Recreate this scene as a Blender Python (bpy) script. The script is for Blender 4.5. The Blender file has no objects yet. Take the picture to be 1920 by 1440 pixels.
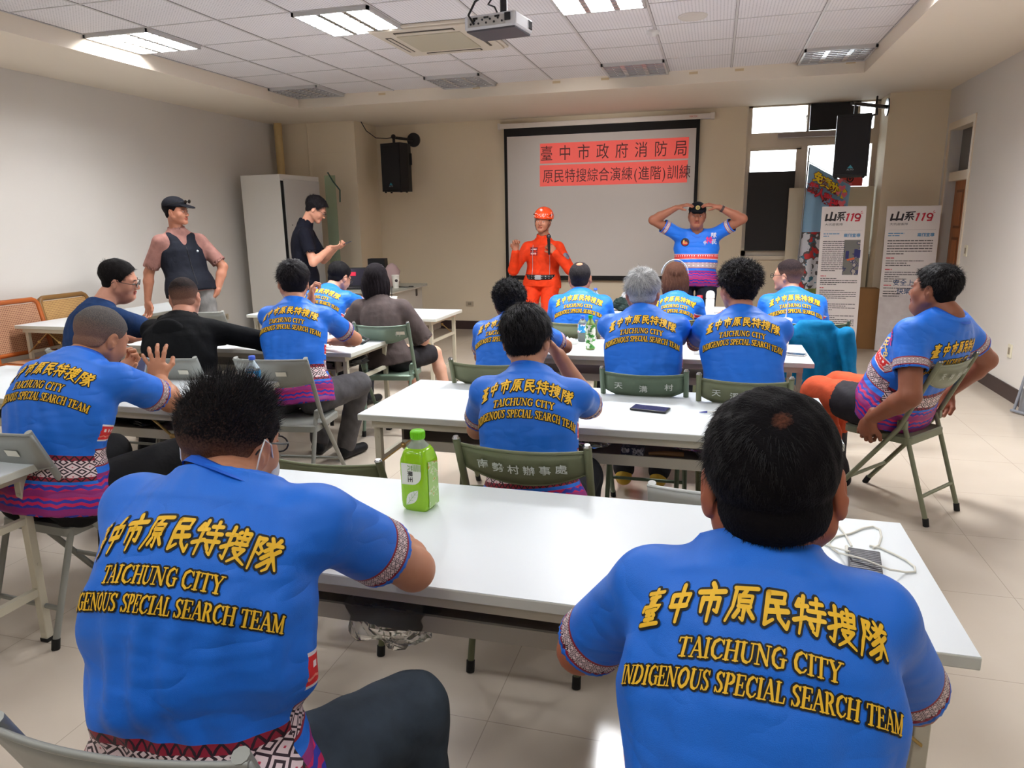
import bpy, bmesh, math, random
import numpy as np
from mathutils import Vector, Matrix
from mathutils.bvhtree import BVHTree
R_ = math.radians
PI = math.pi
scene = bpy.context.scene
COL = scene.collection

# ---------------------------------------------------------------- camera
cam_d = bpy.data.cameras.new('camera')
cam = bpy.data.objects.new('camera', cam_d)
COL.objects.link(cam)
cam_d.sensor_fit = 'HORIZONTAL'; cam_d.sensor_width = 36.0
cam_d.lens = 1343.5 / 1920 * 36.0
cam_d.clip_start = 0.05; cam_d.clip_end = 200


def cam_axes(p, y, r):
    cy, sy = math.cos(y), math.sin(y)
    f = Vector((sy * math.cos(p), cy * math.cos(p), -math.sin(p)))
    rt = Vector((cy, -sy, 0)); up = rt.cross(f)
    return (rt * math.cos(r) + up * math.sin(r)), (up * math.cos(r) - rt * math.sin(r)), f


_r, _u, _f = cam_axes(0.22269, -0.274275, -0.01534)
cam.matrix_world = Matrix(((_r.x, _u.x, -_f.x, 0), (_r.y, _u.y, -_f.y, 0), (_r.z, _u.z, -_f.z, 1.6), (0, 0, 0, 1)))
scene.camera = cam

# ---------------------------------------------------------------- view, world
scene.view_settings.view_transform = 'Standard'
scene.view_settings.look = 'None'
scene.view_settings.gamma = 1.0
scene.view_settings.use_curve_mapping = False
scene.view_settings.exposure = 1.27
scene.cycles.max_bounces = 7
scene.cycles.diffuse_bounces = 4
scene.cycles.glossy_bounces = 3
scene.cycles.transmission_bounces = 6
scene.cycles.transparent_max_bounces = 8
scene.cycles.caustics_reflective = False
scene.cycles.caustics_refractive = False
scene.cycles.sample_clamp_indirect = 4.0
world = bpy.data.worlds.new('sky'); scene.world = world
world.use_nodes = True
_bg = world.node_tree.nodes['Background']
_bg.inputs[0].default_value = (0.93, 0.96, 1.0, 1)
_bg.inputs[1].default_value = 14.0

LIGHT_W = 15.0            # watts of one lit ceiling panel
LIGHT_COL = (0.97, 0.985, 1.0)


# ---------------------------------------------------------------- materials
def lin(c):
    return tuple(((v / 255) / 12.92 if v / 255 <= 0.04045 else ((v / 255 + 0.055) / 1.055) ** 2.4) for v in c)


MATS = {}


def mat(name, rgb=(200, 200, 200), rough=0.6, metal=0.0, var=0.0, vscale=8.0, bump=0.0, bscale=60.0,
        trans=0.0, alpha=1.0, emit=None, estr=0.0, spec=0.5, sheen=0.0, coat=0.0, ior=1.45, stretch=None):
    if name in MATS:
        return MATS[name]
    m = bpy.data.materials.new(name); m.use_nodes = True
    nt = m.node_tree; N = nt.nodes; L = nt.links
    b = N['Principled BSDF']
    c = lin(rgb)
    b.inputs['Base Color'].default_value = (*c, 1)
    b.inputs['Roughness'].default_value = rough
    b.inputs['Metallic'].default_value = metal
    b.inputs['IOR'].default_value = ior
    b.inputs['Specular IOR Level'].default_value = spec
    b.inputs['Transmission Weight'].default_value = trans
    b.inputs['Alpha'].default_value = alpha
    b.inputs['Sheen Weight'].default_value = sheen
    b.inputs['Coat Weight'].default_value = coat
    if emit:
        b.inputs['Emission Color'].default_value = (*lin(emit), 1)
        b.inputs['Emission Strength'].default_value = estr
    if var or bump:
        tc = N.new('ShaderNodeTexCoord')
        src = tc.outputs['Object']
        if stretch:
            mp = N.new('ShaderNodeMapping'); mp.inputs['Scale'].default_value = stretch
            L.new(src, mp.inputs[0]); src = mp.outputs[0]
    if var:
        n = N.new('ShaderNodeTexNoise'); n.inputs['Scale'].default_value = vscale; n.inputs['Detail'].default_value = 5
        L.new(src, n.inputs['Vector'])
        mx = N.new('ShaderNodeMix'); mx.data_type = 'RGBA'
        mx.inputs[6].default_value = (*[max(0, v * (1 - var)) for v in c], 1)
        mx.inputs[7].default_value = (*[min(1, v * (1 + var)) for v in c], 1)
        L.new(n.outputs[0], mx.inputs[0]); L.new(mx.outputs[2], b.inputs['Base Color'])
    if bump:
        n2 = N.new('ShaderNodeTexNoise'); n2.inputs['Scale'].default_value = bscale; n2.inputs['Detail'].default_value = 4
        L.new(src, n2.inputs['Vector'])
        bp = N.new('ShaderNodeBump'); bp.inputs['Strength'].default_value = bump; bp.inputs['Distance'].default_value = 0.01
        L.new(n2.outputs[0], bp.inputs['Height']); L.new(bp.outputs[0], b.inputs['Normal'])
    MATS[name] = m
    return m


class NT:
    """small helper that writes math nodes"""
    def __init__(s, m):
        s.nt = m.node_tree; s.N = s.nt.nodes; s.L = s.nt.links

    def _in(s, sock, v):
        if isinstance(v, (int, float)):
            sock.default_value = v
        else:
            s.L.new(v, sock)

    def m(s, op, a, b=0.0, c=0.0):
        n = s.N.new('ShaderNodeMath'); n.operation = op
        s._in(n.inputs[0], a); s._in(n.inputs[1], b)
        if op in ('MULTIPLY_ADD', 'COMPARE', 'WRAP'):
            s._in(n.inputs[2], c)
        return n.outputs[0]

    def mix(s, f, a, b):
        n = s.N.new('ShaderNodeMix'); n.data_type = 'RGBA'
        s._in(n.inputs[0], f)
        for i, v in ((6, a), (7, b)):
            if isinstance(v, tuple):
                n.inputs[i].default_value = (*lin(v), 1)
            else:
                s.L.new(v, n.inputs[i])
        return n.outputs[2]

    def band(s, x, lo, hi):
        return s.m('MULTIPLY', s.m('GREATER_THAN', x, lo), s.m('LESS_THAN', x, hi))

    def tri(s, x, p):  # 0 at the cell centre .. 0.5 at its border
        return s.m('ABSOLUTE', s.m('SUBTRACT', s.m('FRACT', s.m('DIVIDE', x, p)), 0.5))

    def attr(s, name):
        n = s.N.new('ShaderNodeAttribute'); n.attribute_name = name
        x = s.N.new('ShaderNodeSeparateXYZ'); s.L.new(n.outputs['Vector'], x.inputs[0])
        return x.outputs

    def noise(s, vec, scale, detail=3.0):
        n = s.N.new('ShaderNodeTexNoise'); n.inputs['Scale'].default_value = scale; n.inputs['Detail'].default_value = detail
        if vec is not None:
            s.L.new(vec, n.inputs['Vector'])
        return n.outputs[0]


# ---------------------------------------------------------------- mesh helper
class MB:
    def __init__(s):
        s.v = []; s.f = []; s.mi = []; s.sm = []

    def add(s, vs, fs, mi=0, smooth=False):
        o = len(s.v)
        s.v.extend([tuple(p) for p in vs])
        s.f.extend([tuple(i + o for i in f) for f in fs])
        s.mi.extend([mi] * len(fs)); s.sm.extend([smooth] * len(fs))
        return s

    def box(s, c, d, rot=None, mi=0, bev=0.0):
        bm = bmesh.new(); bmesh.ops.create_cube(bm, size=1)
        for v in bm.verts:
            v.co = Vector((v.co.x * d[0], v.co.y * d[1], v.co.z * d[2]))
        if bev > 0:
            bmesh.ops.bevel(bm, geom=list(bm.edges), offset=bev, segments=2, affect='EDGES', profile=0.5)
        M = Matrix.Translation(Vector(c))
        if rot is not None:
            M = M @ rot.to_4x4()
        vs = [M @ v.co for v in bm.verts]
        bm.verts.index_update()
        fs = [[v.index for v in f.verts] for f in bm.faces]
        bm.free()
        return s.add(vs, fs, mi)

    def b2(s, a, b, mi=0, bev=0.0):
        return s.box([(a[i] + b[i]) / 2 for i in range(3)], [abs(b[i] - a[i]) for i in range(3)], None, mi, bev)

    def cyl(s, p0, p1, r0, r1=None, n=12, mi=0, caps=True):
        return s.tube([p0, p1], [r0, r0 if r1 is None else r1], n, mi, caps)

    def tube(s, pts, r, n=10, mi=0, caps=True, flat=1.0, closed=False):
        pts = [Vector(p) for p in pts]; k = len(pts)
        rs = r if isinstance(r, (list, tuple)) else [r] * k
        t0 = (pts[1] - pts[0]).normalized()
        a = Vector((0, 0, 1)) if abs(t0.z) < 0.9 else Vector((1, 0, 0))
        nx = t0.cross(a).normalized()
        vs = []
        for i, p in enumerate(pts):
            if closed:
                t = pts[(i + 1) % k] - pts[i - 1]
            else:
                t = pts[min(i + 1, k - 1)] - pts[max(i - 1, 0)]
            t = t.normalized() if t.length > 1e-9 else t0
            nx = (nx - t * nx.dot(t))
            nx = nx.normalized() if nx.length > 1e-6 else t.orthogonal().normalized()
            ny = t.cross(nx)
            for j in range(n):
                an = 2 * PI * j / n
                vs.append(p + nx * (math.cos(an) * rs[i]) + ny * (math.sin(an) * rs[i] * flat))
        fs = []
        for i in range(k if closed else k - 1):
            for j in range(n):
                a_, b_ = i * n + j, i * n + (j + 1) % n
                c_, d_ = ((i + 1) % k) * n + (j + 1) % n, ((i + 1) % k) * n + j
                fs.append((a_, b_, c_, d_))
        s.add(vs, fs, mi, True)
        if caps and not closed:
            s.add(vs[:n], [tuple(range(n))[::-1]], mi); s.add(vs[-n:], [tuple(range(n))], mi)
        return s

    def lathe(s, prof, c=(0, 0, 0), n=24, mi=0, M=None, sq=0.0):
        """prof: list of (r, z); sq squares the section off"""
        vs = []
        for r, z in prof:
            for j in range(n):
                an = 2 * PI * (j + 0.5) / n
                ca, sa = math.cos(an), math.sin(an)
                rr = r
                if sq:
                    rr = r * ((1 - sq) + sq * min(1 / max(abs(ca), 1e-6), 1 / max(abs(sa), 1e-6)))
                p = Vector((rr * ca, rr * sa, z))
                vs.append((M @ p if M else p) + Vector(c))
        k = len(prof); fs = []
        for i in range(k - 1):
            for j in range(n):
                fs.append((i * n + j, i * n + (j + 1) % n, (i + 1) * n + (j + 1) % n, (i + 1) * n + j))
        s.add(vs, fs, mi, True)
        if prof[0][0] > 1e-5:
            s.add(vs[:n], [tuple(range(n))[::-1]], mi)
        if prof[-1][0] > 1e-5:
            s.add(vs[-n:], [tuple(range(n))], mi)
        return s

    def poly(s, pts, depth, M, mi=0):
        """extrude a 2-D polygon: x,y in the plane, depth along z, placed by M"""
        n = len(pts)
        vs = [M @ Vector((x, y, 0)) for x, y in pts] + [M @ Vector((x, y, depth)) for x, y in pts]
        fs = [tuple(range(n))[::-1], tuple(range(n, 2 * n))] + [(i, (i + 1) % n, n + (i + 1) % n, n + i) for i in range(n)]
        return s.add(vs, fs, mi)

    def ball(s, c, r, n=12, mi=0):
        r3 = r if isinstance(r, (list, tuple)) else (r, r, r)
        vs = []; m = n // 2
        for i in range(m + 1):
            th = PI * i / m
            for j in range(n):
                an = 2 * PI * j / n
                vs.append((c[0] + r3[0] * math.sin(th) * math.cos(an), c[1] + r3[1] * math.sin(th) * math.sin(an), c[2] + r3[2] * math.cos(th)))
        fs = [(i * n + j, (i + 1) * n + j, (i + 1) * n + (j + 1) % n, i * n + (j + 1) % n) for i in range(m) for j in range(n)]
        return s.add(vs, fs, mi, True)

    def obj(s, name, mats, parent=None, loc=None):
        me = bpy.data.meshes.new(name)
        me.from_pydata([tuple(v) for v in s.v], [], s.f)
        if not isinstance(mats, (list, tuple)):
            mats = [mats]
        for m in mats:
            me.materials.append(m)
        me.polygons.foreach_set('material_index', s.mi)
        me.polygons.foreach_set('use_smooth', s.sm)
        me.validate(); me.update()
        o = bpy.data.objects.new(name, me); COL.objects.link(o)
        if parent:
            o.parent = parent
        if loc:
            o.location = loc
        return o


def tag(o, label, cat, group=None):
    o['label'] = label; o['category'] = cat
    if group:
        o['group'] = group
    return o


def thing(name, label, cat, loc=(0, 0, 0), rz=0.0, group=None):
    o = bpy.data.objects.new(name, None); COL.objects.link(o)
    o.location = loc; o.rotation_euler = (0, 0, rz)
    o.empty_display_size = 0.1
    return tag(o, label, cat, group)


def struct(name, mb, m):
    o = mb.obj(name, m); o['kind'] = 'structure'
    return o


def dup(root, loc, rz=None, label=None, group=None):
    r = root.copy(); COL.objects.link(r); r.location = loc
    if rz is not None:
        r.rotation_euler = (0, 0, rz)
    if label:
        r['label'] = label
    if group:
        r['group'] = group
    for ch in [c for c in bpy.data.objects if c.parent == root]:
        c = ch.copy(); COL.objects.link(c); c.parent = r
        for g in [g for g in bpy.data.objects if g.parent == ch]:
            d = g.copy(); COL.objects.link(d); d.parent = c
    return r


_FONT = {}


def text_geo(s, size=1.0, bold=0.0, align='CENTER'):
    """glyph mesh of a string in the xy plane: (verts, faces)"""
    key = (s, bold, align)
    if key not in _FONT:
        cu = bpy.data.curves.new('t', 'FONT'); cu.body = s; cu.align_x = align; cu.offset = bold
        cu.resolution_u = 2
        o = bpy.data.objects.new('t', cu); COL.objects.link(o)
        dg = bpy.context.evaluated_depsgraph_get()
        me = bpy.data.meshes.new_from_object(o.evaluated_get(dg))
        _FONT[key] = ([tuple(v.co) for v in me.vertices], [tuple(p.vertices) for p in me.polygons])
        bpy.data.objects.remove(o); bpy.data.curves.remove(cu); bpy.data.meshes.remove(me)
    vs, fs = _FONT[key]
    return [Vector((x * size, y * size, 0)) for x, y, z in vs], fs


def put_text(mb, s, size, M, mi=0, bold=0.0, align='CENTER', sx=1.0, width=None):
    vs, fs = text_geo(s, size, bold, align)
    if width and vs:
        w = max(v.x for v in vs) - min(v.x for v in vs)
        sx = width / w
    mb.add([M @ Vector((v.x * sx, v.y, 0)) for v in vs], fs, mi)


def frame_M(o, x, y):
    """matrix with origin o, x and y axes, z = x cross y"""
    x = Vector(x).normalized(); y = Vector(y).normalized(); z = x.cross(y).normalized()
    o = Vector(o)
    return Matrix(((x.x, y.x, z.x, o.x), (x.y, y.y, z.y, o.y), (x.z, y.z, z.z, o.z), (0, 0, 0, 1)))
# ================================================================ the room
XL, XR, YF, YB = -6.25, 2.56, 10.35, -4.6
ZC, ZT = 3.02, 3.16
m_wall2 = mat('wall_paint_side', (222, 217, 210), 0.75, var=0.03, vscale=1.2, bump=0.05, bscale=30)
m_wall = mat('wall_paint', (234, 219, 192), 0.75, var=0.03, vscale=1.2, bump=0.05, bscale=30)
m_soffit = mat('soffit_paint', (238, 226, 208), 0.8, var=0.02, vscale=1.0)
m_base = mat('baseboard_paint', (58, 42, 40), 0.45)
m_frame = mat('window_frame_paint', (226, 212, 190), 0.5)


def floor_mat():
    m = mat('polished_floor_tile', (200, 188, 172), 0.13, coat=0.0)
    t = NT(m); b = t.N['Principled BSDF']
    tc = t.N.new('ShaderNodeTexCoord')
    x = t.N.new('ShaderNodeSeparateXYZ'); t.L.new(tc.outputs['Object'], x.inputs[0])
    jx = t.m('GREATER_THAN', t.tri(x.outputs[0], 0.65), 0.4975)
    jy = t.m('GREATER_THAN', t.tri(x.outputs[1], 0.65), 0.4975)
    j = t.m('MAXIMUM', jx, jy)
    n = t.noise(tc.outputs['Object'], 1.3, 6); n2 = t.noise(tc.outputs['Object'], 9, 6)
    c = t.mix(n, (186, 172, 155), (214, 204, 190))
    c = t.mix(t.m('MULTIPLY', n2, 0.35), c, (200, 184, 166))
    c = t.mix(t.m('MULTIPLY', j, 0.55), c, (140, 126, 112))
    t.L.new(c, b.inputs['Base Color'])
    t.L.new(t.m('MULTIPLY_ADD', n2, 0.10, 0.09), b.inputs['Roughness'])
    return m


struct('floor', MB().b2((XL - .3, YB - .3, -.12), (XR + .3, YF + .3, 0)), floor_mat())
struct('wall_left', MB().b2((XL - .15, YB - .15, 0), (XL, YF + .15, 3.4)), m_wall2)
w = MB()     # right wall with the door opening
DY0, DY1, DZ = 8.93, 9.72, 2.58
w.b2((XR, YB, 0), (XR + .2, DY0, 3.4)); w.b2((XR, DY1, 0), (XR + .2, YF + .15, 3.4)); w.b2((XR, DY0, DZ), (XR + .2, DY1, 3.4))
struct('wall_right', w, m_wall2)
struct('wall_back', MB().b2((XL - .15, YB - .15, 0), (XR + .2, YB, 3.4)), m_wall2)
w = MB()     # front wall with the window opening
WX0, WX1, WZ0 = 0.34, 1.92, 1.10
w.b2((XL - .15, YF, 0), (WX0, YF + .2, 3.4)); w.b2((WX0, YF, 0), (WX1, YF + .2, WZ0)); w.b2((WX1, YF, 0), (XR + .2, YF + .2, 3.4))
w.b2((WX0, YF, ZC + .02), (WX1, YF + .2, 3.4))
struct('wall_front', w, m_wall)
w = MB(); w.b2((XL, 9.66, 0), (-4.97, YF, ZC))
w.b2((-5.72, 9.652, 1.9), (-5.715, 9.661, ZC)); w.b2((-5.715, 9.652, 2.6), (-5.02, 9.661, 2.604))
struct('wall_front_left_pillar', w, m_wall)
struct('wall_front_right_pillar', MB().b2((WX1, 9.90, 0), (XR, YF, ZC)), m_wall)

# stepped ceiling: a low border around the higher tile field
HX0, HX1, HY0, HY1 = -5.10, 1.38, -3.25, 8.46
c = MB()
c.b2((XL, YB, ZC), (HX0, YF + .1, ZC + .3)); c.b2((HX1, YB, ZC), (XR, YF + .1, ZC + .3))
c.b2((HX0, HY1, ZC), (HX1, YF + .1, ZC + .3)); c.b2((HX0, YB, ZC), (HX1, HY0, ZC + .3))
struct('ceiling_border', c, m_soffit)


def ceil_mat():
    m = mat('perforated_ceiling_tile', (230, 226, 226), 0.9)
    t = NT(m); b = t.N['Principled BSDF']
    tc = t.N.new('ShaderNodeTexCoord')
    x = t.N.new('ShaderNodeSeparateXYZ'); t.L.new(tc.outputs['Object'], x.inputs[0])
    dx = t.tri(x.outputs[0], 0.026); dy = t.tri(x.outputs[1], 0.026)
    r = t.m('SQRT', t.m('ADD', t.m('MULTIPLY', dx, dx), t.m('MULTIPLY', dy, dy)))
    dot = t.m('LESS_THAN', r, 0.2)
    n = t.noise(tc.outputs['Object'], 2.2, 2)
    c = t.mix(n, (228, 223, 224), (238, 235, 236))
    c = t.mix(t.m('MULTIPLY', dot, 0.5), c, (120, 118, 120))
    t.L.new(c, b.inputs['Base Color'])
    return m


struct('ceiling', MB().b2((HX0, HY0, ZT), (HX1, HY1, ZT + .14)), ceil_mat())
GX = [HX0 + .648 * i for i in range(11)]
GY = [HY1 - .65 * i for i in range(19)]
m_tbar = mat('ceiling_grid_white', (206, 202, 200), 0.5)
m_tgap = mat('ceiling_grid_shadow_gap', (120, 114, 112), 0.7)
g = MB()
for x in GX:
    g.b2((x - .009, HY0, ZT - .006), (x + .009, HY1, ZT + .004)); g.b2((x - .0125, HY0, ZT - .002), (x + .0125, HY1, ZT + .004), 1)
for y in GY[1:-1]:
    g.b2((HX0, y - .006, ZT - .004), (HX1, y + .006, ZT + .004))
o = g.obj('ceiling_grid', [m_tbar, m_tgap]); o['kind'] = 'structure'
# scraps of old tape on the front step
m_tape = mat('old_tape', (214, 190, 150), 0.6)
for i, x in enumerate([-2.8, -1.85, -1.3, -.35, .12, 1.2, -4.0]):
    tp = MB().b2((x, HY1 - .002, ZT - .045), (x + .09, HY1 - .0002, ZT - .02)).obj('tape_strip', m_tape)
    tag(tp, 'small tan strip of tape stuck on the ceiling step', 'tape', 'tape strips along the ceiling step')

# baseboards
bb = MB(); bb.b2((-4.97, YF - .012, 0), (WX1, YF, .13)); struct('baseboard_front', bb, m_base)
bb = MB(); bb.b2((XR - .012, YB, 0), (XR, DY0 - .06, .13)); struct('baseboard_right', bb, m_base)
bb = MB(); bb.b2((XL, YB, 0), (XL + .012, 9.66, .10)); struct('baseboard_left', bb, m_base)
bb = MB(); bb.b2((WX1, 9.888, 0), (XR, 9.90, .13)); bb.b2((WX1 - .012, 9.888, 0), (WX1, YF, .13)); struct('baseboard_pillar', bb, m_base)

# door in the right wall
m_wood = mat('door_wood', (164, 100, 56), 0.45, var=0.35, vscale=3.0, stretch=(6, 6, .7))
m_woodd = mat('door_wood_groove', (120, 70, 38), 0.5)
d = MB(); x0 = XR + .10
d.b2((x0, DY0 + .03, 0), (x0 + .04, DY1 - .03, 1.98))
for (z0, z1) in ((.15, .85), (.95, 1.35), (1.45, 1.88)):
    for (y0, y1) in ((DY0 + .12, DY0 + .37), (DY0 + .43, DY1 - .12)):
        d.b2((x0 - .004, y0, z0), (x0 + .001, y1, z1), 1); d.b2((x0 - .012, y0 + .03, z0 + .03), (x0, y1 - .03, z1 - .03), 0, .006)
o = d.obj('door_1', [m_wood, m_woodd]); o['kind'] = 'structure'
k = MB(); k.cyl((x0 - .05, DY0 + .09, 1.0), (x0 + .01, DY0 + .09, 1.0), .012); k.ball((x0 - .06, DY0 + .09, 1.0), .028)
k.obj('door_handle', mat('steel', (170, 168, 165), 0.25, 1.0), o)
f = MB()
f.b2((XR - .012, DY0 - .06, 0), (x0 + .06, DY0 + .0, DZ + .05)); f.b2((XR - .012, DY1, 0), (x0 + .06, DY1 + .06, DZ + .05))
f.b2((XR - .012, DY0, DZ - .03), (x0 + .06, DY1, DZ + .05)); f.b2((XR + .03, DY0, 1.98), (x0 + .06, DY1, 2.08))
struct('trim_door', f, m_frame)
struct('wall_door_sky_block', MB().b2((XR + .2, DY0 - .2, 0), (XR + .25, DY1 + .2, 3.2)), m_wall)  # added slab behind the door opening, keeps sky light from leaking in
g = MB().b2((x0 + .02, DY0, 2.08), (x0 + .03, DY1, DZ - .03))
struct('window_door_transom', g, mat('dark_transom_glass', (92, 88, 84), 0.08, spec=0.6))

# window in the front wall
m_glass = mat('window_glass', (245, 250, 250), 0.02, trans=1.0, ior=1.02)
f = MB(); yy = YF + .04
f.b2((WX0, yy, WZ0), (WX0 + .06, yy + .08, ZC)); f.b2((WX1 - .06, yy, WZ0), (WX1, yy + .08, ZC))
f.b2((WX0, yy, ZC - .02), (WX1, yy + .08, ZC + .02)); f.b2((WX0, yy, WZ0), (WX1, yy + .08, WZ0 + .07))
f.b2((WX0, yy - .02, 2.50), (WX1, yy + .08, 2.68))
f.b2((1.02, yy - .015, WZ0), (1.10, yy + .09, 2.50)); f.b2((.40, yy - .01, 2.46), (1.04, yy + .03, 2.50)); f.b2((.965, yy - .01, WZ0), (1.03, yy + .03, 2.48))
f.b2((1.07, yy, 2.66), (1.10, yy + .06, ZC)); f.b2((1.66, yy, 2.66), (1.69, yy + .06, ZC))
f.b2((WX0 - .0, YF - .03, WZ0 - .05), (WX1 - .55, YF + .05, WZ0 + .0))
f.b2((.33, YF - .008, 2.52), (.345, YF + .02, ZC))
o = struct('window_1', f, m_frame)
MB().b2((WX0 + .02, yy + .045, WZ0 + .02), (WX1 - .02, yy + .05, ZC)).obj('window_glass', m_glass, o)
h = MB(); h.cyl((1.055, YF + .03, 2.86), (1.055, YF - .01, 2.86), .012); h.cyl((1.055, YF - .01, 2.87), (1.05, YF - .015, 2.76), .006)
h.obj('window_handle', mat('steel'), o)
# aluminium outside the panes is over-exposed sky; a dim hillside stands far away
hill = MB(); hv = []; nx = 40
for i in range(nx + 1):
    x = -60 + 160 * i / nx
    hv += [(x, 120, -8), (x, 120 + 6 * math.sin(i), 10 + 4 * math.sin(i * .5) + 2.0 * math.sin(i * 1.3)), (x, 150, -8)]
hill.add(hv, [(3 * i, 3 * i + 3, 3 * i + 4, 3 * i + 1) for i in range(nx)] + [(3 * i + 1, 3 * i + 4, 3 * i + 5, 3 * i + 2) for i in range(nx)])
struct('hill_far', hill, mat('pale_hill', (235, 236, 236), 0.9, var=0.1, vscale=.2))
# black boards stood against the panes
m_blk = mat('black_board', (38, 36, 36), 0.75)
tag(MB().b2((.385, YF - .025, 1.17), (.965, YF + .012, 2.19)).obj('blackout_board', m_blk), 'large black board standing in the lower left window pane', 'board')
tag(MB().b2((1.10, YF + .01, 2.685), (1.655, YF + .035, ZC - .01)).obj('blackout_board', m_blk), 'black board covering the middle of the upper window', 'board')
tag(MB().b2((.72, YF - .07, 2.60), (1.55, YF - .005, 2.655)).obj('window_rail', mat('grey_rail', (158, 148, 142), 0.5)), 'grey metal rail fixed across the window above the mullion', 'rail')
# the cream partition standing below the window on the right
tag(MB().b2((.895, YF - .16, 0.02), (1.895, YF - .10, 1.97), bev=.004).obj('partition_board', mat('cream_board', (228, 216, 190), 0.6)), 'cream board leaning upright before the window behind the flag and banner', 'board')
o = MB(); o.b2((1.50, YF - .0, 1.98), (1.78, YF + .02, 2.17)).obj('safety_sign', mat('sign_red', (226, 70, 60), .5))
sg = bpy.data.objects['safety_sign']; tag(sg, 'red safety sign in the window pane under the right loudspeaker', 'sign')
s2 = MB(); s2.tube([(1.63 + .035 * math.cos(a * PI / 8), YF - .003, 2.07 + .035 * math.sin(a * PI / 8)) for a in range(16)], .008, 6, closed=True)
s2.poly([(0, -.02), (.02, .004), (.012, .018), (0, .008), (-.012, .018), (-.02, .004)], .004, frame_M((1.63, YF - .002, 2.07), (1, 0, 0), (0, 0, 1)))
s2.obj('emblem', mat('sign_black', (40, 20, 20), .5), sg)

# drain pipe in the left corner
p = MB(); p.cyl((-6.10, 9.52, 0), (-6.10, 9.52, ZC), .055, n=20)
for z in (.9, 2.0, 2.93):
    p.cyl((-6.10, 9.52, z), (-6.10, 9.52, z + .05), .062, n=20)
tag(p.obj('drain_pipe', mat('pipe_tan', (206, 178, 122), .5)), 'tan vertical pipe in the front left corner', 'pipe')

# ---------------------------------------------------------------- ceiling lights
m_louv = mat('polished_louvre', (205, 205, 208), 0.22, 0.85)
m_hous = mat('light_housing', (225, 225, 225), 0.4)
m_tube_off = mat('tube_off', (215, 215, 212), 0.3)
m_tube_on = mat('tube_on', (255, 255, 255), 0.3, emit=(255, 252, 248), estr=6.0)


def ceiling_light(x, y, lit, label, group, power=1.0):
    """x,y: lower-left corner of the cell"""
    W, D = .648, .65
    cx, cy = x + W / 2, y + D / 2
    t = thing('ceiling_light', label, 'ceiling light', (cx, cy, ZT - .01), 0, group)
    f = MB()
    for a, b in (((-W / 2 + .005, -D / 2 + .005), (-W / 2 + .025, D / 2 - .005)), ((W / 2 - .025, -D / 2 + .005), (W / 2 - .005, D / 2 - .005)),
                 ((-W / 2 + .005, -D / 2 + .005), (W / 2 - .005, -D / 2 + .025)), ((-W / 2 + .005, D / 2 - .025), (W / 2 - .005, D / 2 - .005))):
        f.b2((a[0], a[1], -.022), (b[0], b[1], .006))
    f.obj('frame', mat('light_frame', (200, 198, 196), .4), t)
    MB().b2((-W / 2 + .02, -D / 2 + .02, .0), (W / 2 - .02, D / 2 - .02, .005)).obj('reflector', m_hous, t)
    l = MB()
    for i in range(1, 3):      # long blades between the tubes
        xx = -W / 2 + W * i / 3
        l.add([(xx - .022, -D / 2 + .02, -.020), (xx + .022, -D / 2 + .02, -.020), (xx, -D / 2 + .02, -.001),
               (xx - .022, D / 2 - .02, -.020), (xx + .022, D / 2 - .02, -.020), (xx, D / 2 - .02, -.001)], [(0, 1, 4, 3), (0, 3, 5, 2), (1, 2, 5, 4), (0, 2, 1), (3, 4, 5)])
    for j in range(1, 8):
        y_ = -D / 2 + D * j / 8
        l.add([(-W / 2 + .02, y_ - .008, -.022), (-W / 2 + .02, y_ + .008, -.022), (-W / 2 + .02, y_, -.002),
               (W / 2 - .02, y_ - .008, -.022), (W / 2 - .02, y_ + .008, -.022), (W / 2 - .02, y_, -.002)], [(0, 1, 4, 3), (0, 3, 5, 2), (1, 2, 5, 4), (0, 2, 1), (3, 4, 5)])
    l.obj('louvre', m_louv, t)
    for i in range(3):
        xx = -W / 2 + W * (i + .5) / 3
        MB().cyl((xx, -D / 2 + .03, -.009), (xx, D / 2 - .03, -.009), .008, n=8).obj('lamp_tube', m_tube_on if lit else m_tube_off, t)
    if lit:
        ld = bpy.data.lights.new('panel_light', 'AREA'); ld.shape = 'RECTANGLE'; ld.size = W - .06; ld.size_y = D - .06
        ld.energy = LIGHT_W * power; ld.color = LIGHT_COL; ld.spread = R_(170)
        lo = bpy.data.objects.new('lamp_light', ld); COL.objects.link(lo); lo.parent = t; lo.location = (0, 0, -.0008)
    return t


y1, y2 = GY[5], GY[1]
ceiling_light(GX[0], y1, True, 'lit louvred ceiling light next to the left ceiling step', 'lit ceiling lights', 1.9)
ceiling_light(GX[3], y1, True, 'lit louvred ceiling light just left of the air conditioner', 'lit ceiling lights', 3.9)
ceiling_light(GX[6], y1, True, 'lit louvred ceiling light at the top edge right of the projector', 'lit ceiling lights', 3.9)
ceiling_light(GX[9], y1, True, 'lit louvred ceiling light nearest the right ceiling step', 'lit ceiling lights', 3.9)
ceiling_light(GX[0], y2, False, 'unlit louvred ceiling light in the front left corner of the tiles', 'unlit ceiling lights')
ceiling_light(GX[3], y2, False, 'unlit louvred ceiling light in the front row beyond the air conditioner', 'unlit ceiling lights')
ceiling_light(GX[6], y2, False, 'unlit louvred ceiling light in the front row near the middle of the screen', 'unlit ceiling lights')
ceiling_light(GX[9], y2, False, 'unlit louvred ceiling light in the front right corner of the tiles', 'unlit ceiling lights')
for gy in (9, 13, 16):
    for gx in (0, 3, 6, 9):
        ceiling_light(GX[gx], GY[gy], True, 'lit louvred ceiling light overhead, out of the photo', 'lit ceiling lights behind the camera', .46)

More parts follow.
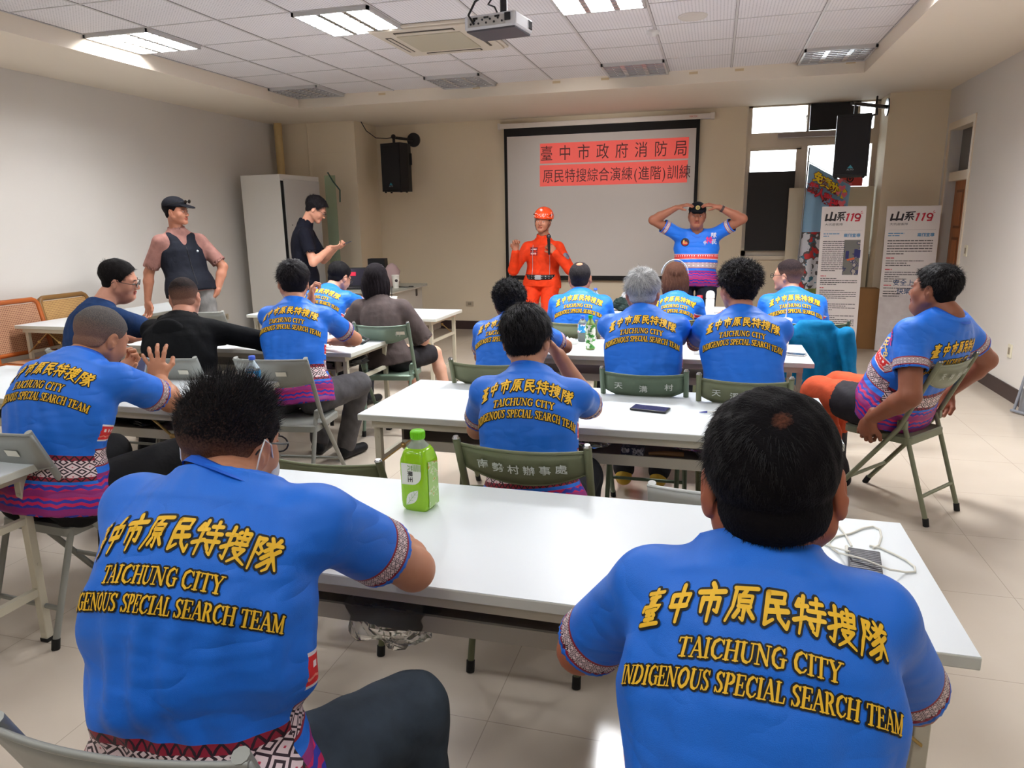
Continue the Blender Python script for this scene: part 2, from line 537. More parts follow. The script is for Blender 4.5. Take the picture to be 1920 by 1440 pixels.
# smoke detector, round speaker
s = MB(); s.lathe([(.0, -.045), (.028, -.045), (.034, -.03), (.05, -.028), (.055, -.012), (.055, 0)], (-.59, 6.67, ZT), 24)
tag(s.obj('smoke_detector', mat('white_plastic', (228, 226, 222), .4)), 'white round smoke detector on the ceiling grid', 'smoke detector')
s = MB(); s.lathe([(0, -.012), (.085, -.012), (.095, -.008), (.105, -.014), (.115, -.004), (.115, 0)], (-.25, 6.31, ZT), 32)
tag(s.obj('ceiling_speaker', mat('ivory_plastic', (218, 210, 200), .5)), 'round ivory loudspeaker set flush in a ceiling tile', 'speaker')

# cassette air conditioner
t = thing('air_conditioner', 'cream square cassette air conditioner in the ceiling behind the projector', 'air conditioner', (-2.36, 6.265, ZT))
m_ac = mat('ac_cream', (214, 204, 188), .45); m_acd = mat('ac_dark', (70, 62, 55), .6)
a = MB(); a.box((0, 0, -.012), (.96, .96, .024), bev=.01); a.box((0, 0, -.03), (.90, .90, .02), bev=.008)
a.obj('panel', m_ac, t)
a = MB(); a.box((0, 0, -.042), (.56, .56, .012), bev=.005)
a.obj('intake_grille', mat('ac_grille', (188, 180, 158), .6, bump=.3, bscale=300), t)
for i in range(4):
    M = Matrix.Rotation(i * PI / 2, 4, 'Z')
    q = MB(); q.box((0, 0, 0), (.52, .05, .006), mi=0); q.box((0, .008, -.004), (.50, .028, .004), mi=1)
    q.v = [tuple(M @ Vector((v[0], v[1] - .365, v[2] - .042))) for v in q.v]
    q.obj('air_outlet', [m_acd, m_ac], t)

# projector
t = thing('projector', 'white ceiling projector hanging on a black pole', 'projector', (-1.30, 4.45, 2.70), R_(-8))
q = MB(); q.box((0, 0, .04), (.33, .26, .08), bev=.012); q.box((.0, 0, .083), (.24, .18, .008), mi=0, bev=.003)
q.obj('housing', mat('projector_white', (226, 226, 228), .4), t)
q = MB(); q.box((0, .0, -.003), (.31, .24, .012), bev=.004)
q.obj('base_plate', mat('projector_dark', (72, 70, 76), .5), t)
q = MB(); q.box((-.02, -.131, .04), (.24, .003, .05), mi=0)
for i in range(9):
    q.cyl((-.12 + .025 * i, -.133, .03 + .018 * (i % 2)), (-.12 + .025 * i, -.136, .03 + .018 * (i % 2)), .006, n=8, mi=1)
for i in range(3):
    q.box((-.09 + .07 * i, -.134, .058), (.03, .004, .01), mi=1)
q.box((.115, -.134, .05), (.035, .006, .04), mi=1)
q.obj('socket_panel', [mat('socket_panel_grey', (196, 192, 186), .5), mat('socket_black', (30, 30, 32), .5)], t)
q = MB(); q.cyl((.02, .03, .08), (.02, .03, .46), .022, n=14); q.box((.02, .03, .092), (.17, .12, .008)); q.box((.02, .03, .455), (.14, .14, .01))
q.obj('pole', mat('pole_black', (25, 24, 26), .4), t)
q = MB(); q.tube([(-.10, -.13, .03), (-.115, -.17, .07), (-.09, -.13, .15), (-.04, -.04, .22), (.0, .0, .30), (.03, .02, .44)], .007, 6)
q.tube([(.06, -.12, .05), (.03, -.12, .11), (-.03, -.08, .14), (-.02, -.02, .2), (.0, .03, .27)], .005, 6)
q.obj('cable', mat('cable_black', (18, 18, 20), .5), t)
q = MB(); q.box((.155, .09, .045), (.03, .05, .05), bev=.004); q.obj('lens', mat('lens_black', (20, 20, 24), .1), t)

sl = bpy.data.lights.new('projector_beam', 'SPOT'); sl.energy = 130; sl.spot_size = R_(34); sl.spot_blend = .9; sl.shadow_soft_size = .03; sl.color = (1, .98, .97)
so = bpy.data.objects.new('projector_beam', sl); COL.objects.link(so); so.location = (-1.28, 4.75, 2.76)
so.rotation_euler = (Vector((-1.6, 10.25, 1.85)) - Vector(so.location)).to_track_quat('-Z', 'Y').to_euler()
# ---------------------------------------------------------------- projection screen
t = thing('projection_screen', 'wide pull-down projection screen with black border on the front wall', 'projection screen', (-1.6, YF - .09, .78))
S = MB(); S.b2((-1.35, .0, .0), (1.34, .004, 2.10)); S.obj('border', mat('screen_border', (22, 20, 20), .8), t)
S = MB(); S.b2((-1.305, -.002, .05), (1.295, .0, 1.99)); S.obj('screen_surface', mat('screen_grey', (206, 200, 194), .85), t)
S = MB(); S.b2((-1.42, -.01, 2.10), (1.50, .07, 2.17), bev=.01); S.b2((-1.44, -.015, 2.095), (-1.40, .075, 2.175), bev=.004); S.b2((1.47, -.015, 2.095), (1.52, .075, 2.175), bev=.004)
S.obj('roller_case', mat('case_white', (224, 216, 206), .4), t)
S = MB(); put_text(S, 'VERTEX', .03, frame_M((1.25, -.012, 2.125), (1, 0, 0), (0, 0, 1))); S.obj('case_mark', mat('mark_red', (200, 70, 60), .5), t)
S = MB(); S.cyl((-1.35, 0, -.005), (1.34, 0, -.005), .012, n=8); S.obj('bottom_bar', mat('screen_border'), t)
m_pr = mat('projected_red', (226, 108, 100), .85, emit=(250, 84, 74), estr=.12)
S = MB(); S.b2((-.825, -.0045, 1.61), (1.205, -.0025, 1.88)); S.b2((-.83, -.0045, 1.30), (1.20, -.0025, 1.588))
S.obj('projected_slide', m_pr, t)
S = MB()
for i, ch in enumerate('臺中市政府消防局'):
    put_text(S, ch, .215, frame_M((-.73 + .262 * i, -.006, 1.665), (1, 0, 0), (0, 0, 1)), sx=.85)
l2 = '原民特搜綜合演練(進階)訓練'
xs = []; x = -.76
for ch in l2:
    wd = .07 if ch in '()' else .158
    put_text(S, ch, .195, frame_M((x + wd / 2 - .03, -.006, 1.365), (1, 0, 0), (0, 0, 1)), sx=.80); x += wd
S.obj('slide_lettering', mat('slide_dark', (92, 62, 62), .85), t)


# ---------------------------------------------------------------- loudspeakers
def loudspeaker(loc, rz, label, mounted):
    t = thing('loudspeaker', label, 'loudspeaker', loc, rz)
    m_sp = mat('speaker_black', (16, 16, 18), .65); m_gr = mat('speaker_grille', (12, 12, 20), .5, bump=.6, bscale=400)
    P = [(-.17, -.165), (.17, -.165), (.18, .0), (.11, .17), (-.11, .17), (-.18, .0)]
    MB().poly([(x, -y if False else y) for x, y in P], .66, Matrix.Identity(4)).obj('cabinet', m_sp, t)
    q = MB(); q.tube([(-.155, -.17, .03), (.155, -.17, .03)], .006, 6); q.box((0, -.172, .33), (.32, .012, .61), bev=.004); q.obj('grille', m_gr, t)
    q = MB(); q.poly([(-.03, 0), (.03, 0), (0, .035)], .002, frame_M((0.0, -.1795, .085), (1, 0, 0), (0, 0, 1))); q.obj('brand_triangle', mat('logo_blue', (60, 150, 170), .4), t)
    q = MB(); put_text(q, 'ALTO', .022, frame_M((0, -.1795, .062), (1, 0, 0), (0, 0, 1)), width=.07); q.obj('brand_lettering', mat('logo_white', (200, 210, 215), .4), t)
    for x in (-.14, .14):
        for y in (-.13, .0):
            MB().cyl((x, y, -.018), (x, y, .0), .016, n=10).obj('foot', m_sp, t)
    q = MB()
    for s in (-1, 1):
        q.box((s * .148, .085, .45), (.012, .07, .16), Matrix.Rotation(-s * R_(22), 3, 'Z'))
    q.obj('side_handle', mat('speaker_recess', (5, 5, 6), .9), t)
    return t


t = loudspeaker((-4.45, 9.93, 2.05), R_(-14), 'black loudspeaker hanging on the left side of the front wall', True)
q = MB(); q.cyl((-4.50, 9.94, 2.71), (-4.50, 9.94, 2.80), .02); q.cyl((-4.50, 9.94, 2.80), (-4.36, YF, 2.80), .02)
q.cyl((-4.36, YF - .03, 2.80), (-4.36, YF - .0, 2.80), .10, n=28); q.ball((-4.50, 9.93, 2.81), .035)
tag(q.obj('speaker_bracket', mat('pole_black')), 'black wall bracket with a round plate above the left loudspeaker', 'bracket')
q = MB(); q.tube([(-4.93, 9.8, 3.02), (-4.88, 9.85, 2.90), (-4.75, 9.88, 2.80), (-4.60, 9.92, 2.79), (-4.52, 9.93, 2.80)], .006, 6)
tag(q.obj('speaker_cable', mat('cable_black')), 'thin dark cable running from the ceiling to the left loudspeaker', 'cable')
t = loudspeaker((1.44, 9.2, 2.04), R_(-9), 'black loudspeaker hanging in front of the window', True)
q = MB(); q.cyl((1.44, 9.2, 2.70), (1.44, 9.2, 2.83), .012); q.cyl((1.40, 9.18, 2.83), (1.92, 9.97, 2.87), .022)
q.cyl((1.905, 9.97, 2.87), (1.92, 9.97, 2.87), .10, n=28)
tag(q.obj('speaker_bracket', mat('pole_black')), 'black arm bracket holding the loudspeaker off the right pillar', 'bracket')
q = MB(); q.tube([(1.80, 10.0, 3.0), (1.76, 9.8, 2.9), (1.74, 9.6, 2.75), (1.66, 9.4, 2.72), (1.62, 9.36, 2.6)], .012, 6)
tag(q.obj('speaker_cable', mat('cable_black')), 'thick dark cable dropping behind the right loudspeaker', 'cable')


def outlet(name, c, axis, label, cat='outlet', w=.12, h=.075, col='outlet_beige', rgb=(198, 184, 160)):
    t = thing(name, label, cat, c)
    q = MB(); q.box((0, 0, 0), (w, .012, h), bev=.003); q2 = MB(); q2.box((0, -.007, 0), (w * .45, .004, h * .5), bev=.001)
    o1 = q.obj('plate', mat(col, rgb, .4), t); o2 = q2.obj('socket', mat('outlet_socket', (150, 138, 118), .4), t)
    t.rotation_euler = (0, 0, axis)
    return t


outlet('wall_outlet', (-3.56, YF - .006, .39), 0, 'beige wall outlet low on the front wall beside the table')
outlet('wall_outlet', (XL + .006, 8.14, .42), R_(90), 'grey wall outlet low on the left wall near the cabinet', w=.12)
outlet('wall_outlet', (XR - .006, 7.19, .42), R_(-90), 'ivory wall outlet low on the right wall', w=.08, h=.12, col='ivory_plate', rgb=(226, 220, 196))
outlet('light_switch', (XR - .006, 8.69, 1.23), R_(-90), 'ivory light switch beside the wooden door', 'switch', .08, .12, 'ivory_plate')
# ================================================================ tables
m_top = mat('table_white_laminate', (232, 238, 242), 0.35, var=0.02, vscale=5)
m_edge = mat('table_edge_band', (212, 214, 204), 0.45)
m_leg = mat('table_leg_cream', (206, 200, 180), 0.4, 0.15)
m_shelf = mat('table_shelf_grey', (122, 112, 104), 0.55)
m_lip = mat('table_shelf_lip', (190, 184, 168), 0.5)
m_brass = mat('brass_brace', (190, 160, 100), 0.35, 0.8)
m_rub = mat('black_rubber', (22, 22, 22), 0.7)


def table(x0, x1, y0, y1, label, rz=0.0, group='white folding tables', ztop=.74, shelf=True):
    cx, cy = (x0 + x1) / 2, (y0 + y1) / 2
    hx, hy = (x1 - x0) / 2, (y1 - y0) / 2
    t = thing('folding_table', label, 'table', (cx, cy, 0), rz, group)
    q = MB(); q.b2((-hx, -hy, ztop - .030), (hx, hy, ztop - .001), 1, .003); q.b2((-hx + .002, -hy + .002, ztop - .004), (hx - .002, hy - .002, ztop), 0)
    q.obj('tabletop', [m_top, m_edge], t)
    q = MB(); iy = hy - .035
    for s in (-1, 1):
        q.b2((-hx + .06, s * iy - .012, ztop - .065), (hx - .06, s * iy + .012, ztop - .030))
        q.b2((s * (hx - .07) - .012, -iy, ztop - .065), (s * (hx - .07) + .012, iy, ztop - .030))
    q.obj('apron_rail', m_leg, t)
    if shelf:
        q = MB(); q.b2((-hx + .18, -hy + .10, .575), (hx - .18, hy - .16, .585)); q.b2((-hx + .18, -hy + .095, .553), (hx - .18, -hy + .105, .60), 1)
        for s in (-1, 1):
            q.b2((s * (hx - .18) - .006, -hy + .10, .575), (s * (hx - .18) + .006, hy - .16, .675), 0)
        q.obj('shelf', [m_shelf, m_lip], t)
    for sx in (-1, 1):
        X = sx * (hx - .075)
        for sy in (-1, 1):
            Y = sy * (hy - .06)
            q = MB(); q.b2((X - .016, Y - .016, .012), (X + .016, Y + .016, ztop - .05), 0, .003)
            q.cyl((X, Y - .018, ztop - .12), (X, Y - .021, ztop - .12), .007, n=8)
            q.cyl((X + sx * .018, Y, ztop - .12), (X + sx * .021, Y, ztop - .12), .007, n=8); q.cyl((X + sx * .018, Y, .33), (X + sx * .020, Y, .33), .006, n=8)
            l = q.obj('leg', m_leg, t)
            MB().b2((X - .018, Y - .018, 0), (X + .018, Y + .018, .015)).obj('rubber_foot', m_rub, l)
        MB().b2((X - .012, -hy + .07, .20), (X + .012, hy - .07, .232)).obj('cross_bar', m_leg, t); MB().b2((X - .012, -hy + .07, .50), (X + .012, hy - .07, .525)).obj('cross_bar', m_leg, t)
        for sy in (-1, 1):
            Y = sy * (hy - .045)
            a = Vector((X, Y, ztop - .25)); b = Vector((X - sx * .26, Y, ztop - .05))
            q = MB(); q.tube([a, (a + b) / 2, b], .010, 6, flat=.4); q.ball((a + b) / 2, .014, 8); q.ball(b, .011, 8)
            q.obj('folding_brace', m_brass, t)
    return t


T1 = table(-1.60, .55, 1.47, 2.145, 'white folding table with the green tea bottle, nearest row')
T2 = table(-1.565, .52, 2.90, 3.66, 'white folding table with a phone and a pen on it, second row')
T3 = table(-1.35, .61, 4.56, 5.24, 'white folding table with the slim green bottle and the white cup, third row')
T4 = table(-1.50, .60, 6.72, 7.45, 'white folding table in the front row before the two standing men')
L4 = table(-4.5, -2.42, 1.28, 2.03, 'empty white folding table cut off at the left edge of the photo')
L3 = table(-4.4, -2.34, 2.78, 3.52, 'white folding table with eyeglasses, paper cup and water bottle on it')
L2 = table(-4.35, -2.36, 4.34, 5.08, 'white folding table with a black strap at its corner, left of the aisle')
L1 = table(-4.45, -2.44, 6.12, 6.85, 'white folding table with an iced drink, near the teacher desk')
LR = table(-6.02, -5.38, 4.95, 6.85, 'white folding table beside the two rattan chairs at the left wall', shelf=False, ztop=.76)

# ================================================================ folding chairs
m_cg = mat('chair_grey', (150, 152, 146), 0.42, 0.25, var=.06, vscale=12)
m_cgr = mat('chair_green', (112, 116, 88), 0.45, 0.25, var=.16, vscale=14)
m_cgb = mat('chair_teal_green', (118, 138, 122), 0.45, 0.2, var=.1, vscale=14)
m_chrome = mat('chrome_cap', (160, 160, 160), 0.2, 1.0)
m_stk = mat('sticker_cream', (226, 222, 206), 0.6)
m_pnt = mat('hand_painted_white', (202, 206, 198), 0.7)


def chair(x, y, rz, label, kind='green', text=None, sticker=None, group='folding chairs', col=None, W=.205, zs=1.0):
    t = thing('folding_chair', label, 'chair', (x, y, 0), rz, group)
    m = col or (m_cgr if kind == 'green' else m_cg)
    t.scale = (1, 1, zs)
    top = Vector((0, -.28, .880)); piv = Vector((0, -.115, .50)); ft = Vector((0, .245, .012))
    if kind == 'green':
        for s in (-1, 1):
            o_ = Vector((s * W, 0, 0))
            q = MB(); q.tube([top + o_, piv + o_, ft + o_], .0135, 10); q.ball(top + o_, (.0145, .0145, .008), 10, 0)
            f_ = q.obj('side_tube', m, t)
            MB().cyl(top + o_ + Vector((0, -.003, .004)), top + o_ + Vector((0, -.004, .012)), .0142, .009, 10).obj('end_cap', m_chrome, f_)
            MB().cyl(ft + o_ + Vector((0, -.02, .03)), ft + o_ - Vector((0, -.003, .012)), .0165, n=10).obj('rubber_foot', m_rub, f_)
    else:
        q = MB(); r = .045
        pl = [top + Vector((-W, 0, 0)), piv + Vector((-W, 0, 0)), ft + Vector((-W, -.03, .03)), ft + Vector((-W + .02, 0, 0)), ft + Vector((-W + r, .004, 0)),
              ft + Vector((W - r, .004, 0)), ft + Vector((W - .02, 0, 0)), ft + Vector((W, -.03, .03)), piv + Vector((W, 0, 0)), top + Vector((W, 0, 0))]
        q.tube(pl, .0135, 10); f_ = q.obj('side_tube', m, t)
    ra = Vector((0, -.125, .53)); rb = Vector((0, -.295, .012))
    for s in (-1, 1):
        o_ = Vector((s * (W - .030), 0, 0))
        q = MB(); q.tube([ra + o_, rb + o_], .0125, 10); q.box(ra + o_ + Vector((s * .012, 0, -.01)), (.03, .05, .05), bev=.006)
        l_ = q.obj('rear_leg', m, t)
        MB().cyl(rb + o_ + Vector((0, .008, .03)), rb + o_ - Vector((0, 0, .012)), .0155, n=10).obj('rubber_foot', m_rub, l_)
    q = MB(); z = .16; k = (z - .012) / (.50 - .012)
    py_ = ft.y + (piv.y - ft.y) * k; k2 = (.15 - .012) / (.53 - .012); ry_ = rb.y + (ra.y - rb.y) * k2
    q.cyl((-W, py_, z), (W, py_, z), .010, n=8); q.obj('cross_bar', m, t)
    MB().cyl((-W + .03, ry_, .15), (W - .03, ry_, .15), .010, n=8).obj('cross_bar', m, t)
    # seat pan with a turned-down rim
    q = MB(); a, b, c_ = W - .015, -.175, .205
    out = []
    for (cx_, cy_, a0) in ((a - .05, c_ - .05, 0), (-a + .05, c_ - .05, 90), (-a + .03, b + .03, 180), (a - .03, b + .03, 270)):
        rr = .05 if a0 < 180 else .03
        for i in range(5):
            an = R_(a0 + 90 * i / 4); out.append((cx_ + rr * math.cos(an), cy_ + rr * math.sin(an)))
    n = len(out)
    vs = [(x_, y_, .452 - .0) for x_, y_ in out] + [(x_ * .94, y_ * .94, .460) for x_, y_ in out] + [(x_ * .6, y_ * .6, .455) for x_, y_ in out] + [(x_, y_, .418) for x_, y_ in out] + [(x_ * .97, y_ * .97, .418) for x_, y_ in out]
    fs = []
    for i in range(n):
        j = (i + 1) % n
        fs += [(i, j, n + j, n + i), (n + i, n + j, 2 * n + j, 2 * n + i), (3 * n + i, 3 * n + j, j, i), (4 * n + i, 4 * n + j, 3 * n + j, 3 * n + i)]
    fs += [tuple(range(2 * n, 3 * n)), tuple(range(4 * n, 5 * n))[::-1]]
    q.add(vs, fs); q.obj('seat', m, t)
    # curved back plate between the tubes
    q = MB(); NX = 13; rows = 5; vs = []; fs = []
    def pt(u, v, off=0.0):
        xx = u * (W + (.014 if kind == 'grey' else -.006))
        zt = .870 if kind == 'grey' else .860
        zb = (.728 + .045 * u * u) if kind == 'green' else .70 + .03 * u * u
        zz = zb + (zt - zb) * v - (.01 * (1 - u * u) if kind == 'green' else 0)
        yy = piv.y + (top.y - piv.y) * (zz - piv.z) / (top.z - piv.z)
        yy -= .028 * (1 - u * u) - off
        if kind == 'grey':
            yy -= .012
        return (xx, yy, zz)
    for side in (0, .012):
        for j in range(rows):
            for i in range(NX):
                vs.append(pt(-1 + 2 * i / (NX - 1), j / (rows - 1), side))
    K = NX * rows
    for j in range(rows - 1):
        for i in range(NX - 1):
            a_ = j * NX + i
            fs += [(a_, a_ + 1, a_ + NX + 1, a_ + NX), (K + a_, K + a_ + NX, K + a_ + NX + 1, K + a_ + 1)]
    for i in range(NX - 1):
        fs += [(i, K + i, K + i + 1, i + 1), ((rows - 1) * NX + i, (rows - 1) * NX + i + 1, K + (rows - 1) * NX + i + 1, K + (rows - 1) * NX + i)]
    for j in range(rows - 1):
        fs += [(j * NX, j * NX + NX, K + j * NX + NX, K + j * NX), (j * NX + NX - 1, K + j * NX + NX - 1, K + j * NX + 2 * NX - 1, j * NX + 2 * NX - 1)]
    q.add(vs, fs, 0, True)
    q.tube([Vector(pt(-1 + 2 * i / 12, 1, .004)) for i in range(13)], .006, 6); q.tube([Vector(pt(-1 + 2 * i / 12, 0, .004)) for i in range(13)], .005, 6)
    bp = q.obj('backrest', m, t)
    tilt = Vector((0, top.y - piv.y, top.z - piv.z)).normalized()
    if text:
        q = MB()
        for i, ch in enumerate(text):
            u = -.62 + 1.24 * i / max(1, len(text) - 1)
            pp = Vector(pt(u, .5)) + Vector((0, -.003, -.016))
            put_text(q, ch, .043, frame_M(pp, (1, .10 * u, 0), tilt), bold=.012)
        q.obj('painted_writing', m_pnt, t)
    if sticker:
        q = MB(); u = sticker; pp = Vector(pt(u, .5)) + Vector((0, -.003, 0))
        M = frame_M(pp, (1, .14 * u, 0), tilt)
        q.poly([(-.03, -.014), (.03, -.014), (.03, .014), (-.03, .014)], .001, M)
        q.obj('sticker', m_stk, t)
    return t


chair(-.83, .99, R_(4), 'grey folding chair at the bottom left corner behind the man with the white mask', 'grey', group='grey folding chairs')
chair(.10, .62, R_(0), 'folding chair under the near right man in blue', 'grey', group='grey folding chairs')
chair(-2.56, 2.23, R_(-4), 'grey folding chair under the grey-haired man looking at his phone', 'grey', sticker=.45, group='grey folding chairs')
chair(-.595, 2.485, 0, 'green folding chair with six white painted characters behind the middle man', 'green', text='南勢村辦事處', group='green folding chairs', W=.226)
chair(-1.36, 2.49, R_(2), 'empty green folding chair top showing left of the tea bottle', 'green', group='green folding chairs', W=.226, zs=.875)
chair(.07, 2.50, R_(-2), 'pale grey folding chair top showing left of the near right head', 'grey', group='grey folding chairs', W=.222, zs=.875, col=mat('chair_pale', (205, 208, 205), .4))
chair(-.31, 3.77, 0, 'green folding chair behind the white-haired man, white paint marks on its back', 'green', text='天溝村', group='green folding chairs', col=mat('chair_green_b', (96, 112, 92), .45, .25, var=.12, vscale=14))
chair(.17, 3.70, R_(-2), 'olive folding chair with a cream sticker behind the fluffy-haired man', 'green', text='天溪  ', sticker=.6, group='green folding chairs')
chair(-1.16, 3.86, R_(4), 'green folding chair under the curly-haired man', 'green', group='green folding chairs')
chair(-1.00, 5.50, R_(-3), 'green folding chair under the balding man', 'green', group='green folding chairs')
chair(-.28, 5.80, R_(0), 'green folding chair under the brown-haired woman', 'green', group='green folding chairs')
chair(.70, 5.72, R_(6), 'green folding chair with the teal jacket over its back', 'green', group='green folding chairs')
chair(-2.40, 3.70, R_(8), 'grey folding chair with a small sticker under the man in grey trousers', 'grey', sticker=.25, group='grey folding chairs')
chair(-3.03, 3.62, R_(4), 'grey folding chair with a small sticker behind the man in the black hoodie', 'grey', sticker=.55, group='grey folding chairs')
chair(-3.72, 3.70, R_(0), 'grey folding chair under the man in the navy shirt', 'grey', group='grey folding chairs')
chair(-2.42, 5.12, R_(10), 'teal green folding chair with a sticker under the woman in brown', 'green', text='   村', sticker=.72, group='green folding chairs', col=m_cgb)
chair(-3.12, 5.32, R_(0), 'green folding chair under the man writing beside the woman in brown', 'green', group='green folding chairs', col=m_cgb)
chair(1.02, 4.29, R_(51), 'green folding chair carrying the big man who grips its seat', 'green', text='天祥村辦', group='green folding chairs', col=mat('chair_green_c', (134, 138, 114), .45, .25, var=.1, vscale=14))
chair(-4.35, 5.55, R_(10), 'grey folding chair standing below the white cabinet', 'grey', group='grey folding chairs')
chair(-4.15, 7.30, R_(0), 'green folding chair standing empty in front of the cabinet', 'green', group='green folding chairs')

# ================================================================ rattan chairs at the left wall
m_ratf = mat('rattan_frame_orange', (170, 88, 36), 0.3, var=.15, vscale=6)
m_ratf2 = mat('rattan_frame_brown', (128, 92, 48), 0.35, var=.15, vscale=6)


def cane_mat(name, a, b):
    m = mat(name, a, 0.5)
    t = NT(m); bs = t.N['Principled BSDF']
    tc = t.N.new('ShaderNodeTexCoord'); x = t.N.new('ShaderNodeSeparateXYZ'); t.L.new(tc.outputs['Object'], x.inputs[0])
    h = t.m('MULTIPLY', t.m('LESS_THAN', t.tri(x.outputs[0], .016), .27), t.m('LESS_THAN', t.tri(x.outputs[2], .016), .27))
    t.L.new(t.mix(h, a, b), bs.inputs['Base Color'])
    return m


m_cane = cane_mat('woven_cane', (186, 140, 108), (110, 62, 44)); m_cane2 = cane_mat('woven_cane_tan', (190, 150, 96), (120, 84, 48))


def rattan(x, y, rz, label, mf, mc):
    t = thing('rattan_chair', label, 'chair', (x, y, 0), rz, 'rattan chairs at the left wall')
    W, H = .27, .97
    def P(u, z):
        return Vector((u, -.22 - .22 * (z - .42), z))
    q = MB()
    pts = [P(-W, .0 + .42)] + [P(-W, .85)] + [P(-W + .06 * (1 - math.cos(a)), .90 + .06 * math.sin(a)) for a in (0.3, .8, 1.3)] + [P(W - .06 * (1 - math.cos(a)), .90 + .06 * math.sin(a)) for a in (1.3, .8, .3)] + [P(W, .85), P(W, .42)]
    q.tube(pts, .024, 10); q.tube([P(-W, .50), P(W, .50)], .02, 8); q.obj('back_frame', mf, t)
    q = MB(); q.add([P(-W + .01, .50), P(W - .01, .50), P(W - .01, .93), P(-W + .01, .93), P(-W + .01, .50) + Vector((0, .006, 0)), P(W - .01, .50) + Vector((0, .006, 0)), P(W - .01, .93) + Vector((0, .006, 0)), P(-W + .01, .93) + Vector((0, .006, 0))],
                    [(0, 1, 2, 3), (7, 6, 5, 4), (0, 4, 5, 1), (1, 5, 6, 2), (2, 6, 7, 3), (3, 7, 4, 0)]); q.obj('back_cane', mc, t)
    q = MB(); q.box((0, .02, .42), (.56, .50, .045), bev=.015); q.obj('seat_frame', mf, t)
    q = MB(); q.box((0, .02, .446), (.46, .40, .006)); q.obj('seat_cane', mc, t)
    for sx in (-1, 1):
        MB().tube([(sx * .26, .24, .42), (sx * .27, .27, 0)], .02, 8).obj('leg', mf, t)
        MB().tube([(sx * .27, -.22, .44), (sx * .28, -.30, 0)], .02, 8).obj('leg', mf, t)
    return t


rattan(-5.80, 5.02, R_(-92), 'orange-framed rattan chair, leftmost of the two behind the white table', m_ratf, m_cane)
rattan(-5.80, 5.60, R_(-90), 'brown-framed rattan chair, right of the orange one behind the white table', m_ratf2, m_cane2)

# ================================================================ cabinet, desk and things on it
t = thing('cabinet', 'tall off-white steel cabinet in the front left corner', 'cabinet', (-5.68, 8.63, 0), R_(-6))
m_cab = mat('cabinet_white', (218, 214, 206), 0.45)
q = MB(); q.b2((-.33, -.22, .0), (.30, .60, 2.24), bev=.004); q.obj('body', m_cab, t)
q = MB(); q.b2((.302, -.16, .02), (.318, .58, 2.18), bev=.003)
for z in (1.2, 1.32, 1.46, 1.6):
    q.cyl((.318, -.06, z), (.322, -.06, z), .008, n=8, mi=1)
q.obj('door', [mat('cabinet_door', (196, 192, 186), .4), mat('socket_black', (30, 30, 32), .5)], t)
q = MB(); q.b2((.299, -.215, .02), (.306, -.165, 2.16)); q.obj('gap', mat('gap_black', (12, 12, 12), .9), t)
g = thing('glass_sheet', 'greenish glass pane with a dark edge leaning behind the cabinet', 'glass pane', (-5.16, 9.22, 0))
q = MB(); q.box((0, 0, 1.15), (.16, .012, 2.22)); q.obj('pane', mat('green_glass', (205, 235, 218), .08, trans=.92, ior=1.1), g)
q = MB(); q.tube([(-.02, -.01, 2.30), (.05, -.01, 2.18), (.15, -.01, 2.06), (.14, -.01, 1.90)], .01, 6); q.obj('edge', mat('dark_green_edge', (50, 80, 70), .4), g)

t = thing('teacher_desk', 'grey-topped white desk at the front with a laptop on it', 'desk', (-4.35, 8.55, 0), R_(0))
m_dk = mat('desk_white', (206, 200, 188), .5)
q = MB(); q.b2((-.55, -.52, .775), (.60, .60, .80), 0, .003); q.b2((-.55, -.52, .765), (.60, .60, .776), 1); q.obj('desktop', [mat('desk_grey_green', (170, 172, 160), .4), m_dk], t)
q = MB(); q.b2((-.50, -.46, .03), (.54, .54, .765)); q.obj('body', m_dk, t)
q = MB(); q.box((.543, .35, .70), (.008, .05, .09)); q.obj('lock_plate', mat('lock_dark', (70, 60, 56), .5), t)
t = thing('laptop', 'black laptop with a red picture on its screen on the desk', 'laptop', (-4.42, 8.28, .80), R_(14))
q = MB(); q.box((0, 0, .01), (.36, .25, .018), bev=.004); q.obj('keyboard_base', mat('laptop_black', (20, 20, 24), .4), t)
q = MB(); Mx = Matrix.Rotation(R_(-12), 3, 'X'); q.box((0, .15, .135), (.36, .008, .245), Mx, 0, .003); q.box((0, .145, .135), (.335, .003, .215), Mx, 1); q.box((-.06, .1425, .175), (.16, .003, .05), Mx, 2)
q.obj('lid', [mat('laptop_black'), mat('screen_navy', (34, 30, 50), .2, emit=(40, 36, 50), estr=.08), mat('screen_red', (170, 30, 50), .2, emit=(190, 30, 60), estr=.5)], t)
t = thing('computer_speaker', 'black box speaker with two round silver cones behind the laptop', 'speaker', (-4.33, 8.86, .80), R_(10))
q = MB(); q.box((0, 0, .175), (.23, .16, .35), bev=.006); q.obj('case', mat('speaker_black'), t)
for s in (-1, 1):
    q = MB(); M = Matrix.Rotation(R_(90), 4, 'X'); q.lathe([(0, .004), (.012, .012), (.03, .004), (.036, .010), (.036, 0)], (s * .055, -.081, .245), 18, M=M); q.obj('cone', mat('cone_silver', (190, 190, 192), .3, .6), t)


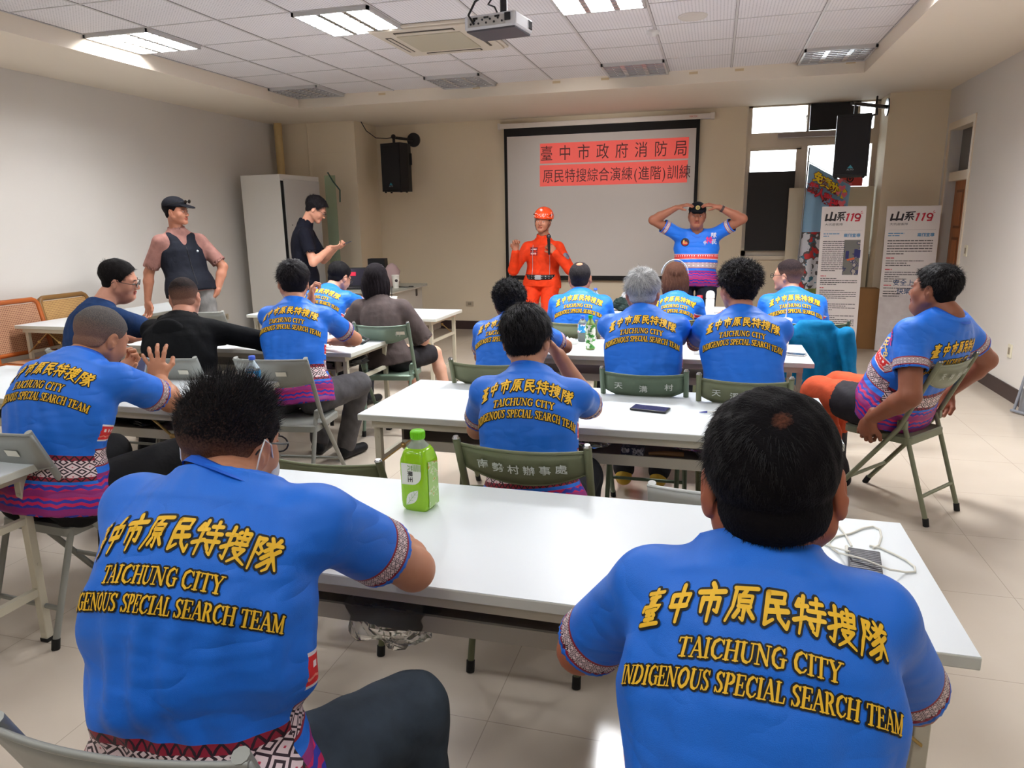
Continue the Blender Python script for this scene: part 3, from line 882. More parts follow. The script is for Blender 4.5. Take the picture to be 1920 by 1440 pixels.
def cup(name, x, y, z, r, h, label, mt=None, straw=None, lid=False, group=None, mark=None, cat='cup'):
    t = thing(name, label, cat, (x, y, z), 0, group)
    mt = mt or mat('paper_cup_white', (236, 232, 222), .5)
    q = MB(); q.lathe([(r * .70, 0), (r * .72, .003), (r, h - .004), (r * 1.05, h), (r * 1.05, h + .004), (r * .97, h + .004), (r * .95, h - .006), (r * .69, .01), (0, .01)], (0, 0, 0), 24)
    q.obj('cup_wall', mt, t)
    if lid:
        q = MB(); q.lathe([(r * 1.07, h - .004), (r * 1.07, h + .008), (r * .9, h + .012), (0, h + .012)], (0, 0, 0), 24); q.obj('lid', mat('cup_lid', (235, 235, 235), .2), t)
    if straw:
        MB().cyl((0, 0, h * .3), straw[:3], .004, n=8).obj('straw', straw[3], t)
    if mark:
        q = MB(); a = mark[0]; rr = r * .88 + .0025
        for i in range(mark[1]):
            zz = h * (.32 + .45 * i / max(1, mark[1] - 1)) if mark[1] > 1 else h * .6
            rz_ = r * (.72 + .28 * zz / h) + .0012
            c_ = Vector((rz_ * math.sin(a), -rz_ * math.cos(a), zz))
            M = frame_M(c_, (math.cos(a), math.sin(a), 0), (0, 0, 1))
            s_ = mark[2]
            q.poly([(s_ * math.cos(k * PI / 4), s_ * mark[3] * math.sin(k * PI / 4)) for k in range(8)], .001, M)
        q.obj('print', mat('cup_print_dark', (60, 50, 48), .5), t)
    return t


def pet_bottle(name, x, y, z, r, h, label, water, labelm, capm, cat='bottle', group=None, ribs=True, liquid=None, sq=0.0, rz=0.0):
    t = thing(name, label, cat, (x, y, z), rz, group)
    pr = [(r * .8, 0), (r * .98, .008)]
    k = 9
    for i in range(k):
        zz = .015 + (h * .66 - .015) * i / (k - 1)
        pr.append((r * (.955 if (ribs and i % 2) else 1.0), zz))
    pr += [(r * .92, h * .72), (r * .62, h * .82), (r * .38, h * .88), (r * .36, h * .92)]
    MB().lathe(pr, (0, 0, 0), 28, sq=sq).obj('bottle_body', water, t)
    MB().lathe([(r * 1.01, h * .36), (r * 1.015, h * .37), (r * 1.015, h * .66), (r * 1.0, h * .67)] if labelm[1] == 'mid' else [(r * 1.01, .012), (r * 1.015, .016), (r * 1.015, h * .70), (r * .98, h * .72)], (0, 0, 0), 28, sq=sq).obj('label', labelm[0], t)
    q = MB(); q.lathe([(r * .46, h * .915), (r * .46, h * .995), (r * .40, h), (0, h)], (0, 0, 0), 20); q.obj('cap', capm, t)
    return t


m_water = mat('clear_water_bottle', (225, 240, 248), .05, trans=.85, ior=1.2)
m_bluecap = mat('cap_blue', (60, 100, 220), .4)


def label_mat(name, a, b, c, scale=30.0):
    m = mat(name, a, .4); t = NT(m); bs = t.N['Principled BSDF']
    tc = t.N.new('ShaderNodeTexCoord')
    n = t.noise(tc.outputs['Object'], scale, 2)
    cc = t.mix(t.m('GREATER_THAN', n, .54), a, b); cc = t.mix(t.m('GREATER_THAN', n, .62), cc, c)
    t.L.new(cc, bs.inputs['Base Color'])
    return m


m_lab_b = label_mat('water_label_blue', (40, 150, 215), (235, 240, 245), (220, 120, 160), 26)
pet_bottle('water_bottle', -2.21, 3.05, .74, .036, .225, 'clear water bottle with a blue label and cap beside the paper cup', m_water, (m_lab_b, 'mid'), m_bluecap)
cup('paper_cup', -2.285, 3.02, .74, .043, .125, 'white paper cup without a lid beside the water bottle on the left table', mark=(.5, 6, .010, .5))
# eyeglasses and folded paper on L3
m_wire = mat('glasses_black', (24, 24, 26), .35)
t = thing('eyeglasses', 'thin-framed eyeglasses lying upside down on the left table', 'eyeglasses', (-2.52, 2.97, .742), R_(-20))
q = MB()
for s in (-1, 1):
    q.tube([(s * .034 + .026 * math.cos(a) , .0, .022 + .017 * math.sin(a)) for a in [k * PI / 6 for k in range(12)]], .0012, 5, closed=True)
    q.tube([(s * .060, 0, .030), (s * .066, .07, .012), (s * .062, .13, .002)], .0014, 5)
q.tube([(-.008, 0, .026), (0, 0, .030), (.008, 0, .026)], .0012, 5); q.obj('frame', m_wire, t)
q = MB(); q.b2((-.030, .02, .0), (.030, .05, .012), bev=.005); o = q.obj('cleaning_cloth', mat('cloth_grey', (120, 118, 124), .8)); o.location = (-2.60, 3.03, .742); tag(o, 'small folded grey cloth beside the eyeglasses', 'cloth')


def sheet(name, x, y, z, w, d, rz, label, rgb=(238, 238, 236), cat='paper', thick=.002):
    q = MB(); n = 6; vs = []
    rs = random.Random(int(abs(x) * 997 + abs(y) * 131))
    hs = [[rs.random() * thick * 3 for _ in range(n + 1)] for _ in range(n + 1)]
    for l in (0, 1):
        for j in range(n + 1):
            for i in range(n + 1):
                vs.append((w * (i / n - .5), d * (j / n - .5), (hs[j][i] if l else 0) + l * thick))
    K = (n + 1) ** 2; fs = []
    for j in range(n):
        for i in range(n):
            a = j * (n + 1) + i
            fs += [(a + K, a + 1 + K, a + n + 2 + K, a + n + 1 + K), (a, a + n + 1, a + n + 2, a + 1)]
    for i in range(n):
        fs += [(i, i + 1, K + i + 1, K + i), (n * (n + 1) + i + 1, n * (n + 1) + i, K + n * (n + 1) + i, K + n * (n + 1) + i + 1)]
        fs += [((i + 1) * (n + 1), i * (n + 1), K + i * (n + 1), K + (i + 1) * (n + 1)), (i * (n + 1) + n, (i + 1) * (n + 1) + n, K + (i + 1) * (n + 1) + n, K + i * (n + 1) + n)]
    q.add(vs, fs)
    o = q.obj(name, mat(name + '_%d' % rgb[0], rgb, .7)); o.location = (x, y, z + .0005); o.rotation_euler = (0, 0, rz)
    return tag(o, label, cat)


def phone(x, y, z, rz, label, body=(40, 38, 60), face=(70, 66, 120), tilt=None, size=(.075, .155, .009)):
    t = thing('phone', label, 'phone', (x, y, z), rz)
    MB().box((0, 0, size[2] / 2), size, bev=.003).obj('case', mat('phone_case_%d_%d' % body[:2], body, .3), t)
    MB().box((0, 0, size[2] + .0003), (size[0] * .9, size[1] * .93, .0008)).obj('screen', mat('phone_face_%d_%d' % face[:2], face, .15), t)
    if tilt:
        t.rotation_euler = tilt
    return t


sheet('paper_sheet', -2.98, 4.62, .74, .21, .297, R_(20), 'white paper by the black notebook on the table left of the aisle')
sheet('paper_sheet', -2.72, 4.50, .742, .15, .2, R_(-30), 'crumpled paper beside the black notebook', thick=.006)
q = MB().box((0, 0, .008), (.22, .15, .014), bev=.003).obj('notebook', mat('notebook_black', (38, 36, 38), .5)); q.location = (-2.94, 4.77, .747); q.rotation_euler = (0, 0, R_(25)); tag(q, 'flat black notebook under the hoodie sleeve', 'notebook')
cup('drink_cup', -2.86, 4.86, .74, .048, .155, 'tall white paper cup with a dark round logo beside the notebook', lid=True, mark=(.75, 1, .022, 1.3))
# black strap bag and cable on L2 corner
t = thing('lanyard_strap', 'looped black strap with a metal clip on the table corner', 'strap', (-2.55, 4.70, .742))
q = MB(); q.tube([(-.10, -.02, .01), (-.04, .05, .035), (.06, .09, .04), (.13, .04, .03), (.11, -.03, .012), (.0, -.05, .004), (-.06, -.03, .004)], .011, 6, flat=.35)
q.tube([(-.10, -.04, .004), (-.02, -.09, .004), (.10, -.13, .004)], .010, 6, flat=.3); q.obj('strap', mat('strap_black', (18, 18, 20), .6), t)
q = MB(); q.cyl((-.02, .0, .0), (-.02, .0, .035), .012); q.ball((-.02, 0, .04), .014, 10); q.obj('clip', mat('steel'), t)
# grey cap/bag next to P8's arm
q = MB(); q.ball((0, 0, .05), (.10, .07, .05), 16); o = q.obj('grey_pouch', mat('pouch_grey', (110, 108, 112), .85)); o.location = (-2.72, 4.95, .741); tag(o, 'grey soft pouch on the table beyond the black strap', 'pouch')

# L1 cup
cup('iced_drink_cup', -2.98, 6.35, .74, .055, .17, 'white iced drink cup with a black straw on the table by the woman in brown', straw=(.0, .02, .27, mat('straw_black', (25, 25, 28), .4)), mark=(.35, 1, .018, 1))
cup('drink_cup', -3.88, 8.42, .80, .05, .16, 'white drink cup on the teacher desk', mark=(.6, 1, .02, 1))
q = MB(); q.lathe([(.06, 0), (.10, .05), (.085, .12), (.11, .2), (.06, .27), (.02, .30), (0, .30)], (0, 0, 0), 9); o = q.obj('plastic_bag', mat('thin_pink_bag', (230, 200, 200), .3, trans=.5, ior=1.1)); o.location = (-4.02, 8.62, .80); tag(o, 'translucent pinkish plastic bag on the desk behind the cup', 'bag')
q = MB(); q.tube([(0, 0, .006), (.08, .03, .006), (.12, -.02, .01), (.2, 0, .006), (.26, .03, .008)], .006, 6); q.box((.26, .03, .01), (.06, .03, .015), bev=.003); o = q.obj('black_cable', mat('cable_black')); o.location = (-3.98, 8.50, .80); tag(o, 'short black cable on the desk top', 'cable')

# T1: green tea bottle, power bank and cable
t = thing('tea_bottle', 'large square green tea bottle with a bright green cap on the nearest table', 'bottle', (-.845, 1.935, .74), R_(-6))
m_tea = mat('green_tea_liquid', (150, 208, 30), .12, spec=.6); m_clear = mat('bottle_plastic', (225, 240, 220), .08, trans=.6, ior=1.1)
SQ = .72; r = .0475
MB().lathe([(r * .80, 0), (r * .97, .012), (r, .03), (r, .150), (r * .96, .163), (r * .80, .186), (r * .66, .197), (0, .198)], (0, 0, 0), 32, sq=SQ, mi=0).obj('bottle_body', [m_tea], t)
MB().lathe([(r * .80, .186), (r * .62, .200), (r * .42, .211), (r * .36, .217), (r * .36, .226)], (0, 0, 0), 32, sq=SQ * .5).obj('shoulder', m_clear, t)
q = MB(); q.lathe([(r * .46, .222), (r * .47, .224), (r * .47, .243), (r * .42, .247), (0, .247)], (0, 0, 0), 26)
for i in range(26):
    a = 2 * PI * i / 26; q.cyl((r * .47 * math.cos(a), r * .47 * math.sin(a), .226), (r * .47 * math.cos(a), r * .47 * math.sin(a), .243), .0008, n=4)
q.obj('cap', mat('cap_lime', (120, 214, 20), .35), t)
MF = frame_M((0, -r * 1.005, 0), (1, 0, 0), (0, 0, 1)); RL = r * .72
m_lw = mat('label_white', (232, 238, 226), .4)
q = MB()
q.poly([(-RL, .088), (-RL, .155), (RL * .95, .155), (RL * .95, .128)] + [(RL * .95 * math.cos(a) , .123 - .034 * math.sin(a)) for a in (.15, .4, .65, .9, 1.2, 1.5)], .0008, MF)
lf = [(-.022, .022), (.020, .072)]
pl = []
for k in range(9):
    u = k / 8; pl.append((-.022 + .042 * u - .013 * math.sin(PI * u), .022 + .050 * u + .010 * math.sin(PI * u)))
for k in range(1, 8):
    u = 1 - k / 8; pl.append((-.022 + .042 * u + .012 * math.sin(PI * u), .022 + .050 * u - .010 * math.sin(PI * u)))
q.poly(pl, .0008, MF)
q.obj('front_label', m_lw, t)
q = MB()
for i in range(7):
    q.poly([(.006 + .004 * i, .154), (.008 + .004 * i, .154), (.008 + .004 * i, .132 - .0), (.006 + .004 * i, .134)], .0004, Matrix.Translation((0, -.0012, 0)) @ MF)
q.poly([(-.021, .0225), (-.0205, .0215), (.019, .0705), (.0185, .0712)], .0004, Matrix.Translation((0, -.0012, 0)) @ MF)
for u in (.3, .5, .7):
    bx, bz = -.022 + .042 * u, .022 + .050 * u
    q.poly([(bx, bz), (bx + .0005, bz), (bx + .012, bz + .002), (bx + .012, bz + .0026)], .0004, Matrix.Translation((0, -.0012, 0)) @ MF)
    q.poly([(bx, bz), (bx + .0006, bz), (bx - .002, bz + .012), (bx - .0026, bz + .012)], .0004, Matrix.Translation((0, -.0012, 0)) @ MF)
q.obj('label_lines', mat('leaf_line_green', (150, 190, 110), .5), t)
q = MB(); MR = frame_M((0, -r * 1.005 - .0014, 0), (0, 0, -1), (1, 0, 0))
for i, ch in enumerate('茶果王'):
    put_text(q, ch, .019, frame_M((-.0115, -r * 1.005 - .0014, .1425 - .0185 * i), (0, 0, -1), (1, 0, 0)), bold=.02, mi=(0 if i == 0 else 1))
q.obj('label_lettering', [mat('brush_green', (100, 160, 50), .5), mat('ink_black', (24, 22, 22), .6)], t)
q = MB(); rs = random.Random(3)
q.poly([(-RL * .9, .012), (RL * .9, .012), (RL * .9, .148), (-RL * .9, .160)], .0006, frame_M((r * 1.003, 0, 0), (0, 1, 0), (0, 0, 1)))
q.obj('side_label', label_mat('tea_side_label', (176, 214, 130), (214, 232, 190), (190, 170, 60), 55), t)

t = thing('power_bank', 'dark ribbed power bank under white cable on the nearest table', 'power bank', (.398, 1.825, .7405), R_(-8))
q = MB(); q.box((0, 0, .009), (.075, .145, .018), bev=.003); q.obj('case', mat('powerbank_dark', (48, 46, 56), .4), t)
q = MB()
for i in range(14):
    q.box((0, -.065 + .01 * i, .0185), (.070, .003, .001))
q.obj('ribs', mat('powerbank_rib', (86, 84, 94), .4), t)
q = MB()
q.tube([(0.350, 2.074, 0.7435), (0.375, 2.068, 0.7435), (0.383, 2.009, 0.7435), (0.387, 1.941, 0.7435)], .0028, 8)
q.tube([(0.439, 1.941, 0.7435), (0.458, 1.965, 0.7435), (0.475, 2.024, 0.7435), (0.481, 2.072, 0.7435), (0.467, 2.091, 0.7435), (0.439, 2.073, 0.7435), (0.398, 2.026, 0.7435), (0.354, 1.994, 0.7435), (0.332, 1.951, 0.7435), (0.335, 1.915, 0.7435), (0.348, 1.889, 0.7435), (0.369, 1.828, 0.7665), (0.396, 1.813, 0.7665), (0.442, 1.773, 0.7665), (0.489, 1.816, 0.7435), (0.512, 1.824, 0.7435), (0.517, 1.852, 0.7435), (0.505, 1.887, 0.7435), (0.484, 1.916, 0.7435), (0.457, 1.948, 0.7435), (0.433, 1.955, 0.7435)], .0028, 8)
q.tube([(0.304, 1.951, 0.7435), (0.330, 1.927, 0.7435), (0.366, 1.855, 0.7665)], .0028, 8)
q.cyl((.368, 1.895, .748), (.372, 1.925, .748), .005, n=8)
tag(q.obj('charging_cable', mat('cable_white', (232, 230, 218), .45)), 'white charging cable coiled loosely over the power bank', 'cable')

# T2: phone, pen, shelf clutter
phone(-.255, 3.26, .741, R_(78), 'dark violet phone lying on the second table', (26, 26, 34), (58, 56, 104), size=(.085, .17, .010))
t = thing('pen', 'white and blue ballpoint pen on the second table', 'pen', (.05, 3.26, .748), R_(8))
MB().cyl((-.05, 0, 0), (.07, 0, 0), .005, n=10).obj('barrel', mat('pen_white', (225, 225, 220), .3), t)
q = MB(); q.cyl((-.05, 0, 0), (-.085, 0, -.003), .005, .0015, 10); q.cyl((.07, 0, 0), (.08, 0, 0), .005, n=10); q.box((.05, 0, .006), (.045, .003, .002)); q.obj('tip_and_clip', mat('pen_blue', (40, 50, 150), .3), t)
o = MB().box((0, 0, .018), (.10, .07, .034), bev=.002).obj('small_box', label_mat('small_box_print', (60, 64, 90), (190, 190, 200), (120, 120, 130), 40)); o.location = (-.31, 3.07, .586); tag(o, 'small blue and white box on the shelf of the second table', 'box')
q = MB(); q.tube([(0, 0, .012), (.07, .01, .014), (.15, .02, .012)], [.008, .011, .012], 8); o = q.obj('wooden_handle', mat('handle_wood', (150, 110, 70), .5)); o.location = (-.24, 3.05, .586); tag(o, 'brown wooden-handled tool lying on the shelf beside the small box', 'tool')


def crumpled(name, loc, size, label, m, cat='plastic bag', seed=1, n=22):
    """closed crinkled bag-like lump"""
    rs = random.Random(seed); q = MB()
    ph = [(rs.uniform(0, 6), rs.uniform(2, 6), rs.uniform(2, 6)) for _ in range(7)]
    vs = []; mrow = n // 2
    for i in range(mrow + 1):
        th = PI * i / mrow
        for j in range(n):
            an = 2 * PI * j / n
            k = 1 + sum(.06 * math.sin(p[0] + p[1] * an + p[2] * th) for p in ph) + rs.uniform(-.05, .05)
            z = math.cos(th)
            vs.append((size[0] * k * math.sin(th) * math.cos(an), size[1] * k * math.sin(th) * math.sin(an), max(-.0, size[2] * (.5 + .5 * k * z))))
    fs = [(i * n + j, (i + 1) * n + j, (i + 1) * n + (j + 1) % n, i * n + (j + 1) % n) for i in range(mrow) for j in range(n)]
    q.add(vs, fs, 0, False)
    o = q.obj(name, m); o.location = loc
    return tag(o, label, cat)


m_bag = mat('clear_plastic_film', (235, 235, 235), .12, trans=.92, ior=1.12)
crumpled('plastic_bag', (.02, 3.12, .587), (.13, .10, .09), 'clear crumpled plastic bag on the shelf of the second table near its right end', m_bag, seed=4)
crumpled('plastic_bag', (-.52, 3.14, .587), (.11, .09, .07), 'clear crumpled plastic bag on the shelf right of the middle man', m_bag, seed=5)
crumpled('plastic_bag', (-.80, 1.60, .49), (.13, .09, .17), 'clear plastic bag wrapped round grey cloth hanging under the nearest table', m_bag, seed=8, n=30)
crumpled('grey_cloth', (-.86, 1.66, .588), (.14, .09, .09), 'bundled grey cloth pushed onto the shelf of the nearest table', mat('bundle_grey', (92, 92, 96), .9), 'cloth', seed=9, n=30)
crumpled('black_bag', (-1.18, 1.72, .586), (.12, .10, .09), 'black bag on the shelf of the nearest table behind the near left man', mat('bag_black', (24, 22, 22), .5), 'bag', seed=10)
crumpled('black_bag', (-2.95, 3.06, .586), (.28, .16, .10), 'shiny black plastic bag on the shelf below the eyeglasses', mat('bag_black_shiny', (14, 14, 15), .18), 'bag', seed=11, n=30)
crumpled('plastic_bag', (-2.62, 2.98, .52), (.14, .09, .12), 'clear plastic bag hanging from the shelf under the left table', m_bag, seed=12, n=26)
crumpled('black_bag', (-2.58, 4.66, .586), (.16, .14, .10), 'black bag on the shelf under the table by the strap', mat('bag_black'), 'bag', seed=14)
crumpled('shoulder_bag', (-3.85, 6.45, .741), (.16, .11, .15), 'white and blue patterned cloth bag behind the man in navy', label_mat('bag_pattern', (225, 225, 228), (50, 60, 140), (80, 90, 170), 14), 'bag', seed=15)

# T3
m_gl = label_mat('slim_tea_label', (226, 232, 220), (70, 150, 60), (46, 120, 44), 34)
pet_bottle('slim_tea_bottle', -.79, 4.80, .74, .034, .235, 'slim green tea bottle with a green cap on the third table', mat('pale_tea', (170, 200, 120), .1, trans=.5, ior=1.3), (m_gl, 'full'), mat('cap_green', (36, 170, 60), .4), ribs=False)
q = MB(); bt = bpy.data.objects['slim_tea_bottle']
for i, ch in enumerate('綠茶'):
    put_text(q, ch, .030, frame_M((.0, -.0352, .115 - .032 * i), (1, 0, 0), (0, 0, 1)), bold=.02)
q.obj('label_lettering', mat('label_dark_green', (30, 110, 50), .5), bt)
cup('iced_drink_cup', .46, 5.02, .74, .052, .20, 'tall white drink cup with two clear straws at the right end of the third table', straw=(.02, .0, .32, mat('straw_clear', (215, 215, 225), .15)), lid=True, mark=(.6, 5, .007, 1.6))
phone(.515, 4.83, .741, R_(70), 'silver-edged phone face up at the right end of the third table', (170, 168, 166), (40, 38, 44))
sheet('paper_sheet', -.02, 4.86, .74, .24, .20, R_(18), 'crumpled white paper between the white-haired and the fluffy-haired man', thick=.008)
sheet('paper_sheet', -1.02, 5.0, .74, .16, .16, R_(40), 'clear crumpled wrapping near the elbow of the curly-haired man', (205, 205, 200), thick=.01)
# T4
pet_bottle('water_bottle', -1.09, 6.90, .74, .036, .225, 'clear water bottle with a blue label standing furthest on the front table', m_water, (m_lab_b, 'mid'), m_bluecap)
pet_bottle('water_bottle', -.90, 5.12, .74, .036, .19, 'water bottle with a blue cap half hidden by the white-haired man', m_water, (m_lab_b, 'mid'), m_bluecap)
t = thing('white_flask', 'white round-topped flask on the front table', 'flask', (-.02, 6.88, .74))
MB().lathe([(.038, 0), (.040, .01), (.040, .13), (.036, .14), (.036, .145)], (0, 0, 0), 24).obj('flask_body', mat('flask_white', (232, 230, 226), .35), t)
MB().lathe([(.040, .145), (.040, .18), (.034, .20), (.018, .212), (0, .215)], (0, 0, 0), 24).obj('cap', mat('flask_cap', (238, 236, 232), .3), t)
t = thing('red_cap_bottle', 'small bottle with a red cap beside the white flask', 'bottle', (-.115, 6.90, .74))
MB().lathe([(.028, 0), (.030, .01), (.030, .11), (.018, .13)], (0, 0, 0), 18).obj('bottle_body', mat('dim_grey_green', (120, 124, 110), .3), t)
MB().lathe([(.024, .128), (.026, .13), (.026, .165), (0, .168)], (0, 0, 0), 18).obj('cap', mat('cap_red', (214, 24, 34), .4), t)
crumpled('black_bag', (-1.36, 6.98, .741), (.16, .10, .16), 'black bag on the front table left of the balding man', mat('bag_black'), 'bag', seed=20)
crumpled('black_bag', (-.84, 7.0, .741), (.10, .09, .12), 'dark green bag on the front table right of the water bottle', mat('bag_dkgreen', (24, 44, 40), .7), 'bag', seed=21)
crumpled('plastic_bag', (-.72, 7.16, .741), (.17, .10, .18), 'pale plastic bag on the front table left of the white-haired man', mat('pale_bag', (216, 216, 218), .4, trans=.3, ior=1.1), seed=22)
sheet('paper_sheet', .12, 7.1, .74, .42, .24, R_(4), 'white sheets on the front table right of the white flask')
# shoes under T2 (pair standing on the rung of the green chair)
# teal jacket over the chair of P19
# helper clothing on chair is in the clothes section
# corner stand on the right floor edge
t = thing('metal_frame', 'grey metal frame cut off at the right edge on the floor', 'frame', (2.42, 6.62, 0))
q = MB(); q.tube([(.0, 0, .02), (.1, -.18, .02), (.1, -.4, .02)], .012, 8); q.tube([(.02, .0, .02), (.06, -.02, .32)], .012, 8); q.box((.08, -.1, .1), (.02, .3, .2)); q.obj('bracket', mat('frame_grey', (150, 155, 165), .4, .4), t)

# ================================================================ banners, flag, boxes
def standee(name, x, y, w, h, rz, tilt, label, variant):
    t = thing(name, label, 'banner', (x, y, 0), rz)
    M0 = Matrix.Rotation(-tilt, 4, 'X')
    def place(mb):
        mb.v = [tuple(M0 @ Vector(v)) for v in mb.v]; return mb
    q = MB(); q.b2((-w / 2, 0, .01), (w / 2, .012, h))
    if variant == 2:
        pm = mat('banner_paper_photo', (224, 216, 212), .6); n = NT(pm); bs = n.N['Principled BSDF']
        tc = n.N.new('ShaderNodeTexCoord'); sx = n.N.new('ShaderNodeSeparateXYZ'); n.L.new(tc.outputs['Object'], sx.inputs[0])
        low = n.m('MULTIPLY', n.m('LESS_THAN', n.m('ADD', sx.outputs[2], n.m('MULTIPLY', n.noise(tc.outputs['Object'], 6, 3), .2)), .78), 1.0)
        g = n.mix(n.noise(tc.outputs['Object'], 12, 5), (196, 184, 182), (228, 222, 220))
        n.L.new(n.mix(low, (226, 218, 214), g), bs.inputs['Base Color'])
    else:
        pm = mat('banner_paper', (226, 217, 213), .6)
    place(q).obj('sheet', pm, t)
    F = lambda px, pz: M0 @ frame_M((px, -.0012, pz), (1, 0, 0), (0, 0, 1))
    q = MB()
    X0 = -w / 2 + .035
    def fill(pts, mi):
        q.add([M0 @ Vector((a, -.0014, b)) for a, b in pts], [tuple(range(len(pts)))], mi)
    def ln(a, b, wd, mi):
        a = Vector(a); b = Vector(b); d = (b - a).normalized() * wd / 2; nn = Vector((-d.y, d.x))
        fill([a - nn - d, b - nn + d, b + nn + d, a + nn - d], mi)
    # bold slanted heading
    zt = h - .10; sw = .021
    def sh(x_, z_):
        return (X0 + (x_ + .18 * z_) * w / .54, zt - .055 + z_)
    for a, b in (((.015, .0), (.015, .06)), ((.015, .006), (.125, .006)), ((.125, .0), (.125, .06)), ((.07, .0), (.07, .085))):
        ln(sh(*a), sh(*b), sw, 0)
    for a, b in (((.15, .082), (.235, .088)), ((.185, .08), (.16, .058)), ((.16, .056), (.22, .056)), ((.215, .07), (.165, .035)), ((.155, .033), (.235, .033)), ((.195, .03), (.195, -.008)), ((.172, .02), (.155, .002)), ((.218, .02), (.235, .002))):
        ln(sh(*a), sh(*b), sw * .62, 0)
    for k in (0, 1):
        xx = .262 + .058 * k
        ln(sh(xx + .000, .062), sh(xx + .018, .070), sw * .6, 1); ln(sh(xx + .018, .066), sh(xx + .010, -.005), sw * .85, 1)
    cx_, cz_ = sh(.395, .042)
    ring = [(cx_ + .026 * math.cos(a), cz_ + .024 * math.sin(a)) for a in [k * PI / 7 for k in range(15)]]
    for a, b in zip(ring, ring[1:]):
        ln(a, b, sw * .75, 1)
    ln((cx_ + .026, cz_), (cx_ + .014, cz_ - .048), sw * .8, 1); ln((cx_ + .014, cz_ - .05), (cx_ - .02, cz_ - .052), sw * .75, 1)
    ln((cx_ + .03, cz_ + .045), (cx_ + .04, cz_ + .055), .006, 1); ln((cx_ + .03, cz_ + .03), (cx_ + .048, cz_ + .035), .006, 1)
    put_text(q, '大坑遊客隊', .030, F(X0 + .005, zt - .115), 0, align='LEFT', sx=1.3)
    ln((X0, zt - .17), (w / 2 - .03, zt - .17), .0015, 2)
    put_text(q, '案例宣導', .044, F(w / 2 - .13, zt - .245), 3, bold=.03)
    rs = random.Random(variant * 7)
    def para(x0_, x1_, z0_, rows, pitch, size, mi, fullprob=1.0):
        for r_ in range(rows):
            xe = x1_ if (r_ < rows - 1 and rs.random() < fullprob) else x0_ + (x1_ - x0_) * rs.uniform(.3, .9)
            xx = x0_
            while xx < xe:
                L_ = rs.uniform(1, 4) * size
                fill([(xx, z0_ - r_ * pitch), (min(xx + L_, xe), z0_ - r_ * pitch), (min(xx + L_, xe), z0_ - r_ * pitch + size * .62), (xx, z0_ - r_ * pitch + size * .62)], mi)
                xx += L_ + size * rs.uniform(.2, .5)
    para(X0, X0 + .17, zt - .215, 2, .026, .017, 3)
    if variant == 1:
        para(X0, X0 + .245, zt - .30, 16, .0225, .013, 0)
        z = zt - .70
        for rows in (4, 5, 4, 7):
            para(X0, X0 + .12, z, 1, .02, .015, 1); para(X0, w / 2 - .04, z - .028, rows, .0225, .012, 0, .55); z -= .035 + rows * .0225 + .012
        para(X0, w / 2 - .04, z, 2, .026, .015, 1); para(X0, w / 2 - .05, z - .06, 1, .026, .014, 3); para(X0, w / 2 - .04, z - .10, 3, .026, .015, 1, .9)
        put_text(q, '臺中市政府消防局', .034, F(w / 2 - .17, .12), 0)
    else:
        para(X0, w / 2 - .05, zt - .30, 6, .030, .015, 0, 1)
        z = zt - .50
        for rows in (3, 5, 1):
            para(X0, X0 + .13, z, 1, .02, .017, 1); para(X0, w / 2 - .06, z - .032, rows, .026, .013, 0, .4); z -= .045 + rows * .026 + .01
        para(X0, w / 2 - .08, z + .01, 3, .028, .014, 0, .4)
        put_text(q, '安全上山', .075, F(0, .80), 4, bold=.01); put_text(q, '快樂回家', .075, F(.05, .70), 4, bold=.01)
    if variant == 2:
        pass
    q.obj('print', [mat('banner_black', (44, 38, 40), .6), mat('banner_red', (206, 44, 64), .6), mat('banner_rule', (150, 146, 150), .6), mat('banner_blue', (96, 146, 186), .6), mat('banner_navy', (52, 78, 120), .6)], t)
    if variant == 1:
        q = MB(); q.b2((.03, -.002, zt - .68), (w / 2 - .035, -.001, zt - .28))
        place(q).obj('photo_print', label_mat('banner_photo', (112, 110, 104), (60, 62, 96), (170, 160, 150), 16), t)
        q = MB(); q.box((.11, -.003, zt - .50), (.08, .002, .022), Matrix.Rotation(R_(-14), 3, 'Y')); place(q).obj('photo_stretcher', mat('photo_orange', (214, 96, 50), .6), t)
        for k, (a_, b_) in enumerate(((.07, zt - .45), (.16, zt - .43), (.19, zt - .44))):
            q = MB(); q.box((a_, -.0032, b_), (.035, .002, .09), bev=0); place(q).obj('photo_rescuer', mat('photo_navy', (48, 50, 104), .6), t)
    q = MB(); q.tube([(0, .02, h * .55), (0, .34, .01)], .006, 6); q.tube([(w * .3, .03, .3), (0, .30, .05)], .003, 5)
    place(q); q.obj('stand_strut', mat('strut_white', (220, 218, 214), .4), t)
    return t


standee('roll_banner', 1.41, 9.10, .47, 1.72, R_(-3), R_(4), 'tall white printed banner with a small photo on it, standing before the window', 1)
standee('roll_banner', 2.20, 9.42, .56, 1.71, R_(-2), R_(2), 'tall white printed banner with a faded picture below, before the right pillar', 2)
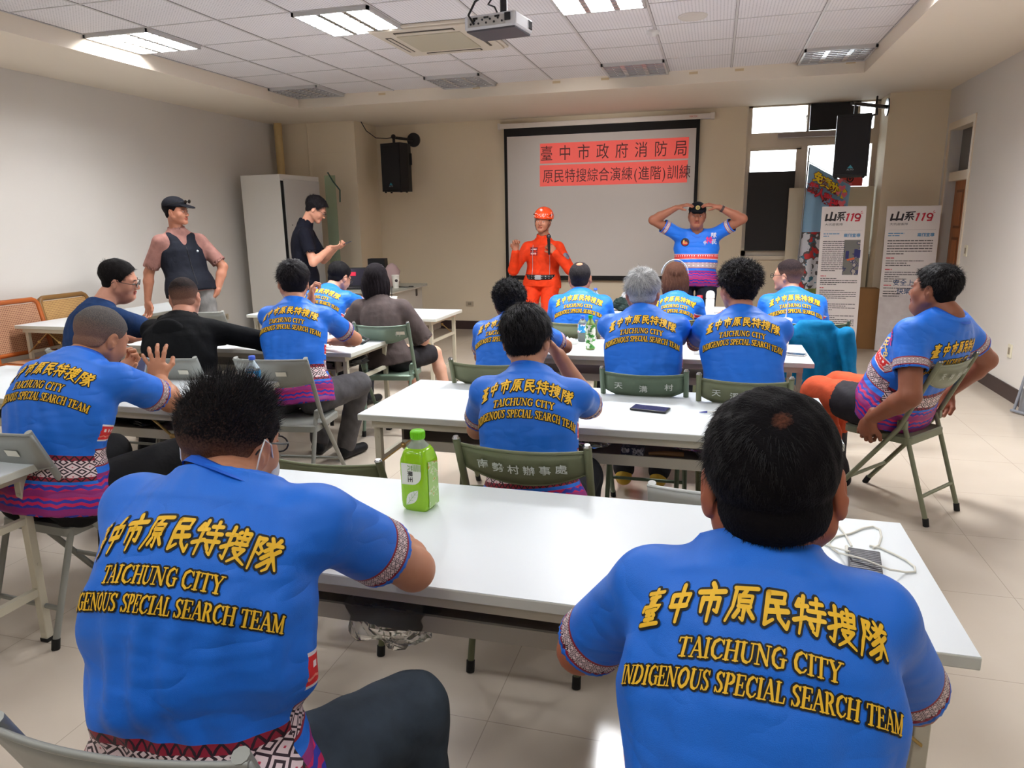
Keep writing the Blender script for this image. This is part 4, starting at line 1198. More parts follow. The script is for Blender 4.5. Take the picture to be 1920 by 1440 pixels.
# cartoon flag on a pole
t = thing('feather_flag', 'light blue cartoon flag on a pole behind the left banner', 'flag', (1.12, 9.72, 0))
def flag_mat():
    m = mat('flag_cloth', (150, 196, 226), .7); n = NT(m); bs = n.N['Principled BSDF']
    tc = n.N.new('ShaderNodeTexCoord'); sx = n.N.new('ShaderNodeSeparateXYZ'); n.L.new(tc.outputs['Object'], sx.inputs[0])
    z = sx.outputs[2]; ns = n.noise(tc.outputs['Object'], 7.5, 2.5); n2 = n.noise(tc.outputs['Object'], 13, 3)
    art = n.mix(n.m('GREATER_THAN', ns, .50), (224, 224, 230), (96, 92, 92)); art = n.mix(n.m('GREATER_THAN', ns, .57), art, (206, 60, 60)); art = n.mix(n.m('GREATER_THAN', n2, .60), art, (74, 128, 148))
    c = n.mix(n.m('LESS_THAN', z, 1.42), (150, 192, 222), art)
    c = n.mix(n.m('LESS_THAN', z, .72), c, (150, 164, 92))
    n.L.new(c, bs.inputs['Base Color']); return m
q = MB(); NXf, NZf = 16, 24; vs = []
for l in (0, 1):
    for j in range(NZf + 1):
        for i in range(NXf + 1):
            u, v = i / NXf, j / NZf
            x = u * .50 * (1 - .10 * (1 - v)); zt_ = 2.24 - .27 * u; z = .30 + (zt_ - .30) * v
            y = .03 * math.sin(u * 16 + v * 2) * (.4 + .6 * (1 - v)) + .10 * u + .004 * l
            vs.append((x - .06 - .06 * (1 - v), y, z))
K = (NXf + 1) * (NZf + 1); fs = []
for j in range(NZf):
    for i in range(NXf):
        a = j * (NXf + 1) + i
        fs += [(a, a + 1, a + NXf + 2, a + NXf + 1), (K + a, K + a + NXf + 1, K + a + NXf + 2, K + a + 1)]
q.add(vs, fs, 0, True); q.obj('cloth', flag_mat(), t)
q = MB(); q.tube([(-.14, .0, .0), (-.07, .0, 2.42)], .010, 8); q.tube([(-.07, 0, 2.26), (.44, .10, 1.985)], .005, 6); q.obj('pole', mat('pole_grey', (150, 150, 150), .4, .5), t)
q = MB()
for k, ch in enumerate('免資助求'):
    put_text(q, ch, .125, frame_M((.04 + .092 * k, -.045 + .02 * k, 2.02 - .062 * k), (1, .1, -.45), (.25, 0, 1)), mi=0, bold=.03)
    put_text(q, ch, .125, frame_M((.04 + .092 * k, -.041 + .02 * k, 2.02 - .062 * k), (1, .1, -.45), (.25, 0, 1)), mi=2, bold=.075)
for k, ch in enumerate('業人勸改進'):
    put_text(q, ch, .12, frame_M((-.01 + .088 * k, -.045 + .02 * k, 1.90 - .066 * k), (1, .1, -.45), (.25, 0, 1)), mi=1, bold=.03)
    put_text(q, ch, .12, frame_M((-.01 + .088 * k, -.041 + .02 * k, 1.90 - .066 * k), (1, .1, -.45), (.25, 0, 1)), mi=2, bold=.075)
q.obj('lettering', [mat('flag_yellow', (246, 214, 30), .5), mat('flag_red', (226, 40, 60), .5), mat('flag_outline', (120, 30, 30), .6)], t)
q = MB()
for (a_, b_, s_) in ((.30, 2.02, .035), (.33, 1.94, .045), (.29, 1.88, .03), (.36, 1.86, .04), (.34, 1.76, .05), (.42, 1.98, .02)):
    q.poly([(0, -s_), (s_ * .9, s_ * .1), (s_ * .7, s_ * .75), (0, s_ * .35), (-s_ * .7, s_ * .75), (-s_ * .9, s_ * .1)], .002, frame_M((a_, .0, b_), (1, .1, 0), (0, 0, 1)))
q.obj('hearts', mat('heart_pink', (232, 110, 120), .6), t)
# brown cardboard boxes behind the banner
o = MB().box((0, 0, .37), (.30, .22, .74), bev=.004).obj('cardboard_box', mat('cardboard', (158, 116, 72), .8, var=.1)); o.location = (1.80, 9.70, 0); tag(o, 'tall brown cardboard box between the two banners', 'box')
# ================================================================ implicit surfaces
def V3(*a):
    return np.array(a, dtype=np.float64)


def nrm(v):
    v = np.asarray(v, float); return v / (np.linalg.norm(v) + 1e-12)


class Field:
    def __init__(s, lo, hi, h):
        s.h = h; s.lo = np.array(lo, float); s.n = (np.ceil((np.array(hi) - s.lo) / h).astype(int) + 1)
        s.d = np.full(s.n, 1.0, dtype=np.float32)

    def sub(s, lo, hi):
        a = np.clip(np.floor((np.array(lo) - s.lo) / s.h).astype(int), 0, s.n); b = np.clip(np.ceil((np.array(hi) - s.lo) / s.h).astype(int) + 1, 0, s.n)
        if np.any(b <= a):
            return None
        ax = [s.lo[i] + s.h * np.arange(a[i], b[i]) for i in range(3)]
        P = np.stack(np.meshgrid(*ax, indexing='ij'), -1)
        return (slice(a[0], b[0]), slice(a[1], b[1]), slice(a[2], b[2])), P

    def add(s, fn, lo, hi, k=0.02, op='u'):
        m = k + 2.5 * s.h
        r = s.sub(np.array(lo) - m, np.array(hi) + m)
        if r is None:
            return s
        sl, P = r
        b = fn(P).astype(np.float32); a = s.d[sl]
        if op == 'u':
            hh = np.maximum(k - np.abs(a - b), 0) / k
            s.d[sl] = np.minimum(a, b) - hh * hh * k * .25
        elif op == 's':   # subtract
            b = -b; hh = np.maximum(k - np.abs(a - b), 0) / k
            s.d[sl] = np.maximum(a, b) + hh * hh * k * .25
        return s

    def cone(s, p0, p1, r0, r1, k=0.02, op='u', flat=None, grow=0.0):
        p0 = np.array(p0, float); p1 = np.array(p1, float)
        r0 += grow; r1 += grow
        rm = max(r0, r1); L = p1 - p0; ll = max(L @ L, 1e-12)
        if flat is not None:
            ax, sc = nrm(flat[0]), flat[1]      # squeeze along ax by sc
        def fn(P):
            q = P - p0
            t = np.clip((q @ L) / ll, 0, 1)
            v = q - t[..., None] * L
            if flat is not None:
                c = v @ ax
                v = v + (c * (1 / sc - 1))[..., None] * ax
            return np.sqrt((v * v).sum(-1)) - (r0 + (r1 - r0) * t)
        return s.add(fn, np.minimum(p0, p1) - rm, np.maximum(p0, p1) + rm, k, op)

    def ell(s, c, r, k=0.02, op='u', M=None, grow=0.0):
        """M: 3x3 whose columns are the ellipsoid's axes"""
        c = np.array(c, float); r = np.array(r, float) + grow
        def fn(P):
            q = P - c
            if M is not None:
                q = q @ M
            k0 = np.sqrt(((q / r) ** 2).sum(-1)); k1 = np.sqrt(((q / (r * r)) ** 2).sum(-1))
            return k0 * (k0 - 1) / np.maximum(k1, 1e-9)
        m = max(r)
        return s.add(fn, c - m, c + m, k, op)

    def mesh(s):
        d = s.d; n = s.n
        ins = d < 0
        c = np.zeros(np.array(n) - 1, dtype=np.int8)
        for i in (0, 1):
            for j in (0, 1):
                for k in (0, 1):
                    c += ins[i:n[0] - 1 + i, j:n[1] - 1 + j, k:n[2] - 1 + k]
        act = np.argwhere((c > 0) & (c < 8))
        if len(act) == 0:
            return np.zeros((0, 3)), np.zeros((0, 4), int)
        idx = np.full(np.array(n) - 1, -1, dtype=np.int64); idx[tuple(act.T)] = np.arange(len(act))
        cor = {}
        for i in (0, 1):
            for j in (0, 1):
                for k in (0, 1):
                    cor[i, j, k] = d[act[:, 0] + i, act[:, 1] + j, act[:, 2] + k]
        acc = np.zeros((len(act), 3)); cnt = np.zeros(len(act))
        for ax in range(3):
            o1, o2 = [a for a in range(3) if a != ax]
            for u in (0, 1):
                for v in (0, 1):
                    a = [0, 0, 0]; a[o1] = u; a[o2] = v; b = list(a); b[ax] = 1
                    da, db = cor[tuple(a)], cor[tuple(b)]
                    m = (da < 0) != (db < 0)
                    t = np.where(m, da / np.where(m, da - db, 1), 0)
                    p = np.zeros((len(act), 3)); p[:, o1] = u; p[:, o2] = v; p[:, ax] = t
                    acc[m] += p[m]; cnt[m] += 1
        vs = s.lo + s.h * (act + acc / cnt[:, None])
        faces = []
        for ax in range(3):
            o1, o2 = [(1, 2), (2, 0), (0, 1)][ax]
            sl0 = [slice(None)] * 3; sl1 = [slice(None)] * 3
            sl0[ax] = slice(0, n[ax] - 1); sl1[ax] = slice(1, n[ax])
            A, B = ins[tuple(sl0)], ins[tuple(sl1)]
            e = np.argwhere(A != B)
            e = e[(e[:, o1] > 0) & (e[:, o2] > 0) & (e[:, o1] < n[o1] - 1) & (e[:, o2] < n[o2] - 1)]
            if len(e) == 0:
                continue
            def cell(a, b):
                q = e.copy(); q[:, o1] -= a; q[:, o2] -= b
                return idx[tuple(q.T)]
            q = np.stack([cell(1, 1), cell(0, 1), cell(0, 0), cell(1, 0)], 1)
            fl = ~A[tuple(e.T)]
            q[fl] = q[fl][:, ::-1]
            faces.append(q)
        f = np.concatenate(faces)
        return vs, f[(f >= 0).all(1)]


def np_mesh(name, vs, fs, mats, mi=None, parent=None, smooth=True, tris=None):
    """fs: (n,4) array; tris: optional list of (verts, quads, mat index) parts are already merged by the caller"""
    me = bpy.data.meshes.new(name)
    me.vertices.add(len(vs)); me.vertices.foreach_set('co', np.asarray(vs, np.float32).ravel())
    me.loops.add(len(fs) * 4); me.loops.foreach_set('vertex_index', np.asarray(fs, np.int32).ravel())
    me.polygons.add(len(fs)); me.polygons.foreach_set('loop_start', np.arange(0, len(fs) * 4, 4, dtype=np.int32))
    if not isinstance(mats, (list, tuple)):
        mats = [mats]
    for m in mats:
        me.materials.append(m)
    if mi is not None:
        me.polygons.foreach_set('material_index', np.asarray(mi, np.int32))
    if isinstance(smooth, bool):
        smooth = np.full(len(fs), smooth)
    me.polygons.foreach_set('use_smooth', smooth)
    me.update(calc_edges=True)
    o = bpy.data.objects.new(name, me); COL.objects.link(o)
    if parent:
        o.parent = parent
    return o


def merge(parts):
    vs = []; fs = []; mi = []; o = 0
    for v, f, m in parts:
        vs.append(v); fs.append(np.asarray(f) + o); o += len(v)
        mi.append(np.full(len(f), m) if np.isscalar(m) else m)
    return np.concatenate(vs), np.concatenate(fs), np.concatenate(mi)


# ================================================================ shirt cloth
def shirt_mat(name, base, fancy=True):
    m = mat(name, base, .44, spec=.4)
    t = NT(m); bs = t.N['Principled BSDF']
    tc = t.N.new('ShaderNodeTexCoord')
    if fancy:
        T = t.attr('torso_uv'); S = t.attr('sleeve_uv')
        u, v, fr = T[0], T[1], T[2]
        su, sv, sm = S[0], S[1], S[2]
        def zig(u_, v_, p, amp):     # v displaced by a triangle wave of u
            return t.m('MULTIPLY_ADD', t.tri(u_, p), amp, v_)
        def diamonds(u_, v_, p, q, c0=(236, 214, 216), c1=(52, 34, 44)):
            a = t.m('ADD', t.tri(u_, p), t.tri(v_, q))
            w = t.m('FRACT', t.m('MULTIPLY', a, 3.1))
            return t.mix(t.m('MULTIPLY', t.m('GREATER_THAN', w, .52), t.m('LESS_THAN', a, .72)), c0, c1), a
        def trirow(u_, v_, p, lo, hi):
            k = t.m('DIVIDE', t.m('SUBTRACT', v_, lo), hi - lo)
            f_ = t.m('LESS_THAN', t.m('ABSOLUTE', t.m('SUBTRACT', t.m('MULTIPLY', t.tri(u_, p), 2), k)), .22)
            return t.mix(f_, (150, 34, 56), (46, 28, 40))
        blue = base
        # back of the trunk, v measured up from the hem
        wv = t.m('MULTIPLY_ADD', t.m('SINE', t.m('MULTIPLY', u, 60)), .0035, v)
        w1 = t.m('FRACT', t.m('DIVIDE', zig(u, wv, .035, .016), .026))
        waves = t.mix(t.m('GREATER_THAN', w1, .5), (52, 62, 176), (206, 36, 96))
        waves = t.mix(t.m('LESS_THAN', t.m('FRACT', t.m('DIVIDE', wv, .071)), .35), waves, (150, 44, 120))
        dia, a_ = diamonds(u, t.m('SUBTRACT', v, .150), .044, .034)
        dia = t.mix(t.m('GREATER_THAN', a_, .93), dia, (196, 50, 80))
        c = t.mix(t.m('GREATER_THAN', v, .118), waves, blue)
        c = t.mix(t.band(v, .130, .146), c, trirow(u, v, .026, .130, .146))
        c = t.mix(t.band(v, .146, .206), c, dia)
        c = t.mix(t.band(v, .206, .224), c, trirow(u, v, .026, .206, .224))
        # front: higher bands
        df, a2 = diamonds(u, v, .036, .030)
        cf = t.mix(t.m('GREATER_THAN', v, .155), waves, blue)
        cf = t.mix(t.band(v, .185, .245), cf, df)
        cf = t.mix(t.band(v, .180, .186), cf, (150, 34, 56)); cf = t.mix(t.band(v, .244, .250), cf, (150, 34, 56))
        cf = t.mix(t.band(v, .285, .345), cf, (226, 44, 48))
        dots = t.m('MULTIPLY', t.m('LESS_THAN', t.tri(u, .020), .22), t.band(v, .318, .330)); cf = t.mix(dots, cf, (250, 236, 236))
        cf = t.mix(t.m('MULTIPLY', t.m('LESS_THAN', t.m('ABSOLUTE', t.m('SUBTRACT', zig(u, v, .02, .010), .303)), .0025), 1.0), cf, (246, 150, 130))
        cf = t.mix(t.band(v, .341, .348), cf, (240, 228, 232)); cf = t.mix(t.band(v, .281, .287), cf, (240, 228, 232))
        c = t.mix(t.m('GREATER_THAN', fr, .5), c, cf)
        # sleeve cuff
        ds, a3 = diamonds(su, sv, .016, .014)
        cs = t.mix(t.band(sv, .018, .052), blue, ds)
        cs = t.mix(t.band(sv, .013, .019), cs, (150, 34, 56)); cs = t.mix(t.band(sv, .051, .057), cs, (150, 34, 56))
        c = t.mix(t.m('GREATER_THAN', sm, .5), c, cs)
        t.L.new(c, bs.inputs['Base Color'])
    mp = t.N.new('ShaderNodeMapping'); mp.inputs['Scale'].default_value = (1, 1, 2.2); t.L.new(tc.outputs['Object'], mp.inputs[0])
    n1 = t.noise(mp.outputs[0], 4.6, 2.2); n2 = t.noise(tc.outputs['Object'], 900, 1)
    hh = t.m('ADD', t.m('MULTIPLY', t.m('ABSOLUTE', t.m('SUBTRACT', n1, .5)), 1.0), t.m('MULTIPLY', n2, .02))
    bp = t.N.new('ShaderNodeBump'); bp.inputs['Strength'].default_value = .8; bp.inputs['Distance'].default_value = .03
    t.L.new(hh, bp.inputs['Height']); t.L.new(bp.outputs[0], bs.inputs['Normal'])
    return m


BLUE = (32, 116, 228)
m_team = shirt_mat('team_shirt_blue', BLUE)
m_gold = mat('print_gold', (248, 196, 44), .55)
m_ink = mat('print_outline_black', (22, 24, 26), .6)


def cloth(name, rgb, rough=.85, bump=.35):
    m = mat(name, rgb, rough, spec=.2)
    t = NT(m); bs = t.N['Principled BSDF']
    if not bs.inputs['Normal'].links:
        tv = t.N.new('ShaderNodeTexCoord'); nv = t.noise(tv.outputs['Object'], 16, 4)
        t.L.new(t.mix(nv, tuple(int(c * .78) for c in rgb), tuple(min(255, int(c * 1.16 + 2)) for c in rgb)), bs.inputs['Base Color'])
        tc = t.N.new('ShaderNodeTexCoord')
        n1 = t.noise(tc.outputs['Object'], 9, 3); n2 = t.noise(tc.outputs['Object'], 500, 1)
        bp = t.N.new('ShaderNodeBump'); bp.inputs['Strength'].default_value = bump; bp.inputs['Distance'].default_value = .03
        t.L.new(t.m('ADD', n1, t.m('MULTIPLY', n2, .03)), bp.inputs['Height']); t.L.new(bp.outputs[0], bs.inputs['Normal'])
    return m


def skin(name, rgb):
    m = mat(name, rgb, .5, spec=.4)
    t = NT(m); bs = t.N['Principled BSDF']
    if not bs.inputs['Base Color'].links:
        tc = t.N.new('ShaderNodeTexCoord'); n = t.noise(tc.outputs['Object'], 14, 4)
        d = tuple(int(v * k) for v, k in zip(rgb, (.92, .84, .82)))
        t.L.new(t.mix(n, d, tuple(min(255, int(v * 1.06)) for v in rgb)), bs.inputs['Base Color'])
        bs.inputs['Subsurface Weight'].default_value = .06; bs.inputs['Subsurface Radius'].default_value = (.01, .004, .002); bs.inputs['Subsurface Scale'].default_value = .4
    return m


# ================================================================ hand-drawn lettering (brush and serif strokes, y down, 100 units high)
HZ = {
 '臺': [[(20, 12), (80, 11)], [(50, 2), (50, 25)], [(30, 25), (70, 24)], [(38, 32), (40, 43)], [(38, 32), (62, 31), (60, 42)], [(40, 43), (60, 42)], [(16, 49), (12, 60)], [(16, 50), (86, 49), (80, 60)],
       [(28, 62), (74, 61)], [(50, 62), (34, 73), (66, 72)], [(62, 66), (72, 76)], [(30, 84), (70, 83)], [(50, 75), (50, 95)], [(14, 97), (88, 96)]],
 '中': [[(20, 30), (25, 62)], [(22, 30), (80, 27), (74, 58)], [(25, 60), (74, 57)], [(50, 3), (51, 60), (48, 100)]],
 '市': [[(46, 2), (55, 13)], [(8, 26), (92, 22)], [(25, 42), (25, 78)], [(25, 43), (77, 40), (76, 76), (66, 71)], [(50, 22), (51, 70), (49, 100)]],
 '原': [[(20, 12), (94, 9)], [(24, 12), (21, 60), (4, 98)], [(57, 16), (48, 27)], [(37, 31), (39, 58)], [(37, 31), (79, 29), (76, 57)], [(39, 44), (76, 43)], [(39, 58), (76, 57)], [(58, 58), (58, 92), (48, 86)], [(41, 68), (29, 86)], [(72, 66), (89, 84)]],
 '民': [[(22, 13), (77, 10), (74, 33)], [(23, 35), (74, 33)], [(22, 13), (23, 94), (46, 79)], [(24, 60), (88, 54)], [(50, 36), (64, 74), (90, 96), (94, 78)]],
 '特': [[(16, 14), (8, 32)], [(10, 31), (42, 27)], [(27, 4), (27, 98)], [(5, 68), (42, 56)], [(52, 18), (89, 15)], [(70, 3), (70, 37)], [(46, 38), (96, 35)], [(48, 59), (96, 56)], [(79, 42), (79, 93), (67, 86)], [(56, 68), (65, 79)]],
 '搜': [[(6, 28), (38, 24)], [(24, 4), (25, 93), (13, 85)], [(5, 64), (38, 49)], [(52, 14), (46, 17), (47, 46)], [(72, 14), (87, 12), (84, 45)], [(47, 30), (59, 29)], [(71, 30), (84, 28)], [(47, 46), (85, 44)], [(65, 4), (65, 56)], [(47, 61), (82, 58), (66, 80), (42, 97)], [(51, 67), (70, 84), (96, 97)]],
 '隊': [[(9, 10), (9, 98)], [(9, 12), (33, 9), (20, 30), (34, 42), (28, 54), (18, 50)], [(53, 4), (61, 16)], [(82, 3), (73, 17)], [(44, 22), (92, 19)], [(70, 21), (44, 42)], [(60, 32), (73, 52), (71, 86), (58, 95)], [(62, 46), (41, 63)], [(68, 62), (38, 87)], [(90, 32), (73, 46)], [(74, 50), (98, 86)]],
}
TK, TN = 16.0, 7.6
SER = {
 'T': (66, [(TN, [(2, 5), (64, 5)]), (TN, [(3, 5), (2, 24)]), (TN, [(63, 5), (64, 24)]), (TK, [(33, 5), (33, 97)]), (TN, [(18, 98), (48, 98)])]),
 'A': (72, [(TN, [(35, 3), (9, 97)]), (TK, [(36, 3), (63, 97)]), (TN, [(19, 66), (52, 66)]), (TN, [(0, 98), (19, 98)]), (TN, [(48, 98), (76, 98)])]),
 'I': (34, [(TK, [(17, 4), (17, 97)]), (TN, [(3, 4), (31, 4)]), (TN, [(3, 98), (31, 98)])]),
 'C': (68, [(TN, [(62, 22), (52, 7), (38, 3)]), (TK, [(36, 4), (16, 18), (9, 50), (16, 82), (36, 97)]), (TN, [(38, 98), (54, 93), (64, 78)]), (TN, [(62, 4), (63, 26)])]),
 'H': (78, [(TK, [(15, 4), (15, 97)]), (TK, [(63, 4), (63, 97)]), (TN, [(15, 50), (63, 50)])] + [(TN, [(x, y), (x + 26, y)]) for x in (2, 50) for y in (4, 98)]),
 'U': (76, [(TK, [(15, 4), (15, 70), (24, 92), (40, 98)]), (TN, [(40, 98), (56, 92), (63, 72), (63, 4)]), (TN, [(2, 4), (29, 4)]), (TN, [(52, 4), (75, 4)])]),
 'N': (78, [(TN, [(14, 4), (14, 98)]), (TK, [(14, 5), (63, 95)]), (TN, [(64, 4), (64, 98)]), (TN, [(2, 4), (18, 4)]), (TN, [(53, 4), (76, 4)]), (TN, [(3, 98), (25, 98)])]),
 'G': (74, [(TN, [(62, 22), (52, 7), (38, 3)]), (TK, [(36, 4), (16, 18), (9, 50), (16, 82), (36, 97)]), (TN, [(38, 98), (54, 95), (62, 88)]), (TK, [(62, 56), (62, 90)]), (TN, [(46, 55), (76, 55)]), (TN, [(62, 4), (63, 26)])]),
 'Y': (70, [(TK, [(11, 5), (35, 54)]), (TN, [(59, 5), (35, 54)]), (TK, [(35, 52), (35, 97)]), (TN, [(0, 4), (24, 4)]), (TN, [(48, 4), (70, 4)]), (TN, [(21, 98), (49, 98)])]),
 'D': (76, [(TK, [(15, 4), (15, 97)]), (TN, [(2, 4), (40, 5)]), (TK, [(42, 6), (60, 22), (66, 50), (60, 80), (42, 95)]), (TN, [(2, 98), (40, 97)])]),
 'E': (64, [(TK, [(15, 4), (15, 97)]), (TN, [(2, 4), (57, 4), (58, 22)]), (TN, [(15, 50), (44, 50)]), (TN, [(44, 38), (44, 62)]), (TN, [(2, 98), (58, 98), (62, 76)])]),
 'O': (76, [(TK, [(36, 4), (16, 20), (9, 50), (16, 80), (36, 97)]), (TK, [(40, 97), (60, 80), (67, 50), (60, 20), (40, 4)]), (TN, [(33, 3), (43, 3)]), (TN, [(33, 98), (43, 98)])]),
 'S': (56, [(TN, [(47, 22), (38, 6), (26, 3)]), (TK * .9, [(24, 4), (10, 16), (12, 34), (40, 58), (47, 76), (38, 94)]), (TN, [(36, 97), (22, 98), (8, 80)]), (TN, [(48, 4), (48, 24)]), (TN, [(7, 76), (7, 98)])]),
 'P': (64, [(TK, [(15, 4), (15, 97)]), (TN, [(2, 4), (36, 4)]), (TK, [(38, 6), (52, 16), (52, 38), (38, 50)]), (TN, [(15, 53), (36, 53)]), (TN, [(2, 98), (31, 98)])]),
 'L': (62, [(TK, [(15, 4), (15, 97)]), (TN, [(2, 4), (30, 4)]), (TN, [(2, 98), (55, 98), (59, 74)])]),
 'R': (72, [(TK, [(15, 4), (15, 97)]), (TN, [(2, 4), (36, 4)]), (TK, [(38, 6), (51, 15), (51, 36), (38, 48)]), (TN, [(15, 50), (36, 50)]), (TK, [(36, 52), (58, 96)]), (TN, [(2, 98), (28, 98)]), (TN, [(50, 98), (72, 98)])]),
 'M': (92, [(TN, [(14, 4), (13, 98)]), (TK, [(14, 5), (44, 92)]), (TN, [(44, 92), (74, 6)]), (TK, [(75, 4), (76, 97)]), (TN, [(2, 4), (18, 4)]), (TN, [(70, 4), (90, 4)]), (TN, [(2, 98), (24, 98)]), (TN, [(63, 98), (90, 98)])]),
}


def stroke_quads(pts, w0, w1, grow, out, step=7.0):
    """ribbon with round ends; pts in metres"""
    P = [np.array(p, float) for p in pts]
    S = []
    for a, b in zip(P, P[1:]):
        k = max(1, int(np.linalg.norm(b - a) / step)); S += [a + (b - a) * i / k for i in range(k)]
    S.append(P[-1]); n = len(S)
    for i in range(n - 1):
        a, b = S[i], S[i + 1]; d = b - a; d = d / (np.linalg.norm(d) + 1e-9); nn = np.array((-d[1], d[0]))
        ra = (w0 + (w1 - w0) * i / (n - 1)) / 2 + grow; rb = (w0 + (w1 - w0) * (i + 1) / (n - 1)) / 2 + grow
        out.append((a - nn * ra, b - nn * rb, b + nn * rb, a + nn * ra))
    for i in ([0, n - 1] if n < 3 else range(n)):
        r = ((w0 + (w1 - w0) * i / (n - 1)) / 2 + grow); c = S[i]
        o = [c + r * np.array((math.cos(PI / 8 + k * PI / 4), math.sin(PI / 8 + k * PI / 4))) for k in range(8)]
        out.append((o[0], o[1], o[2], o[3])); out.append((o[0], o[3], o[4], o[7])); out.append((o[4], o[5], o[6], o[7]))


def back_print():
    """quads (in metres: x right, y up from the neck base) of the gold letters and their black outline"""
    gold, ink = [], []
    g = .0036
    for i, ch in enumerate('臺中市原民特搜隊'):
        u = (i - 3.5) / 3.5; cx = u * .176; cy = -.098 - .020 * u * u; sc = .056 / 100; rot = -.16 * u
        for st in HZ[ch]:
            q = []
            for x, y in st:
                x_ = (x - 50) * sc * .86; y_ = (50 - y) * sc; x_ += y_ * .16 - 0
                q.append((cx + x_ * math.cos(rot) - y_ * math.sin(rot), cy + x_ * math.sin(rot) + y_ * math.cos(rot)))
            w = .0082 if len(HZ[ch]) < 9 else .0066
            tap = .55 if (st[-1][1] - st[0][1] > 25 or len(st) > 2) else .95
            stroke_quads(q, w, w * tap, 0, gold, .009); stroke_quads(q, w, w * tap, g, ink, .009)
    for s, y0, wid, h, sag in (('TAICHUNG CITY', -.163, .235, .027, .006), ('INDIGENOUS SPECIAL SEARCH TEAM', -.206, .425, .027, .014)):
        adv = [SER[c][0] + 3 if c != ' ' else 34 for c in s]; tot = sum(adv); sx = wid / tot; x = -wid / 2; sy = h / 100
        for c, a in zip(s, adv):
            if c != ' ':
                for w, st in SER[c][1]:
                    q = []
                    for px, py in st:
                        X = x + px * sx + (50 - py) * sy * .14; u = X / (wid / 2); q.append((X, y0 - sag * u * u + (50 - py) * sy))
                    ww = w * (sx + sy) / 2
                    stroke_quads(q, ww, ww, 0, gold, .012); stroke_quads(q, ww, ww, .0028, ink, .012)
            x += a * sx
    return np.array(gold), np.array(ink)


_GOLD, _INK = back_print()
print('print quads', len(_GOLD), len(_INK))
# ================================================================ people
def rotm(yaw, pitch=0.0, roll=0.0):
    """columns: right, forward, up. yaw>0 turns clockwise seen from above (from +Y towards +X); pitch>0 nods down; roll>0 tilts to the right"""
    cy, sy = math.cos(yaw), math.sin(yaw)
    r = V3(cy, -sy, 0); f = V3(sy, cy, 0); u = V3(0, 0, 1)
    f, u = f * math.cos(pitch) - u * math.sin(pitch), u * math.cos(pitch) + f * math.sin(pitch)
    r, u = r * math.cos(roll) - u * math.sin(roll), u * math.cos(roll) + r * math.sin(roll)
    return np.stack([r, f, u], 1)


def ik(a, b, l1, l2, pole):
    d = b - a; L = np.linalg.norm(d)
    if L > (l1 + l2) * .999:
        b = a + d / L * (l1 + l2) * .999; d = b - a; L = np.linalg.norm(d)
    x = (l1 * l1 - l2 * l2 + L * L) / (2 * L); h = math.sqrt(max(l1 * l1 - x * x, 0))
    n = nrm(d); p = np.asarray(pole, float); p = p - n * (p @ n)
    return a + n * x + nrm(p) * h, b


def hand_parts(F, W, d, n, side, s, curl, spread=.12, thumb=.5, grip=0.0):
    """hand into field F. W wrist, d finger direction, n palm normal (out of the palm), side +1 right hand"""
    d = nrm(d); n = nrm(n - d * (n @ d)); t = np.cross(d, n) * 1.0    # towards the thumb for a left hand
    t = t * (1 if side < 0 else -1)
    pl = .085 * s
    F.cone(W - d * .03 * s, W + d * .015 * s, .026 * s, .026 * s, .01, flat=(n, .72))
    c = W + d * pl * .52
    F.ell(c, (.041 * s, .050 * s, .0155 * s), .012, M=np.stack([t, d, n], 1))
    F.cone(W + d * .02 * s + t * .018 * s, W + d * .045 * s + t * .03 * s, .018 * s, .014 * s, .01)
    ln = [.078, .086, .080, .062]
    for i in range(4):
        o = (1.5 - i) * .0195 * s
        b = W + d * pl * (.93 if i in (1, 2) else .88) + t * o
        fd = nrm(d + t * (1.5 - i) * spread); c_ = curl if not isinstance(curl, (list, tuple)) else curl[i]
        a = c_ * .55; p = b; r = (.0092 - (.0012 if i == 3 else 0)) * s
        for k, (fr, ex) in enumerate(((.46, 1.0), (.30, 1.25), (.24, .8))):
            a_ = a
            dd = fd * math.cos(a_) + n * math.sin(a_)
            q = p + dd * ln[i] * fr * s
            F.cone(p, q, r, r * .93, .006); p = q; r *= .93; a += c_ * ex * .9
    p = W + d * .030 * s + t * .032 * s
    td = nrm(d * .75 + t * (.75 - .5 * grip) + n * (.15 + .7 * thumb))
    q = p + td * .038 * s; F.cone(p, q, .0125 * s, .0108 * s, .008)
    td2 = nrm(d * (1.0) + t * (.25 - .7 * grip) + n * (.15 + .8 * thumb)); F.cone(q, q + td2 * .030 * s, .0108 * s, .0088 * s, .006)


SKIN = {}


